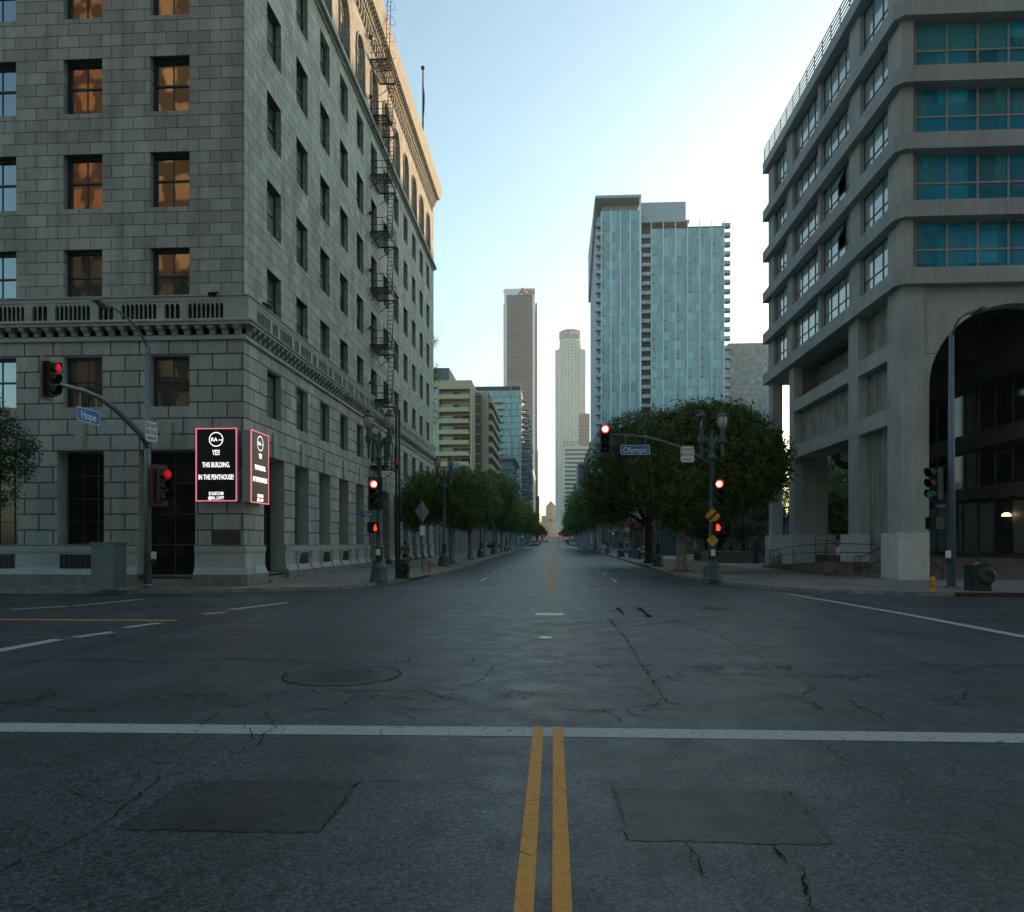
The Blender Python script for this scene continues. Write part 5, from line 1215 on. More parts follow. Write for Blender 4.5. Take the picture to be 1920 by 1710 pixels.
#@@RIGHT
# --- bike share, kiosk, fences on the right ---
kx,ky=base_of(1176,1036.5); 
K=thing('advertising_kiosk','slim kiosk with a green and white poster on the right pavement','kiosk',(kx,ky,zg(kx,ky)),world=True)
s_=ky/1380; m=MB(); m.box(kx-.42,kx+.42,ky,ky+.25,zg(kx,ky),zg(kx,ky)+2.15); m.build('frame',mat('kiosk_grey',(.12,.13,.13),.5),K)
m=MB(); m.mi(0).box(kx-.36,kx+.36,ky-.012,ky-.001,zg(kx,ky)+.35,zg(kx,ky)+2.05); m.mi(1).box(kx-.36,kx+.36,ky-.016,ky-.0125,zg(kx,ky)+1.55,zg(kx,ky)+2.05); m.mi(2).box(kx-.2,kx+.2,ky-.0165,ky-.0126,zg(kx,ky)+.7,zg(kx,ky)+1.35)
m.build('poster',[mat('poster_white',(.35,.40,.38),.5,mot=.25,msc=6),mat('poster_green',(.18,.32,.02),.5,mot=.3,msc=7),mat('poster_dark',(.04,.05,.06),.5,mot=.5,msc=7)],K)
x_,y_=kx+.05,ky+2.5; zt=onY(1175,985,y_)[1]; z0=onY(1175,997,y_)[1]; t=thing('notice_board','white notice board on a post above the kiosk','notice board',(x_,y_,zg(x_,y_)),world=True)
m=MB(); m.tube([(x_+.2,y_+.05,zg(x_,y_)),(x_+.2,y_+.05,zt)],.04,6); m.build('post',M_galv,t); m=MB(); m.box(x_-.5,x_+.5,y_-.02,y_+.02,z0,zt); m.build('board',mat('notice_white',(.5,.55,.58),.5,mot=.08),t)
def bike(label,loc,rz,col):
    t=thing('hire_bike',label,'bicycle',loc,rz,'hire bikes docked in a row')
    for x in (-.53,.53):
        m=MB(); m.tube([(x+.33*math.cos(2*math.pi*k/16),0,.34+.33*math.sin(2*math.pi*k/16)) for k in range(17)],.022,5,False)
        for k in range(8): a=math.pi*k/8; m.tube([(x-.32*math.cos(a),0,.34-.32*math.sin(a)),(x+.32*math.cos(a),0,.34+.32*math.sin(a))],.003,3,False)
        m.build('wheel',M_black,t)
        m=MB(); m.tube([(x+.37*math.cos(R(a)),0,.34+.37*math.sin(R(a))) for a in range(20,170,15)],.03,5); m.build('mudguard',col,t)
    m=MB(); m.tube([(-.53,0,.34),(-.12,0,.32),(.38,0,.78),(.42,0,.95)],.03,6); m.tube([(-.12,0,.32),(-.25,0,.85)],.025,6); m.tube([(-.53,0,.34),(-.22,0,.72)],.015,5); m.tube([(.40,0,.9),(.53,0,.34)],.025,6); m.build('frame',M_black,t)
    m=MB(); m.tube([(.30,-.28,1.08),(.42,-.12,1.06),(.42,.12,1.06),(.30,.28,1.08)],.018,6); m.tube([(.40,0,.9),(.42,0,1.06)],.02,6); m.build('handlebar',mat('white_bike_part',(.6,.6,.6),.4,mot=0),t)
    m=MB(); m.prism([(-.16,-.08),(-.16,.08),(.14,.02),(.14,-.02)],'z',.0,.05); m.xf(Matrix.Translation((-.26,0,.88))); m.build('saddle',M_black,t); return t
bx0,by0=base_of(1190,1046); bx1,by1=base_of(1246,1054); Mbk=mat('bike_white_guard',(.55,.56,.55),.4,mot=0)
b0=None; nb=9
names=['first','second','third','fourth','fifth','sixth','seventh','eighth','ninth']
X0=bx0+.7
for k in range(nb):
    y=by0+3+ -k*.95; lab=f'{names[k]} docked hire bike counting from the kiosk end of the row'
    if b0 is None: b0=bike(lab,(X0,y,zg(0,y)),R(25),Mbk)
    else: place(b0,(X0+k*.03,y,zg(0,y)),R(25),lab)
dk=MB(); ya,yb_=by0+3.8,by0+3-8.6
dk.box(X0-.95,X0-.75,yb_,ya,zr(by0)+.15,zr(by0)+.95); dk.prism([(yb_-.01,zr(by0)+.95),(ya,zr(by0)+.95),(ya-1.0,zr(by0)+1.1),(yb_+.6,zr(by0)+1.1)],'x',X0-.96,X0-.74)
tag(dk.build('bike_dock',mat('dark_blue_dock',(.025,.04,.055),.5,mot=.2,msc=4)),'long low dark blue dock in front of the hire bikes','bike dock')
# blue-grey fence and iron gate behind the trees
fY=slp(1250,1040,.15)[1]; FYY=82.; fx0,fx1=xat(1222,FYY),xat(1272,FYY)
FN=thing('corrugated_fence','blue-grey corrugated fence behind the dark lamp post','fence',(fx0,FYY,zg(0,FYY)),world=True)
m=MB(); x=fx0; z0,z1=zr(FYY)+.2,onY(1250,1000,FYY)[1]
while x<fx1: m.box(x,x+.16,FYY,FYY+.06,z0,z1); m.box(x+.16,x+.22,FYY+.02,FYY+.06,z0,z1); x+=.22
m.build('corrugated_panel',mat('fence_blue_grey',(.07,.11,.14),.6,.2,mot=.15,msc=3),FN)
for px_ in (1223,1246,1270):
    x=xat(px_,FYY-.1); m=MB(); m.box(x-.06,x+.06,FYY-.15,FYY-.03,z0,z1+.3); m.build('fence_post',MATS['fence_blue_grey'],FN)
m=MB(); m.box(fx0,fx1,FYY-.1,FYY-.06,z1+.05,z1+.12); m.build('top_rail',MATS['fence_blue_grey'],FN)
x0,x1=xat(1284,76),xat(1300,76); IG=thing('iron_gate','low iron bar gate beside the yellow post','gate',(x0,76,zg(0,76)),world=True)
m=MB(); x=x0; z1=onY(1290,1024,76)[1]; z0=zg(0,76)
while x<=x1: m.box(x-.012,x+.012,75.98,76.02,z0,z1); x+=.11
m.box(x0,x1,75.985,76.015,z1-.06,z1-.02); m.box(x0,x1,75.985,76.015,z0+.05,z0+.09); m.build('bars',M_galv,IG)
x_,z1=onY(1303.5,1006,76.5); t=MB(); t.box(x_-.15,x_+.15,76.4,76.6,zr(76)+.15,z1); t.box(x_-.17,x_+.17,76.38,76.62,z1,z1+.04); tag(t.build('yellow_post',mat('yellow_banner',(.45,.40,.05),.6,mot=.5,msc=6)),'yellow painted post right of the iron gate','post')
x0,x1=xat(1285,79),xat(1300,79); za,zb_=onY(1290,1018,79)[1],onY(1290,1001,79)[1]
t=MB(); t.mi(0).box(x0,x1,79,79.05,za,zb_); t.mi(1).box(x0+.1,x1-.3,78.98,78.999,za+.3,zb_-.1); t.mi(2).box(x0+.2,x0+.45,78.96,78.979,za+.1,zb_-.2); tag(t.build('mural_panel',[mat('mural_blue',(.02,.05,.25),.6,mot=.3,msc=5),mat('mural_red',(.30,.03,.06),.6,mot=.4,msc=5),mat('mural_pale',(.3,.25,.15),.6,mot=.4,msc=8)]),'blue and red painted panel behind the iron gate','mural')
lw_=MB(); a=xat(1302,66); lw_.box(a,a+2.6,66,66.4,zr(66)+.1,onY(1310,1031,66)[1]); tag(lw_.build('low_wall',M_concD),'low grey-brown wall right of the nearest right tree','wall')
# dark stair railings farther right (between tree and pillars)
for i,(px_,Y_) in enumerate(((1342,60),(1372,58),(1398,57.5),(1420,57.2))):
    x=xat(px_,Y_); zb=zr(Y_)+.15
    rail(f'dark slanting stair railing, number {["one","two","three","four"][i]} from the right lamp post towards the pillars',[[(x,Y_,zb+.9),(x+1.6,Y_+.3,zb+2.0)],[(x,Y_,zb+.5),(x+1.6,Y_+.3,zb+1.6)]],[((x,Y_,zb),(x,Y_,zb+.92)),((x+.8,Y_+.15,zb+.2),(x+.8,Y_+.15,zb+1.45)),((x+1.6,Y_+.3,zb+.6),(x+1.6,Y_+.3,zb+2.0))],(x,Y_,zb))
st2=MB()
for i in range(5): st2.box(xat(1335,61)+i*.0,XP+.5,58.8+i*.4,66,zr(60)+.15+i*.17,zr(60)+.32+i*.17)
tag(st2.build('wide_steps',M_concD),'wide dark steps behind the railings left of the pillars','steps')
rw=MB(); rw.box(xat(1412,57.6),xat(1412,57.6)+.4,57.4,57.8,zr(57)+.1,2.2); tag(rw.build('dark_pillar',mat('dark_slate',(.03,.04,.045),.6,mot=.2)),'short dark slate pillar among the stair railings','pillar')
# bougainvillea canopy + low shop behind trees right
cx,cy=13,92
SHB=thing('low_shop_building','low shop with beige columns behind the bikes','shop',(cx,cy,zg(0,cy)),world=True)
m=MB(); m.box(12.9,30,92,168,.3,5.2); m.build('wall',mat('dark_shop_wall',(.06,.055,.05),.8,mot=.3,msc=1),SHB)
m=MB(); m.box(12.3,13.4,91.7,168.2,4.3,4.9); m.build('fascia',mat('beige_column',(.25,.22,.17),.8,mot=.15),SHB)
for k in range(16): m=MB(); m.box(12.45,12.89,92.5+k*4.9,93.1+k*4.9,zr(93+k*4.9)+.1,4.29); m.build('column',MATS['beige_column'],SHB)
# --- person ---
def person():
    Yp=47.5; xp=xat(759.5,Yp); z0=zg(xp,Yp)
    t=thing('person','person in a blue-grey jacket carrying a bag, walking behind the left litter bin','person',(xp,Yp,z0),R(8))
    def skin(name,vs,es,m,sub=2):
        me=bpy.data.meshes.new(name); me.from_pydata([v[:3] for v in vs],es,[]); o=bpy.data.objects.new(name,me); COL.objects.link(o)
        md_=o.modifiers.new('s','SKIN'); 
        for i,v in enumerate(vs): me.skin_vertices[0].data[i].radius=(v[3],v[4] if len(v)>4 else v[3])
        me.skin_vertices[0].data[0].use_root=True
        o.modifiers.new('b','SUBSURF').levels=sub
        dg=bpy.context.evaluated_depsgraph_get(); nm=bpy.data.meshes.new_from_object(o.evaluated_get(dg)); 
        COL.objects.unlink(o); bpy.data.objects.remove(o)
        nm.materials.clear(); nm.materials.append(m)
        for p in nm.polygons: p.use_smooth=True
        n=bpy.data.objects.new(name,nm); COL.objects.link(n); n.parent=t; return n
    Ms=mat('skin_tone',(.22,.12,.08),.6,mot=.05); 
    vs=[(0,0,.95,.13,.10),(0,0,1.15,.14,.10),(0,-.01,1.36,.17,.10),(0,0,1.46,.06,.06),(0,-.02,1.56,.075,.085),(0,-.02,1.66,.08,.09),
        (.19,0,1.40,.055,.055),(.25,.03,1.13,.042,.042),(.22,-.12,.92,.032,.032),(.215,-.15,.84,.028,.035),
        (-.19,0,1.40,.055,.055),(-.26,.02,1.13,.042,.042),(-.25,-.1,.90,.032,.032),(-.245,-.12,.82,.028,.035),
        (.10,0,.88,.09,.09),(.11,-.16,.50,.065,.065),(.11,-.02,.10,.045,.045),(.11,-.16,.04,.04,.03),
        (-.10,0,.88,.09,.09),(-.11,.06,.50,.065,.065),(-.11,.26,.14,.045,.045),(-.11,.18,.04,.04,.03)]
    es=[(0,1),(1,2),(2,3),(3,4),(4,5),(2,6),(6,7),(7,8),(8,9),(2,10),(10,11),(11,12),(12,13),(0,14),(14,15),(15,16),(16,17),(0,18),(18,19),(19,20),(20,21)]
    skin('body',vs,es,Ms)
    J=mat('blue_grey_jacket',(.06,.10,.14),.8,mot=.15,msc=8)
    skin('jacket',[(0,0,.93,.165,.125),(0,0,1.15,.165,.12),(0,-.01,1.34,.185,.12),(0,0,1.44,.09,.08),(.19,0,1.39,.075,.07),(.25,.03,1.13,.058,.055),(.225,-.10,.95,.048,.045),(-.19,0,1.39,.075,.07),(-.26,.02,1.13,.058,.055),(-.252,-.08,.93,.048,.045)],[(0,1),(1,2),(2,3),(2,4),(4,5),(5,6),(2,7),(7,8),(8,9)],J)
    T=mat('black_trousers',(.012,.012,.014),.8,mot=.1)
    skin('trousers',[(0,0,.93,.15,.115),(.10,0,.86,.105,.10),(.11,-.15,.50,.078,.078),(.11,-.03,.14,.06,.06),(-.10,0,.86,.105,.10),(-.11,.06,.50,.078,.078),(-.11,.24,.18,.06,.06)],[(0,1),(1,2),(2,3),(0,4),(4,5),(5,6)],T)
    h=MB(); h.lathe([(.06,1.60),(.092,1.63),(.097,1.68),(.08,1.735),(.04,1.76),(.01,1.765)],(0,.01,0),14); h.build('hair',T,t)
    h=MB(); h.box(-.03,.03,-.115,-.10,1.60,1.62); h.build('face_detail',Ms,t)
    b=thing('carried_bag','orange and dark bag held in the walker\'s hand','bag',(xp+.3,Yp-.15,z0+.45)); m=MB(); m.prism([(-.14,0),(.14,0),(.17,.3),(-.17,.3)],'y',-.07,.07); m.build('bag_body',mat('bag_orange',(.35,.13,.02),.7,mot=.8,msc=9),b); m=MB(); m.tube([(-.08,0,.3),(-.06,0,.42),(.06,0,.42),(.08,0,.3)],.012,5); m.build('strap',M_black,b)
person()
#@@TREES
# ---------------- trees ----------------
def leafmat(name,c1,c2):
    m=bpy.data.materials.new(name); m.use_nodes=True; N,L=nodes(m); b=N['Principled BSDF']; b.inputs['Roughness'].default_value=.45; b.inputs['Specular IOR Level'].default_value=.2
    g=N.new('ShaderNodeNewGeometry'); mx=N.new('ShaderNodeMix'); mx.data_type='RGBA'; mx.inputs['A'].default_value=(*c1,1); mx.inputs['B'].default_value=(*c2,1)
    n=N.new('ShaderNodeTexNoise'); n.inputs['Scale'].default_value=2.2; n.inputs['Detail'].default_value=3; L.new(g.outputs['Position'],n.inputs['Vector'])
    ad=N.new('ShaderNodeMath'); ad.operation='MULTIPLY_ADD'; ad.inputs[1].default_value=.55; L.new(g.outputs['Random Per Island'],ad.inputs[0])
    mr=N.new('ShaderNodeMapRange'); mr.inputs['From Min'].default_value=.35; mr.inputs['From Max'].default_value=.7; mr.inputs['To Max'].default_value=.6; mr.inputs['To Min'].default_value=-.1; L.new(n.outputs['Fac'],mr.inputs['Value']); L.new(mr.outputs[0],ad.inputs[2])
    L.new(ad.outputs[0],mx.inputs['Factor']); L.new(mx.outputs['Result'],b.inputs['Base Color'])
    tr=N.new('ShaderNodeBsdfTranslucent'); L.new(mx.outputs['Result'],tr.inputs['Color']); ms=N.new('ShaderNodeMixShader'); ms.inputs[0].default_value=.25
    L.new(b.outputs[0],ms.inputs[1]); L.new(tr.outputs[0],ms.inputs[2]); L.new(ms.outputs[0],N['Material Output'].inputs[0]); MATS[name]=m; return m
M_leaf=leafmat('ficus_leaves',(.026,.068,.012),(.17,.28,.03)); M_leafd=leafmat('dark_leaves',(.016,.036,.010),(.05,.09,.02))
M_leafR=leafmat('shaded_ficus_leaves',(.014,.038,.010),(.16,.245,.028))  # darker copy of the ficus leaves, shade put into the colour
M_bark=mat('grey_bark',(.36,.35,.33),.95,mot=.45,msc=5,bump=.8,bsc=9); M_barkd=mat('dark_bark',(.06,.052,.045),.95,mot=.4,msc=5,bump=.8,bsc=9)
def crown_mesh(name,lobes,n,size,seed,m,zcut=None):
    r=random.Random(seed); V=[];Fc=[]
    tot=sum(l[3]*l[4]*l[5] for l in lobes)**1.0
    ws=[(l[3]*l[4]*l[5])**(2/3) for l in lobes]
    # twig clusters
    def inside(p,skip):
        for i,l in enumerate(lobes):
            if i==skip: continue
            if ((p[0]-l[0])/l[3])**2+((p[1]-l[1])/l[4])**2+((p[2]-l[2])/l[5])**2<.72: return True
        return False
    nc=n//12; made=0; guard=0
    while made<nc and guard<nc*6:
        guard+=1
        i=r.choices(range(len(lobes)),ws)[0]; l=lobes[i]
        d=Vector((r.gauss(0,1),r.gauss(0,1),r.gauss(0,1))).normalized()
        rad=1-abs(r.gauss(0,.10)) if r.random()<.8 else r.uniform(.5,.9)
        lump=1+.10*math.sin(d.x*7+i)*math.sin(d.y*6+2*i)*math.cos(d.z*5+i)+.06*math.sin(d.x*15+d.z*11+i)*math.cos(d.y*13)
        if r.random()<.08: rad*=1.07
        p=Vector((l[0]+d.x*l[3]*rad*lump,l[1]+d.y*l[4]*rad*lump,l[2]+d.z*l[5]*rad*lump))
        if zcut is not None and p.z<zcut+.25*math.sin(p.x*3)+.2*math.sin(p.y*4): continue
        if inside(p,i): continue
        made+=1
        out=(d+Vector((0,0,.25))).normalized()
        cs=r.uniform(.6,1.15)
        for k in range(12):
            q=p+Vector((r.gauss(0,1),r.gauss(0,1),r.gauss(0,.8)))*size*cs
            nrm=(out+Vector((r.gauss(0,.42),r.gauss(0,.42),r.gauss(0,.42)))).normalized()
            t=nrm.cross(Vector((r.gauss(0,1),r.gauss(0,1),r.gauss(0,1)))).normalized(); b=nrm.cross(t)
            s=size*r.uniform(.55,1.15); w_=s*.42; n0=len(V)
            V+= [tuple(q-t*s*.5),tuple(q+b*w_*.5+nrm*s*.06),tuple(q+t*s*.6),tuple(q-b*w_*.5+nrm*s*.06)]
            Fc.append((n0,n0+1,n0+2,n0+3))
    me=bpy.data.meshes.new(name); me.from_pydata(V,[],Fc); me.materials.append(m); me.update(); return me
def core_mesh(name,lobes,m,f=.72):
    mb=MB()
    for l in lobes:
        rings=[]
        for i in range(1,8):
            th=math.pi*i/8; rings.append([(l[0]+f*l[3]*math.sin(th)*math.cos(2*math.pi*j/10)*(1+.12*math.sin(j*3+i*2)),l[1]+f*l[4]*math.sin(th)*math.sin(2*math.pi*j/10)*(1+.12*math.cos(j*2+i)),l[2]+f*l[5]*math.cos(th)) for j in range(10)])
        mb.loft(rings)
    me=bpy.data.meshes.new(name); me.from_pydata([tuple(v) for v in mb.v],[],mb.f); me.materials.append(m)
    return me
def street_tree(name,label,x,y,z,trunk_h,lobes,n,size,seed,m=None,bark=None,group=None,limbs=5,trunk_r=.26,lean=0,zcut=None,core=True,cat='tree'):
    m=m or M_leaf; bark=bark or M_bark
    t=thing(name,label,cat,(x,y,z),0,group); r=random.Random(seed+99)
    tb=MB(); tb.tube([(0,0,-.05),(.03,.02,.25),(.0,0,trunk_h*.5),(lean*.5,0,trunk_h)],[trunk_r*1.45,trunk_r*1.05,trunk_r*.9,trunk_r*1.0],10)
    to=tb.build('trunk',bark,t)
    for k in range(limbs):
        l=lobes[k%len(lobes)]; a=2*math.pi*k/limbs+r.uniform(-.3,.3)
        e=Vector((l[0]+l[3]*.45*math.cos(a),l[1]+l[4]*.45*math.sin(a),l[2]+l[5]*.1)); s=Vector((lean*.5,0,trunk_h-.12)); md_=s.lerp(e,.45)+Vector((0,0,-.15*(e-s).length*.4))+Vector((r.uniform(-.15,.15),r.uniform(-.15,.15),0))
        b=MB(); b.tube([s,md_,e],[trunk_r*.55,trunk_r*.36,trunk_r*.14],7)
        md2=md_.lerp(e,.4); e2=md2+Vector((math.cos(a+1)*1.1,math.sin(a+1)*1.1,1.1)); b.tube([md2,e2],[trunk_r*.22,.03],5)
        b.build('limb',bark,to)
    c=bpy.data.objects.new('crown',crown_mesh('crown',lobes,n,size,seed,m,zcut)); COL.objects.link(c); c.parent=t
    if core:
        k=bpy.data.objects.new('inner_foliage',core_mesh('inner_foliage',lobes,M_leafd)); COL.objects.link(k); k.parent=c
    return t
def zat(py,px,Y): return onY(px,py,Y)[1]
GR='clipped ficus trees along the street'
# right hero tree R1: crown px 1170..1475
x,y=base_of(1277,1070.5); z=zg(x,y)
def lob(px0,px1,py0,py1,Y,ox,oy,oz,ry):
    a=xat(px0,Y); b=xat(px1,Y); zt=zat(py0,(px0+px1)/2,Y); zb=zat(py1,(px0+px1)/2,Y)
    return ((a+b)/2-ox,Y-oy,(zt+zb)/2-oz,(b-a)/2,ry,(zt-zb)/2)
L1_=[lob(1185,1400,762,985,y,x,y,z,3.4),lob(1290,1470,768,965,y+.5,x,y,z,3.3),lob(1210,1350,830,1000,y-1.2,x,y,z,2.6),lob(1370,1476,800,935,y,x,y,z,2.2),lob(1240,1420,757,850,y+1,x,y,z,2.6)]
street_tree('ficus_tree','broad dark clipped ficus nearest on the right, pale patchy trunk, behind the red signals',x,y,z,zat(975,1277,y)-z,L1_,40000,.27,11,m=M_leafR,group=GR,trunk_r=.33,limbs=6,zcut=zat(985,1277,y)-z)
x,y=base_of(1217,1055.5); z=zg(x,y)
L2_=[lob(1100,1260,800,960,y,x,y,z,3.6),lob(1125,1300,768,900,y+1,x,y,z,3.4),lob(1093,1200,860,985,y,x,y,z,3),lob(1180,1330,790,980,y,x,y,z,3.2)]
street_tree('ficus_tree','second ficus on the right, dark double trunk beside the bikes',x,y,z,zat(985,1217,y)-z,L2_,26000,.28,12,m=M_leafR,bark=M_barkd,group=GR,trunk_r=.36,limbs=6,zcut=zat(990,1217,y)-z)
# left heroes
x,y=base_of(847,1057); z=zg(x,y)
LL=[lob(752,850,885,985,y,x,y,z,2.6),lob(800,920,878,975,y,x,y,z,2.7),lob(748,800,905,1000,y-.3,x,y,z,1.6),lob(830,905,920,990,y-1,x,y,z,2)]
street_tree('ficus_tree','nearest left ficus with bright green rounded crown overlapping the stone wall',x,y,z,zat(990,847,y)-z,LL,22000,.23,21,group=GR,trunk_r=.25,limbs=6,zcut=zat(992,847,y)-z)
x,y=base_of(882,1048.5); z=zg(x,y)
LL=[lob(835,925,882,985,y,x,y,z,2.8),lob(860,938,900,985,y,x,y,z,2.5),lob(850,900,915,995,y-1,x,y,z,2)]
street_tree('ficus_tree','second left ficus with a forked grey trunk',x,y,z,zat(990,882,y)-z,LL,14000,.26,22,group=GR,trunk_r=.27,limbs=6,zcut=zat(996,882,y)-z)
x,y=base_of(909,1041.8); z=zg(x,y)
LL=[lob(872,976,884,975,y,x,y,z,3.6),lob(900,975,905,985,y,x,y,z,3)]
street_tree('ficus_tree','third left ficus with a smooth dark dome crown reaching farthest over the road',x,y,z,zat(990,909,y)-z,LL,15000,.25,23,m=M_leaf,group=GR,trunk_r=.27,limbs=5,zcut=zat(990,909,y)-z)
# rows down the street (shared meshes, own trunks and crowns)
def lobs(rx,rz,zc): return [(0,0,zc,rx,rx*.95,rz),(rx*.4,.3,zc-.4,rx*.7,rx*.7,rz*.8),(-rx*.45,-.2,zc-.3,rx*.65,rx*.7,rz*.85),(0,-rx*.4,zc+.2,rx*.6,rx*.6,rz*.9)]
protoA=street_tree('ficus_tree','fourth left ficus, mid green, beyond the domed one',*base_of(931,1037.5),zg(*base_of(931,1037.5)),2.9,lobs(3.3,2.1,5.2),9000,.30,31,group=GR,zcut=2.9)
def P_(px,py): x,y=base_of(px,py); return (x,y,zg(x,y))
rowL=[(941,1035.3,'fifth left ficus, pale slanting trunk',.95),(957,1031.3,'sixth left ficus, brighter green crown',1.12),(969,1028.5,'seventh left ficus just before the far junction',1.05)]
for i,(a,b,lab,s) in enumerate(rowL): place(protoA,P_(a,b),R(50+70*i),lab,s)
place(protoA,P_(976,1026.8),R(11),'eighth left ficus at the far junction corner',1.15)
rowR=[(1124,1034.5,'third right ficus with a pale trunk by the yellow hydrant',1.35),(1113,1032,'sixth right ficus in the dark row',1.2),(1103,1030,'seventh right ficus in the dark row',1.2),(1095,1028,'eighth right ficus in the dark row',1.15),(1087,1026.3,'ninth right ficus, last before the far junction',1.1)]
for i,(a,b,lab,s) in enumerate(rowR): place(protoA,P_(a,b),R(20+47*i),lab,s)
ordn=['first','second','third','fourth','fifth','sixth','seventh','eighth','ninth','tenth','eleventh','twelfth']
k=0
for y in (206,222,240,258,278,300,324):
    for sd,nm in ((-8.6,'left'),(8.8,'right')): place(protoA,(sd,y,zg(0,y)),R(37*k),f'{ordn[k//2]} distant {nm} street tree beyond the far junction',1.15); k+=1
k=0
for y in (385,415,450,490,540,600,660):
    for sd,nm in ((-9,'left'),(9.2,'right')): place(protoA,(sd,y,zg(0,y)),R(53*k),f'{ordn[k//2]} very distant {nm} tree on the street towards the pyramid-roofed tower',1.2); k+=1
# background planting right, between and behind the pillars
GB='garden trees behind the right-hand buildings'
for i,(px_,Y_,rx,zc,h_,lab) in enumerate(((1395,72,3.6,4.6,2.2,'dark garden tree left of the far pillar'),(1350,68,3.2,3.8,1.8,'low dark garden tree behind the stair railings'),(1432,80,3.0,7.2,4,'taller leafy tree beside the sky slit'),(1545,66,3.2,7.6,3.6,'airy pale tree seen between the pillars, above the hedge'),(1585,70,3.4,7.4,3.6,'airy pale tree behind the round sculpture'),(1325,70,3,5,2,'garden tree behind the yellow post'),(1470,84,2.5,6.2,3.4,'narrow leafy tree below the sky slit'))):
    x=xat(px_,Y_); street_tree('garden_tree',lab,x,Y_,zg(0,Y_),h_,lobs(rx,rx*.75,zc),5000,.26,60+i,m=M_leafd if i in (0,1,5) else M_leaf,bark=M_barkd,group=GB,core=i in(0,1,5))
def hedge(label,x0,x1,y,z1,seed):
    w_=(x1-x0)/2; return street_tree('hedge_tree',label,(x0+x1)/2,y,zg(0,y),1.6,[(0,0,(z1+1.7)/2,w_,1.4,(z1-1.0)/2),(-w_*.5,0,z1*.6,w_*.6,1.5,z1*.38),(w_*.5,0,z1*.62,w_*.6,1.5,z1*.38)],7000,.2,seed,m=M_leaf,bark=M_barkd,group=GB,trunk_r=.22)
hedge('dense leafy green hedge tree seen through the pillars',xat(1520,61),xat(1605,61),61,zat(912,1560,61)-.4,71)
# palms
def palm(label,x,y,h,r_,seed):
    t=thing('palm_tree',label,'palm tree',(x,y,zg(x,y)),0,'small palms behind the railings'); r=random.Random(seed)
    m=MB(); m.tube([(0,0,0),(.05,0,h*.5),(.1,.05,h)],[.16,.12,.10],7); m.build('trunk',M_barkd,t)
    m=MB()
    for k in range(16):
        a=r.uniform(0,6.28); el=r.uniform(.1,1.2); L=r_*r.uniform(.8,1.1); pr=None
        for i in range(7):
            u=i/6; p=Vector((.1+math.cos(a)*math.cos(el)*L*u,math.sin(a)*math.cos(el)*L*u,h+math.sin(el)*L*u-1.1*L*u*u*.8)); sd=Vector((-math.sin(a),math.cos(a),0))
            if pr is not None:
                for s in (-1,1):
                    for q in (0,.5): c=pr.lerp(p,q); m.face([c,c+sd*s*.28*(1-u*.6)+Vector((math.cos(a)*.2,math.sin(a)*.2,-.12)),pr.lerp(p,q+.25)])
            pr=p
    m.build('fronds',M_leafd,t)
for i,(px_,Y_,h_,lab) in enumerate(((1340,66,2.6,'small palm behind the amber arrow sign'),(1370,64,3.2,'small palm right of the right lamp post'),(1402,66,2.4,'small palm against the dark railings'),(1424,63,3.0,'small palm beside the far pillar'))): palm(lab,xat(px_,Y_),Y_,h_,1.9,i)
# bougainvillea-like red flowering canopy
M_bg=leafmat('magenta_flowers',(.10,.005,.02),(.35,.01,.06))
x=xat(1196,86); street_tree('flowering_shrub','tree-like shrub with magenta red flowers above the bikes',x,86,zg(0,86),3.0,[(0,0,4.0,2.2,1.5,.9),(-1.6,0,3.5,1.3,1.2,.7),(3.2,.4,4.6,2.2,1.2,.8)],3500,.22,81,m=M_bg,bark=M_barkd,cat='shrub',core=False)
# branches entering at the left edge
x=-20.9; y=24.6
x=xat(-45,25.5); y=25.5
z3=lambda py:onY(20,py,25.5)[1]-.15
street_tree('edge_tree','leafy dark branches entering the picture at the left edge',-23.2,27.6,.15,2.9,[(2.4,-1.2,z3(840),1.25,1.4,1.25),(1.6,-1.2,z3(775),1.1,1.3,.8),(1.0,-1.2,z3(910),2.0,1.4,1.3)],9000,.15,83,m=M_leafd,bark=M_barkd,core=False,trunk_r=.16)
# tall tree behind the far end of the stone building
street_tree('tall_tree','tall thin tree just showing past the far edge of the stone building',-15.1,86,zg(0,86),14,[(.5,0,21.6,1.2,1.2,1.5),(.4,0,25.0,1.0,1.0,1.2),(.3,0,16.5,1.1,1.1,1.6)],2600,.28,84,bark=M_barkd,core=False,trunk_r=.2)
#@@FAR
# ---------------- far buildings ----------------
def units(parent,name,spots,protos,mats,seed=1):
    """spots: local offsets (nearest first). First 100 are parts sharing meshes, the rest one 'stuff' part."""
    r=random.Random(seed); mes=[]
    for i,p in enumerate(protos):
        me=bpy.data.meshes.new(name); me.from_pydata([tuple(v) for v in p.v],[],p.f)
        for m in mats: me.materials.append(m)
        me.polygons.foreach_set('material_index',p.m); me.update(); mes.append(me)
    spots=sorted(spots,key=lambda s:(Vector(s)+Vector(parent['_w'])-cam.location).length)
    rest=MB()
    for i,s in enumerate(spots):
        k=r.randrange(len(protos))
        if i<100: o=bpy.data.objects.new(name,mes[k]); COL.objects.link(o); o.parent=parent; o.location=s
        else:
            n=len(rest.v); p=protos[k]; rest.v+=[(v[0]+s[0],v[1]+s[1],v[2]+s[2]) for v in p.v]; rest.f+=[tuple(a+n for a in f) for f in p.f]; rest.m+=p.m; rest.sm+=[False]*len(p.f)
    if rest.f:
        w0=tuple(parent['_w']); parent['_w']=(0.0,0.0,0.0); rest.build(name,mats,parent,kind='stuff'); parent['_w']=w0
def body(t,x0,x1,y0,y1,z0,z1,m,name='wall'): b=MB(); b.box(x0,x1,y0,y1,z0,z1); return b.build(name,m,t)
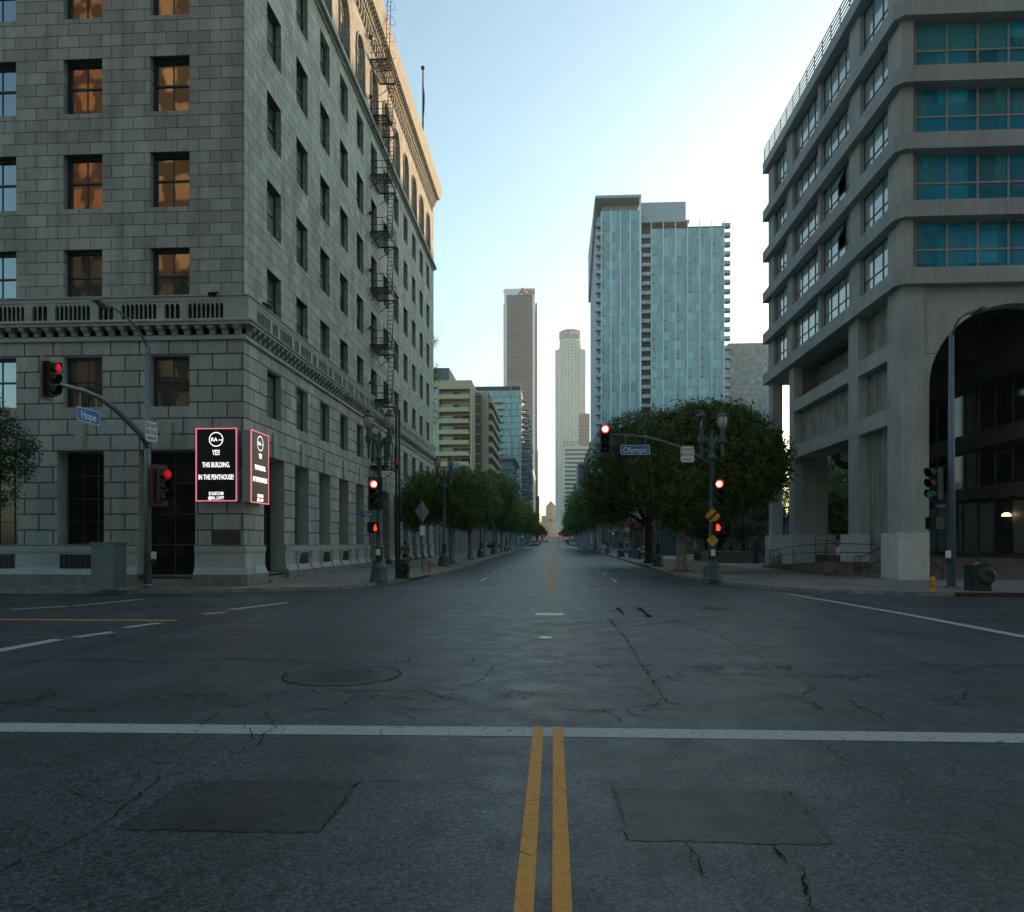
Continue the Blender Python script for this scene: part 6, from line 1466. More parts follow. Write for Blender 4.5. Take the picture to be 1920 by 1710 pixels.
M_tg1=glass('tower_glass_mid',(.21,.39,.385),.08,1,1.7,0,(3.4,3,3.05),.14); M_tg2=glass('tower_glass_pale',(.30,.50,.48),.12,1,1.6,0,(1.2,3,3.05),.12); M_tg3=glass('tower_glass_deep',(.18,.35,.35),.08,1,1.7,0,(2.1,3,3.05),.12)
M_tfin=mat('tower_white_metal',(.78,.80,.80),.5,mot=.06,msc=.3); M_tslab=mat('tower_slab_edge',(.34,.42,.43),.6,mot=.08,msc=.3); M_tgrey=mat('tower_grey_panel',(.36,.42,.44),.7,mot=.06,msc=.2)
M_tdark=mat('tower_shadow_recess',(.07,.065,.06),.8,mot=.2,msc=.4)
D=240.; TX0=xat(1119,D); TX1=xat(1361,D); 
T1=thing('glass_tower','tall teal glass apartment tower with stacked balconies, right of the far street','tower',(TX0,D,zr(D)),world=True)
zR=zat(421,1290,D); zL=zat(395,1165,D); xm0,xm1=xat(1203,D),xat(1222,D); Dep=48
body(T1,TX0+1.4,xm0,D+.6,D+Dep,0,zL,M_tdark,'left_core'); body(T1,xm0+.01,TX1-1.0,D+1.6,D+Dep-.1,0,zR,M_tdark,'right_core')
FH=3.05; zb0=zR-3.6
def pane_proto(w_,variant):
    p=MB(); segs_={0:[(0,.34,0),(.36,.68,0),(.70,1,2)],1:[(0,.34,2),(.36,.68,0),(.70,1,1)],2:[(0,.5,1),(.52,.78,0),(.80,1,3)],3:[(0,.3,3),(.32,.66,2),(.68,1,2)]}[variant]
    for a,b,mm in segs_: p.mi(mm); p.box(a*w_+.04,b*w_-.04,-.04,.04,.42,FH)
    p.mi(3); p.box(0,w_,-.06,.06,.0,.40)
    for a,b,mm in segs_[1:]: p.mi(4); p.box(a*w_-.06,a*w_+.0,-.07,.04,.41,FH)
    if variant in (1,3): p.mi(5); p.box(.1*w_,.28*w_,-.06,-.05,.55,.85)
    return p
tm=[M_tg1,M_tg2,M_tg3,M_tslab,M_tfin,M_tdark]
nf=int((zR-8)/FH)
xg0=xat(1127.5,D); nl=4; wl_=(xm0-.5-xg0)/nl
xr0=xm1; nr=6; wr_=(TX1-.3-xr0)/nr
units(T1,'window_bay',[(xg0+wl_*k-TX0,.5,zL-3.9-FH*(f+1)-zr(D)) for f in range(nf+1) for k in range(nl)],[pane_proto(wl_,v) for v in range(4)],tm,5)
units(T1,'wide_window_bay',[(xr0+wr_*k-TX0,1.4,zR-FH*(f+1)-.6-zr(D)) for f in range(nf) for k in range(nr)],[pane_proto(wr_,v) for v in range(4)],tm,6)
tb=MB(); 
for k in range(nl): tb.mi(0 if k%2 else 2); tb.box(xg0+wl_*k+.05,xg0+wl_*(k+1)-.05,D+.44,D+.52,zL-3.85,zL-.1)
tb.mi(3); tb.box(xg0,xm0-.5,D+.42,D+.53,zL-.1,zL+.15); tb.build('top_glazing',tm,T1)
fin=MB()
for k in range(nl+1): fin.box(xg0+wl_*k-.16,xg0+wl_*k+.16,D+.1,D+.5,10,zL+.1)
fin.box(xm0-.62,xm0-.1,D-.1,D+.9,10,zat(366,1200,D))
for k in range(nr+1): fin.box(xr0+wr_*k-.13,xr0+wr_*k+.13,D+1.0,D+1.4,10,zR+1.6)
build_each(fin,'vertical_fin',M_tfin,T1)
# balconies: left strip, middle strip, right strip
def balc(w_,dep,solid):
    p=MB(); p.mi(0); p.box(0,w_,-dep,.3,0,.28); p.mi(1); p.box(.03,w_-.03,-dep+.02,-dep+.07,.30,1.35); return p
M_bg2=glass('balcony_glass',(.30,.40,.40),.15,1,1.5,0,(1,1,1.2),.2); M_bs=mat('balcony_slab_brown',(.13,.115,.10),.8,mot=.1)
units(T1,'balcony',[(-.25,.6,zL-2.3-FH*(f+1)-zr(D)) for f in range(nf+1)],[balc(xat(1127,D)-TX0+.1,1.2,1)],[M_bs,M_bg2],7)
units(T1,'middle_balcony',[(xm0+.05-TX0,1.6,zR-.9-FH*(f+1)-zr(D)) for f in range(nf)],[balc(xm1-xm0-.3,1.0,1)],[M_bs,M_bg2],8)
units(T1,'corner_balcony',[(TX1-1.0-TX0,3.0,zR-.4-FH*f-zr(D)) for f in range(nf)],[balc(xat(1371.5,D)-TX1+1.1,1.5,1)],[M_bs,M_bg2],9)
# west side wall of tower
sd=MB(); sd.box(TX0+.3,TX0+1.39,D+1.8,D+Dep,0,zL-1,); sd.build('side_wall',mat('tower_side_texture',(.33,.38,.40),.7,mot=.25,msc=.8),T1)
cr_=MB(); zt_=zat(366,1160,D); xa=xat(1116,D)
cr_.box(xa,xm0-.1,D-.2,D+Dep,zt_-.9,zt_); cr_.prism([(D-.2,zt_-.901),(D+1.4,zt_-.901),(D+Dep,zt_-19),(D+Dep,zt_-.901)],'x',xa,xa+.9)
cr_.build('roof_frame',M_tgrey,T1)
cr_=MB(); cr_.box(xat(1131,D),xm0-.63,D+5,D+12,zL,zt_-.95); cr_.build('roof_recess_wall',M_tgrey,T1)
ph=MB(); ph.box(xm0,xat(1289,D),D+3,D+25,zat(411,1240,D),zat(371,1240,D)); ph.box(xat(1212,D),xat(1268,D),D+5,D+20,zat(371,1240,D)+.001,zat(367,1240,D)); ph.build('penthouse',mat('tower_pale_cladding',(.40,.46,.48),.7,mot=.05,msc=.3),T1)
ph=MB(); ph.box(xm0,xat(1294,D),D+.9,D+6,zat(413,1240,D)-.2,zat(411,1240,D)); ph.build('penthouse_eave',M_tgrey,T1)
# --- dark tower with lettered top ---
D=720.; a0,a1=xat(945.5,D),xat(1003,D); AO=thing('dark_office_tower','dark grey skyscraper with white corner strips and red AON lettering','skyscraper',(a0,D,zr(D)),world=True); zt=zat(541,975,D)
M_ao=glass('dark_tower_glass',(.04,.065,.085),.3,1,1.45,0,(3,40,3.9),.3)
body(AO,a0+.6,a1-.6,D+1,D+70,0,zt-1,M_ao,'wall'); zsh=zat(553,975,D)
m=MB()
for xx in (a0,a1-2.4): m.box(xx,xx+2.4,D-.3,D+1.6,0,zt)
build_each(m,'corner_strip',mat('white_marble_strip',(.75,.78,.78),.5,mot=.05,msc=.1),AO)
m=MB(); m.box(a0+2.401,a1-2.401,D-.2,D+2,zsh,zt-.01); m.build('white_top_band',MATS['white_marble_strip'],AO)
m=MB(); z=zsh-4
while z>10:
    m.box(a0+2.5,a1-2.5,D+.55,D+.95,z,z+1.4); z-=3.95
build_each(m,'spandrel_band',mat('bronze_spandrel',(.085,.11,.125),.6,mot=.25,msc=.12),AO)
m=MB(); zd=zat(697,975,D); m.box(a0+2.5,a1-2.5,D+.3,D+.54,zd-2,zd+4); m.build('dark_mechanical_band',M_tdark,AO)
m=MB(); x=a0+4
while x<a1-3: m.box(x,x+.25,D+.4,D+.549,8,zsh-.1); x+=1.55
build_each(m,'thin_mullion',MATS['bronze_spandrel'],AO)
m=MB(); m.box(a0-1.3,a0-.01,D+8,D+60,0,zt-12); m.box(a1+.01,a1+2.0,D+8,D+70,0,zt-12); build_each(m,'side_wing',M_ao,AO)
Mr=mat('red_letters',(.42,.03,.03),.5,mot=0)
x_,z_=onY(986,547.5,D-.6); text_part('lettering','ON',7.6,Mr,AO,Matrix.Translation((x_+3.2,D-.6,z_-.4))@Matrix.Rotation(R(90),4,'X'),.9,.3,bold=.2,shear=.2); text_part('lettering','A',10.5,Mr,AO,Matrix.Translation((x_-4.8,D-.6,z_+.3))@Matrix.Rotation(R(90),4,'X'),.85,.3,bold=.25,shear=.3)
m=MB(); xx=xat(952,D); m.tube([(xx,D+20,zt),(xx,D+20,zt+5)],.5,6); m.box(xx-6,xx+6,D+19,D+21,zt+4,zt+5); m.build('roof_mast',M_tgrey,AO)
# --- round pale tower ---
D=960.; cx=xat(1069.5,D); r0=(xat(1098,D)-xat(1041,D))/2; UB=thing('round_crown_tower','hazy pale skyscraper with a round stepped crown and bank sign','skyscraper',(cx,D,0),world=True)
M_ub=mat('pale_granite',(.62,.64,.58),.7,mot=.06,msc=.05); M_ubg=glass('pale_green_windows',(.24,.42,.39),.2,1,1.5,0,(3,3,4),.4)
zt=zat(618,1070,D); z1=zat(636,1070,D); z2=zat(656,1070,D)
m=MB(); m.prism([(cx-r0,D),(cx-r0+6,D-5),(cx+r0-6,D-5),(cx+r0,D),(cx+r0,D+2*r0-8),(cx-r0,D+2*r0-8)],'z',0,z2); m.build('square_shaft',M_ub,UB)
m=MB(); m.lathe([(r0*.78,z2-120),(r0*.78,z2-40),(r0*.76,z2-40),(r0*.76,z2+4),(r0*.72,z2+5),(r0*.72,z1-3),(r0*.66,z1-2),(r0*.66,z1)],(cx,D+6,0),28,False); m.build('round_shaft',M_ub,UB)
m=MB(); m.lathe([(r0*.72,z1),(r0*.74,z1+2),(r0*.74,zt-2),(r0*.5,zt-1.5),(r0*.5,zt)],(cx,D+6,0),24,False); m.build('crown_ring',mat('crown_lilac_grey',(.36,.36,.38),.6,mot=.3,msc=.12),UB)
wp=MB(); wp.box(-1.0,1.0,-.25,.2,0,2.3)
sp=[]
z=z2-4
while z>30:
    for k in range(-1,2):
        for q in (0,):
            pass
    for xx in (-r0+3,-r0+7.2,r0-7.2,r0-3): sp.append((xx,(-4.6 if abs(xx)<r0-5 else -2.6),z))
    z-=4.05
z=z1-6
while z>30:
    rr=r0*.76 if z<z2+4 else r0*.72
    if z<z2-120: rr=None
    for a in range(-60,61,17):
        if rr: sp.append((rr*math.sin(R(a)),6-rr*math.cos(R(a))-.2,z))
    if rr is None:
        for xx in (-8,-4,0,4,8): sp.append((xx,-5.2,z))
    z-=4.05
units(UB,'window',sp,[wp],[M_ubg],3)
fy=D+6-r0*.74-.4; fx=cx; zz=(z1+zt)/2
m=MB(); m.box(fx-9.5,fx-2.6,fy-1.2,fy-.8,zz-2.6,zz+2.8); m.build('red_sign_shield',mat('sign_red_bright',(.6,.04,.05),.5,mot=0),UB)
text_part('lettering','us',4.6,M_wt,UB,Matrix.Translation((fx-6,fy-1.5,zz))@Matrix.Rotation(R(90),4,'X'),1,.2,bold=.15); text_part('lettering','bank',5.4,M_wt,UB,Matrix.Translation((fx+4.4,fy-.6,zz))@Matrix.Rotation(R(90),4,'X'),.95,.3,bold=.12)
# --- generic slab buildings with window grids ---
def block(name,label,cat,px0,px1,pytop,D,depth,m,gm,nx,fh,wfrac=(.6,.55),base=0,side=None,group=None,top=None,x0=None,x1=None,band=False):
    X0=xat(px0,D) if x0 is None else x0; X1=xat(px1,D) if x1 is None else x1; zt=zat(pytop,(px0+px1)/2,D); t=thing(name,label,cat,(X0,D,zr(D)),world=True,group=group)
    body(t,X0,X1,D,D+depth,zr(D)-1,zt,m); pw=(X1-X0)/nx
    p=MB(); ww=pw*wfrac[0]; hh=fh*wfrac[1]; p.box(-ww/2,ww/2,-.12,.05,0,hh); 
    p.box(-ww/2-.05,ww/2+.05,-.16,-.0,-.12,-.001)
    sp=[]; z=zt-fh*1.1
    while z>zr(D)+base+2:
        for k in range(nx): sp.append((pw*(k+.5),0,z-zr(D)))
        z-=fh
    units(t,'window',sp,[p],[gm],int(px0))
    if side:
        sp=[]; p=MB(); q=side; n=max(1,int(depth/4)); sx=X1 if q>0 else X0
        p.box(-.05,.12,-1.2,1.2,0,hh) if q>0 else p.box(-.12,.05,-1.2,1.2,0,hh)
        z=zt-fh*1.1
        while z>zr(D)+base+2:
            for k in range(n): sp.append((sx-X0,depth*(k+.5)/n,z-zr(D)))
            z-=fh
        units(t,'side_window',sp,[p],[gm],int(px1))
    return t,X0,X1,zt
M_off=glass('office_glass',(.05,.07,.08),.15,1,1.5,0,(2,3,3),.4)
block('striped_office','white and glass striped office block in front of the hazy round tower','office building',1058,1106,837,800,60,mat('white_office_band',(.78,.77,.72),.7,mot=.05,msc=.1),M_off,1,4.6,(.96,.5))
block('brown_block','brown building peeping between the pale office and the glass tower','building',1086,1106,775,880,30,mat('brown_stone',(.30,.22,.18),.8,mot=.06,msc=.1),M_off,4,4)
block('small_grey_block','small grey building above the far right trees','building',1076,1098,905,520,30,mat('grey_render_far',(.28,.28,.27),.8,mot=.1,msc=.2),M_off,3,4)
block('lattice_office','grey gridded office block left of the glass tower base','office building',1084,1106,868,470,40,mat('lattice_grey',(.22,.23,.21),.8,mot=.1,msc=.2),M_off,5,3.6,(.75,.7))
block('beige_hotel_tower','beige gridded tower with white-framed windows right of the glass tower','tower',1366,1442,643,300,32,mat('beige_panel',(.50,.43,.37),.8,mot=.06,msc=.2),glass('pale_hotel_glass',(.25,.36,.37),.15,1,1.5,0,(1.2,3,1.4),.4),6,4.0,(.52,.58))
block('mid_street_block','grey-white balcony block behind the left street trees','building',960,1000,945,330,120,mat('grey_white_render',(.30,.31,.32),.8,mot=.08,msc=.2),M_off,4,3.4,x1=-13,x0=-30)
block('green_glass_block','narrow green glass block low beside the dark tower','office building',978,994,878,520,70,mat('green_curtain_wall',(.10,.17,.16),.3,mot=.1,msc=.2),M_tg2,4,4,(.85,.8),x1=-14.5,x0=-36)
block('dark_glass_block','dark glass block at the foot of the dark tower','office building',985,1009,930,640,60,mat('dark_curtain_wall',(.09,.11,.12),.4,mot=.1,msc=.2),M_off,5,4,(.8,.6),x1=-12.5,x0=-36)
# white small building with dark eave
D=235.; x1=-13.2; x0=xat(900,D); z1=zat(862,950,D)
WB=thing('white_corner_block','small grey-white building with dark flat eave and teal window above the left trees','building',(x0,D,zr(D)),world=True)
body(WB,x0,x1,D,D+30,0,z1,mat('white_render',(.36,.38,.40),.8,mot=.06,msc=.3)); m=MB(); m.box(x0-.5,x1+1.2,D-1.2,D+31,z1+.001,z1+.7); m.build('eave',M_tgrey,WB)
m=MB(); za,zb_=zat(880,950,D),zat(874,950,D); m.box(x0-.3,x1+.6,D-.6,D+.1,za,zb_); m.build('canopy',M_tgrey,WB)
a,b=xat(930,D),xat(948,D); f=MB(); f.box(a,b,D-.08,D+.02,zat(903,940,D),zat(883,940,D)); fo=f.build('window_frame',M_frame,WB)
for k in range(4):
    for j in range(2): g_=MB(); w4=(b-a)/4; hh=zat(883,940,D)-zat(903,940,D); g_.box(a+w4*k+.08,a+w4*(k+1)-.08,D-.12,D-.085,zat(903,940,D)+hh/2*j+.08,zat(903,940,D)+hh/2*(j+1)-.08); g_.build('pane',M_tg2,fo)
for k in range(4):
    m=MB(); m.box(x1+.01,x1+1.3,D+3+k*6,D+6+k*6,z1-4-(k%2)*3,z1-3.8-(k%2)*3); m.box(x1+1.2,x1+1.3,D+3+k*6,D+6+k*6,z1-3.79-(k%2)*3,z1-2.8-(k%2)*3); m.build('balcony',M_black,WB)
# --- beige balcony apartments ---
D=180.; M_be=mat('beige_render',(.60,.48,.29),.85,mot=.06,msc=.4); x0,x1=xat(800,D),xat(884,D); zt=zat(713,850,D)
BA=thing('beige_apartment_block','beige apartment block with long recessed balconies, right past the stone building','apartment block',(x0,D,zr(D)),world=True)
xb=xat(823,D); xc=xat(881.5,D)
body(BA,x0,x1-.5,D+2.2,D+14,0,zt-.5,M_be,'main_wall')
m=MB(); m.box(x0,x1,D,D+14,zt-2.1,zt); m.build('parapet',M_be,BA)
m=MB(); m.box(xb-.5,xb,D-.05,D+2.2,0,zt-2.11); m.box(xc,x1,D,D+14,0,zt-2.11); build_each(m,'side_pier',M_be,BA)
levels=[740,764,785.5,806,825.5,846.5,866]
prev_z=zt-2.1
rr=random.Random(4)
for i,py in enumerate(levels):
    zc_=zat(py,850,D); hs=1.05
    m=MB(); m.box(xb+.001,xc-.3,D-.3,D-.05,zc_-hs,zc_); m.box(xb+.001,xc-.001,D-.049,D+2.2,zc_-hs,zc_-hs+.25); m.box(x0,xb-.501,D-.03,D+2.19,zc_-hs,zc_); m.build('balcony_front',M_be,BA)
    m=MB(); m.tube([(xb,D-.2,zc_+.28),(xc-.3,D-.2,zc_+.28)],.035,5); m.build('balcony_rail',M_frame,BA)
    g_=MB(); g_.mi(0); g_.box(xb+.1,xb+.1+(xc-xb)*.4,D+2.1,D+2.19,zc_-hs+.25,zc_+1.15); g_.mi(1); g_.box(xb+.2+(xc-xb)*.4,xb+(xc-xb)*.62,D+2.12,D+2.19,zc_-hs+.25,zc_+1.15); g_.mi(0 if i<2 else 2); g_.box(xb+(xc-xb)*.66,xc-.2,D+2.1,D+2.19,zc_-hs+.25,zc_+1.1)
    g_.build('balcony_glazing',[M_tg1 if i else M_tg2,mat('brown_balcony_wall',(.18,.15,.12),.8,mot=.3,msc=.6),mat('red_brown_screen',(.22,.10,.05),.7,mot=.5,msc=.8) if i in (3,4,5) else M_tdark],BA)
    g_=MB(); g_.box(x0,xb-.6,D+.0,D+.05,zc_+.02,zc_+1.9); g_.build('window',M_tg1,BA)
x2=xat(903,192)
m=MB(); m.box(x1+.01,x2,D+9,D+22,0,zat(738,895,190)); m.build('stair_tower',mat('brown_stair_glass',(.13,.09,.07),.6,mot=.3,msc=.5),BA)
for k in range(10): m=MB(); zz=zat(738,895,190)-.3-k*2.55; m.box(x1+.02,x2+.02,D+8.9,D+8.99,zz-.25,zz); m.build('stair_slab',M_be,BA)
x3=xat(914.5,192); zt2=zat(733,910,192)
m=MB(); m.box(x2+.03,x3,192,230,0,zt2); m.build('rear_wing',mat('beige_rear',(.58,.44,.28),.85,mot=.06,msc=.4),BA)
for k in range(9): m=MB(); zz=zt2-1.6-k*2.9; m.mi(0).box(x3+.01,x3+1.0,194,226,zz-1.1,zz); m.mi(1).box(x3+.01,x3+.1,194,226,zz+.01,zz+1.7); m.build('side_balcony',[M_be,M_tdark],BA)
# grey roof volume behind
block('grey_rooftop_block','dark grey flat block rising behind the beige apartments','building',795,842,690,215,20,mat('dark_grey_metal',(.13,.145,.155),.7,mot=.1,msc=.3),M_off,1,30,(.1,.1))
# --- glass balcony apartments ---
D=330.; x0,x1=xat(880,D),xat(976,D); zt=zat(724,940,D)
GA=thing('glass_apartment_block','pale green glass apartment slab with a central balcony stack, left of the dark tower','apartment block',(x0,D,zr(D)),world=True)
body(GA,x0,x1,D+.3,D+95,0,zt,M_tdark,'core')
fh=12.2/1380*D; n=int(zt/fh); w5=(x1-x0)/4
def gp(v):
    p=MB()
    for k in range(5): p.mi([1,0,1,1,2][(k+v)%5]); p.box(w5*k/5+.06,w5*(k+1)/5-.06,-.05,.05,.25,fh)
    p.mi(3); p.box(0,w5,-.1,.05,0,.24); return p
units(GA,'window_bay',[(w5*k,.2,zt-zr(D)-2-fh*(f+1)) for f in range(n) for k in range(4)],[gp(v) for v in range(3)],[M_tg1,M_tg2,M_tg3,mat('dark_green_slab',(.10,.13,.13),.6,mot=.1,msc=.3)],12)
p=MB(); p.mi(0).box(-1.9,1.9,-1.5,.1,0,.3); p.mi(1).box(-1.85,1.85,-1.48,-1.4,.31,1.3)
units(GA,'balcony',[((xat(935,D)-x0),0,zt-zr(D)-2-fh*(f+1)) for f in range(1,n)],[p],[M_bs,M_bg2],13)
units(GA,'side_balcony',[(x1-x0+1.0+(f%3)*.4,6+j*16+(f%2)*5,zt-zr(D)-3.5-fh*(f+1)) for f in range(n) for j in range(5)],[p],[M_bs,M_bg2],14)
m=MB(); m.box(x1-.05,x1+.35,D-.1,D+.5,0,zt); m.box(xat(957,D),xat(957,D)+.4,D-.1,D+.2,0,zt); build_each(m,'corner_post',M_tslab,GA)
for a in (915,922,932): m=MB(); xx=xat(a,D); m.tube([(xx,D+5,zt),(xx,D+5,zt+4.5)],.08,4); m.build('antenna',M_tslab,GA)
# --- library tower at the end ---
D=1010.; M_li=mat('limestone',(.38,.36,.29),.85,mot=.08,msc=.08); cx=xat(1032.5,D)
LB=thing('pyramid_roofed_library','stone stepped library tower with a pyramid roof closing the street','library',(cx,D,zr(D)),world=True)
def pyx(px): return xat(px,D)
z0_=0
m=MB(); m.box(pyx(1008),pyx(1057),D,D+20,z0_,zat(979,1032,D)); m.box(pyx(1015),pyx(1050),D-.5,D+18,z0_,zat(967,1032,D)); m.build('lower_block',M_li,LB)
m=MB(); zz=zat(949,1032,D); m.box(pyx(1023.5),pyx(1042.5),D-1,D+14,z0_,zz); m.build('tower',M_li,LB)
m=MB(); a,b=pyx(1024),pyx(1042); zk=zat(938,1032,D); m.v+= [(a,D-1,zz),(b,D-1,zz),(b,D+14,zz),(a,D+14,zz),((a+b)/2,D+6.5,zk)]; m.f+=[(0,1,4),(1,2,4),(2,3,4),(3,0,4)]; m.m+=[0]*4; m.sm+=[False]*4; m.build('pyramid_roof',mat('tiled_pyramid',(.30,.27,.20),.8,mot=.3,msc=.1),LB)
for py in (957.5,963.5):
    for px_ in (1029.5,1033,1036.5): m=MB(); m.box(pyx(px_-1.3),pyx(px_+1.3),D-1.3,D-.9,zat(py+2,1032,D),zat(py-2,1032,D)); m.build('window',mat('warm_tan_window',(.42,.34,.22),.3),LB)  # panes have an even warm tan base colour
for px_ in (1029,1031.5,1034,1036.5): m=MB(); m.box(pyx(px_-.7),pyx(px_+.7),D-1.3,D-.9,zat(978,1032,D),zat(973,1032,D)); m.build('arched_window',M_dark,LB)
# --- low pale building with columns behind left trees ---
D=80.; LC=thing('colonnaded_building','low pale building with tall white columns behind the left trees','building',(-13.6,D,zr(D)),world=True)
M_pc=mat('pale_column_paint',(.40,.43,.44),.7,mot=.06,msc=.5); M_gt=glass('teal_shop_glass',(.03,.09,.10),.1,1,1.5,0,(1.5,1.5,3),.4)
body(LC,-34,-14.3,D,170,0,8.2,M_pc); m=MB(); m.box(-14.25,-14.2,D+.5,169,.4,6.2); m.build('glazing',M_gt,LC)
m=MB(); m.box(-14.3,-13.1,D-.2,170.2,6.6,7.4); m.build('lintel',M_pc,LC)
m=MB(); y=D
while y<170: m.box(-13.9,-13.3,y,y+.55,zr(y)+.1,6.599); y+=3.4
build_each(m,'column',M_pc,LC)
m=MB(); a=xat(838,130); b=xat(861,130); m.box(a,b,130,131,8.3,zat(868,850,130)); m.build('roof_box',mat('pale_blue_box',(.20,.34,.45),.7),LC)
# --- unseen blocks added for shade, and towers behind that show in reflections ---
M_rb=ashlar('office_grid_facade',(.30,.25,.2),3.2,3.6,.9,0,0,.2,.25)
def massing(name,label,x0,x1,y0,y1,h,col,grid=True,cat='building',dark=.25,bw=3.4,rh=3.7,mo=.7):
    t=thing(name,label,cat,((x0+x1)/2,y0,0),world=True); m=ashlar(name+'_facade',col,bw,rh,mo,.0,.3,.3,dark,.08); body(t,x0,x1,y0,y1,-1,h,m)
    b=MB(); b.box(x0-.4,x1+.4,y0-.4,y1+.4,h+.001,h+1.0); b.build('parapet',mat(name+'_parapet',tuple(c*.9 for c in col),.8),t); return t
massing('east_shade_block','long office slab east of the street hidden behind the concrete building',72,100,95,214,53,(.30,.27,.23))  # added sun blocker, keeps the lower stone wall in shade
massing('far_east_shade_block','tall hotel slab farther east shading the far street',112,150,216,330,58,(.28,.26,.24))  # added out of view to block sun from the street
massing('north_shade_block','wide block behind the glass apartment tower',22,62,305,420,58,(.3,.28,.25))  # added behind the tower as a sun blocker
massing('far_north_shade_block','office block behind the glass tower farther along the street',22,60,430,690,60,(.3,.28,.25))  # another added blocker, shades the street farther on
massing('brick_tower','orange brick tower behind the camera on the left, reflected in the windows',-49,-40.5,-60,-6,84,(.44,.24,.12),dark=.25,bw=2.2,rh=3.2,mo=.45)
massing('sandstone_tower','pale sandstone tower behind the camera reflected in the corner windows',-39,-17,-60,-6,96,(.50,.36,.20),dark=.22,bw=2.6,rh=3.3,mo=.7)
massing('south_east_shade_block','tall dark block on the corner behind the camera, right',16,60,-60,-6,110,(.16,.16,.16))  # added behind the camera to darken front wall and near road
massing('south_shade_block','tall dark block closing the street far behind the camera',-15.9,15.9,-190,-140,120,(.18,.18,.18))  # added out of view to dim the sky light from behind
#@@LITTER
rl_=random.Random(9); M_pap=mat('paper_scrap',(.55,.55,.52),.9,mot=.2,msc=30); M_fl=mat('dry_leaf',(.30,.16,.06),.8,mot=.3,msc=30)
for px_,py_,s_,m_,lab,cat_ in ((798,1086,.16,M_pap,'white paper scrap in the gutter by the left storm drain','paper'),(676,1064,.14,M_pap,'small white scrap on the left pavement by the stone wall','paper'),(1726,1119,.12,M_pap,'white scrap beside the red kerb below the yellow hydrant','paper'),(1477,1253,.07,M_fl,'single dry brown leaf lying on the asphalt right of centre','leaf'),(1290,1083,.12,M_pap,'white scrap by the kerb left of the right lamp post','paper')):
    x,y=slp(px_,py_,.15 if py_<1085 and px_<1000 else 0); z=(zg(x,y) if py_<1085 and px_<1000 else zr(y)+(.16 if px_==1290 else 0))+.006; m=MB()
    c=[(x+s_*math.cos(a),y+s_*.7*math.sin(a),z+rl_.uniform(.0,.045)) for a in (.3,1.5,2.8,4.0,5.2)]
    for i in range(5): m.face([(x,y,z+.03),c[i],c[(i+1)%5]])
    tag(m.build('dry_leaf' if cat_=='leaf' else 'paper_scrap',m_),lab,cat_)
#@@CARS
# ---------------- cars ----------------
def car(label,loc,rz,col,van=False,lights=True):
    t=thing('parked_car',label,'car',loc,rz,'cars parked along the far street'); L_,W_=(4.6,1.8) if not van else (4.9,1.95); H1=.85 if not van else 1.0; H2=1.45 if not van else 1.85
    M_b=mat('car_paint_'+col[0],col[1],.25,.2,mot=.03,msc=1)
    prof=[(-L_/2,.35),(-L_/2+.05,H1-.1),(-L_/2+(.1 if van else .55),H1),(L_/2-1.15,H1-.02),(L_/2-.08,H1-.22),(L_/2,.4),(L_/2-.1,.25),(-L_/2+.1,.25)]
    m=MB(); m.prism([(y,z) for y,z in prof],'x',-W_/2,W_/2); m.build('body',M_b,t)
    r0=-L_/2+(.15 if van else .65); m=MB(); q0=[(r0,H1),(r0+(.25 if van else .6),H2-.06),(L_/2-2.15,H2-.06),(L_/2-1.3,H1)]
    m.loft([[(-W_/2+.06,y,z) if z==H1 else (-W_/2+.24,y,z) for y,z in q0],[(W_/2-.06,y,z) if z==H1 else (W_/2-.24,y,z) for y,z in q0]],True,False); m.build('windows',glass('car_glass',(.02,.025,.03),.05,1,1.6,0,(9,9,9),.1) if 'car_glass' not in MATS else MATS['car_glass'],t)
    m=MB(); m.box(-W_/2+.25,W_/2-.25,r0+(.27 if van else .62),L_/2-2.17,H2-.07,H2); m.build('roof',M_b,t)
    for sx in (-1,1):
        for sy in (-L_/2+.85,L_/2-.85):
            m=MB(); m.lathe([(.33,-.1),(.33,.1),(.2,.11),(.2,.1)],k=16); m.xf(Matrix.Translation((sx*(W_/2-.1),sy,.33))@Matrix.Rotation(R(90)*sx,4,'Y')); wo=m.build('wheel',M_black,t)
            m=MB(); m.lathe([(.19,.105),(.05,.12),(.01,.12)],k=12); m.xf(Matrix.Translation((sx*(W_/2-.1),sy,.33))@Matrix.Rotation(R(90)*sx,4,'Y')); m.build('rim',M_galv,wo)
        m=MB(); m.box(sx*(W_/2-.32)-.16,sx*(W_/2-.32)+.16,-L_/2-.015,-L_/2+.1,H1-.3,H1-.12); m.build('tail_light',mat('tail_light_red',(.35,.01,.01),.3,mot=0),t)
        m=MB(); m.box(sx*(W_/2-.32)-.18,sx*(W_/2-.32)+.18,L_/2-.12,L_/2+.01,H1-.42,H1-.28); m.build('headlight',mat('headlight_clear',(.6,.6,.6),.2,mot=0),t)
    return t
def cpos(px,py): x,y=slp(px,py,0); return (x,y,zr(y))
sil=('silver',(.35,.37,.38)); blk=('black',(.02,.022,.026)); wh=('white',(.55,.56,.56)); red=('dark_red',(.15,.02,.02)); blu=('blue_grey',(.10,.14,.17))
car('silver van parked nearest on the right side of the far street',(5.45,206,zr(206)),0,sil,True)
car('white car just in front of the silver van, far right kerb',(5.5,214,zr(214)),0,wh)
car('black car parked ahead of the white car, far right kerb',(5.5,224,zr(224)),0,blk)
car('white car farther up the right kerb',(5.4,300,zr(300)),0,wh); car('blue-grey car farther up the right kerb',(5.5,262,zr(262)),0,blu)
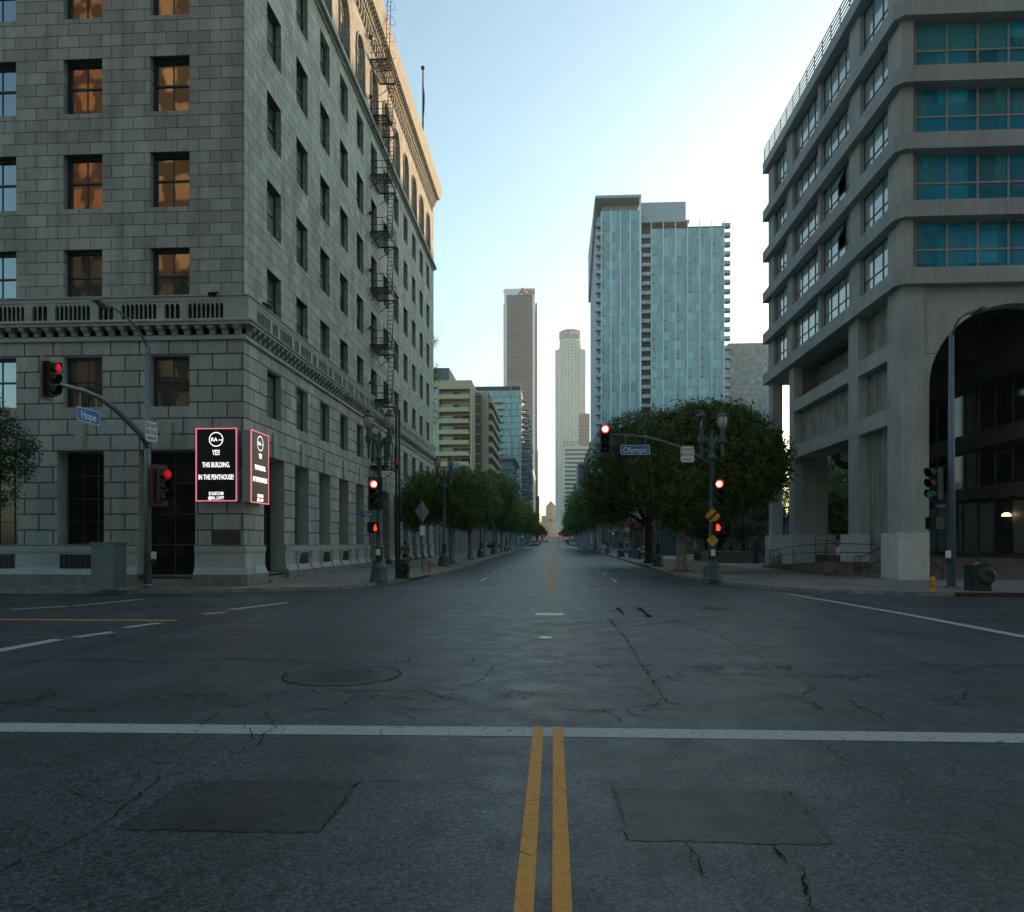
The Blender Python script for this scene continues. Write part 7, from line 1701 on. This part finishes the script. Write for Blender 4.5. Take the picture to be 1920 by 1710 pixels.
car('black car parked nearest on the far left kerb',(-5.3,207,zr(207)),R(180),blk); car('white car second on the far left kerb',(-5.4,216,zr(216)),R(180),wh); car('silver car third on the far left kerb',(-5.4,226,zr(226)),R(180),sil)
car('dark red car in the distance left of the centre line',(-3.2,330,zr(330)),R(180),red); car('black car in the distance on the left kerb',(-5.4,262,zr(262)),R(180),blk)
car('black car parked behind the left tree trunks',(-12.0,134,zr(134)+.15),R(90),blk); car('blue-grey car parked behind the left tree trunks',(-12.4,142,zr(142)+.15),R(90),blu)
# distant signals
def far_signal(label,px,py,Y,col='red'):
    x,z=onY(px,py,Y); t=thing('traffic_signal',label,'traffic signal',(x,Y,z),0,'distant traffic signals up the street')
    m=MB(); m.box(-.2,.2,0,.15,-.95,.25); m.build('housing',M_sigB,t); m=MB(); m.lathe([(.17,0),(.17,.03),(.01,.06)],k=12); m.xf(Matrix.Rotation(R(90),4,'X')); m.build('lens',M_red if col=='red' else M_grn,t)
    m=MB(); m.tube([(.0,.1,-.9),(0,.1,zr(Y)-z)],.07,6); m.build('pole',M_lampG,t)
for lab,px_,py_,Y_,c in (('distant green signal at the far left junction corner',979,1006,172,'green'),('distant red signal, upper right of the far junction',1048.5,996.5,196,'red'),('distant red signal, left of centre beyond the cars',1014,1004,350,'red'),('distant red signal, just left of the centre line',1020,1003.7,352,'red'),('distant red signal right over the road centre',1036.5,1000,520,'red'),('distant red signal, first right of the centre line',1045,1004,352,'red'),('distant red signal right of centre by the parked cars',1053.5,1003.5,350,'red'),('distant small red signal above the black car',1062.5,1010,197,'red')): far_signal(lab,px_,py_,Y_,c)
#@@HAZE
hz=MB(); hz.box(-330,330,-130,1130,-40,420)
M_hz=bpy.data.materials.new('haze'); M_hz.use_nodes=True; N,L=nodes(M_hz); N.remove(N['Principled BSDF']); pv=N.new('ShaderNodeVolumePrincipled'); pv.inputs['Color'].default_value=(.80,.92,1,1); pv.inputs['Density'].default_value=.00022; pv.inputs['Anisotropy'].default_value=.3
L.new(pv.outputs[0],N['Material Output'].inputs['Volume'])
hzo=hz.build('haze',M_hz); tag(hzo,kind='stuff')
for o in bpy.data.objects:
    if '_w' in o: del o['_w']
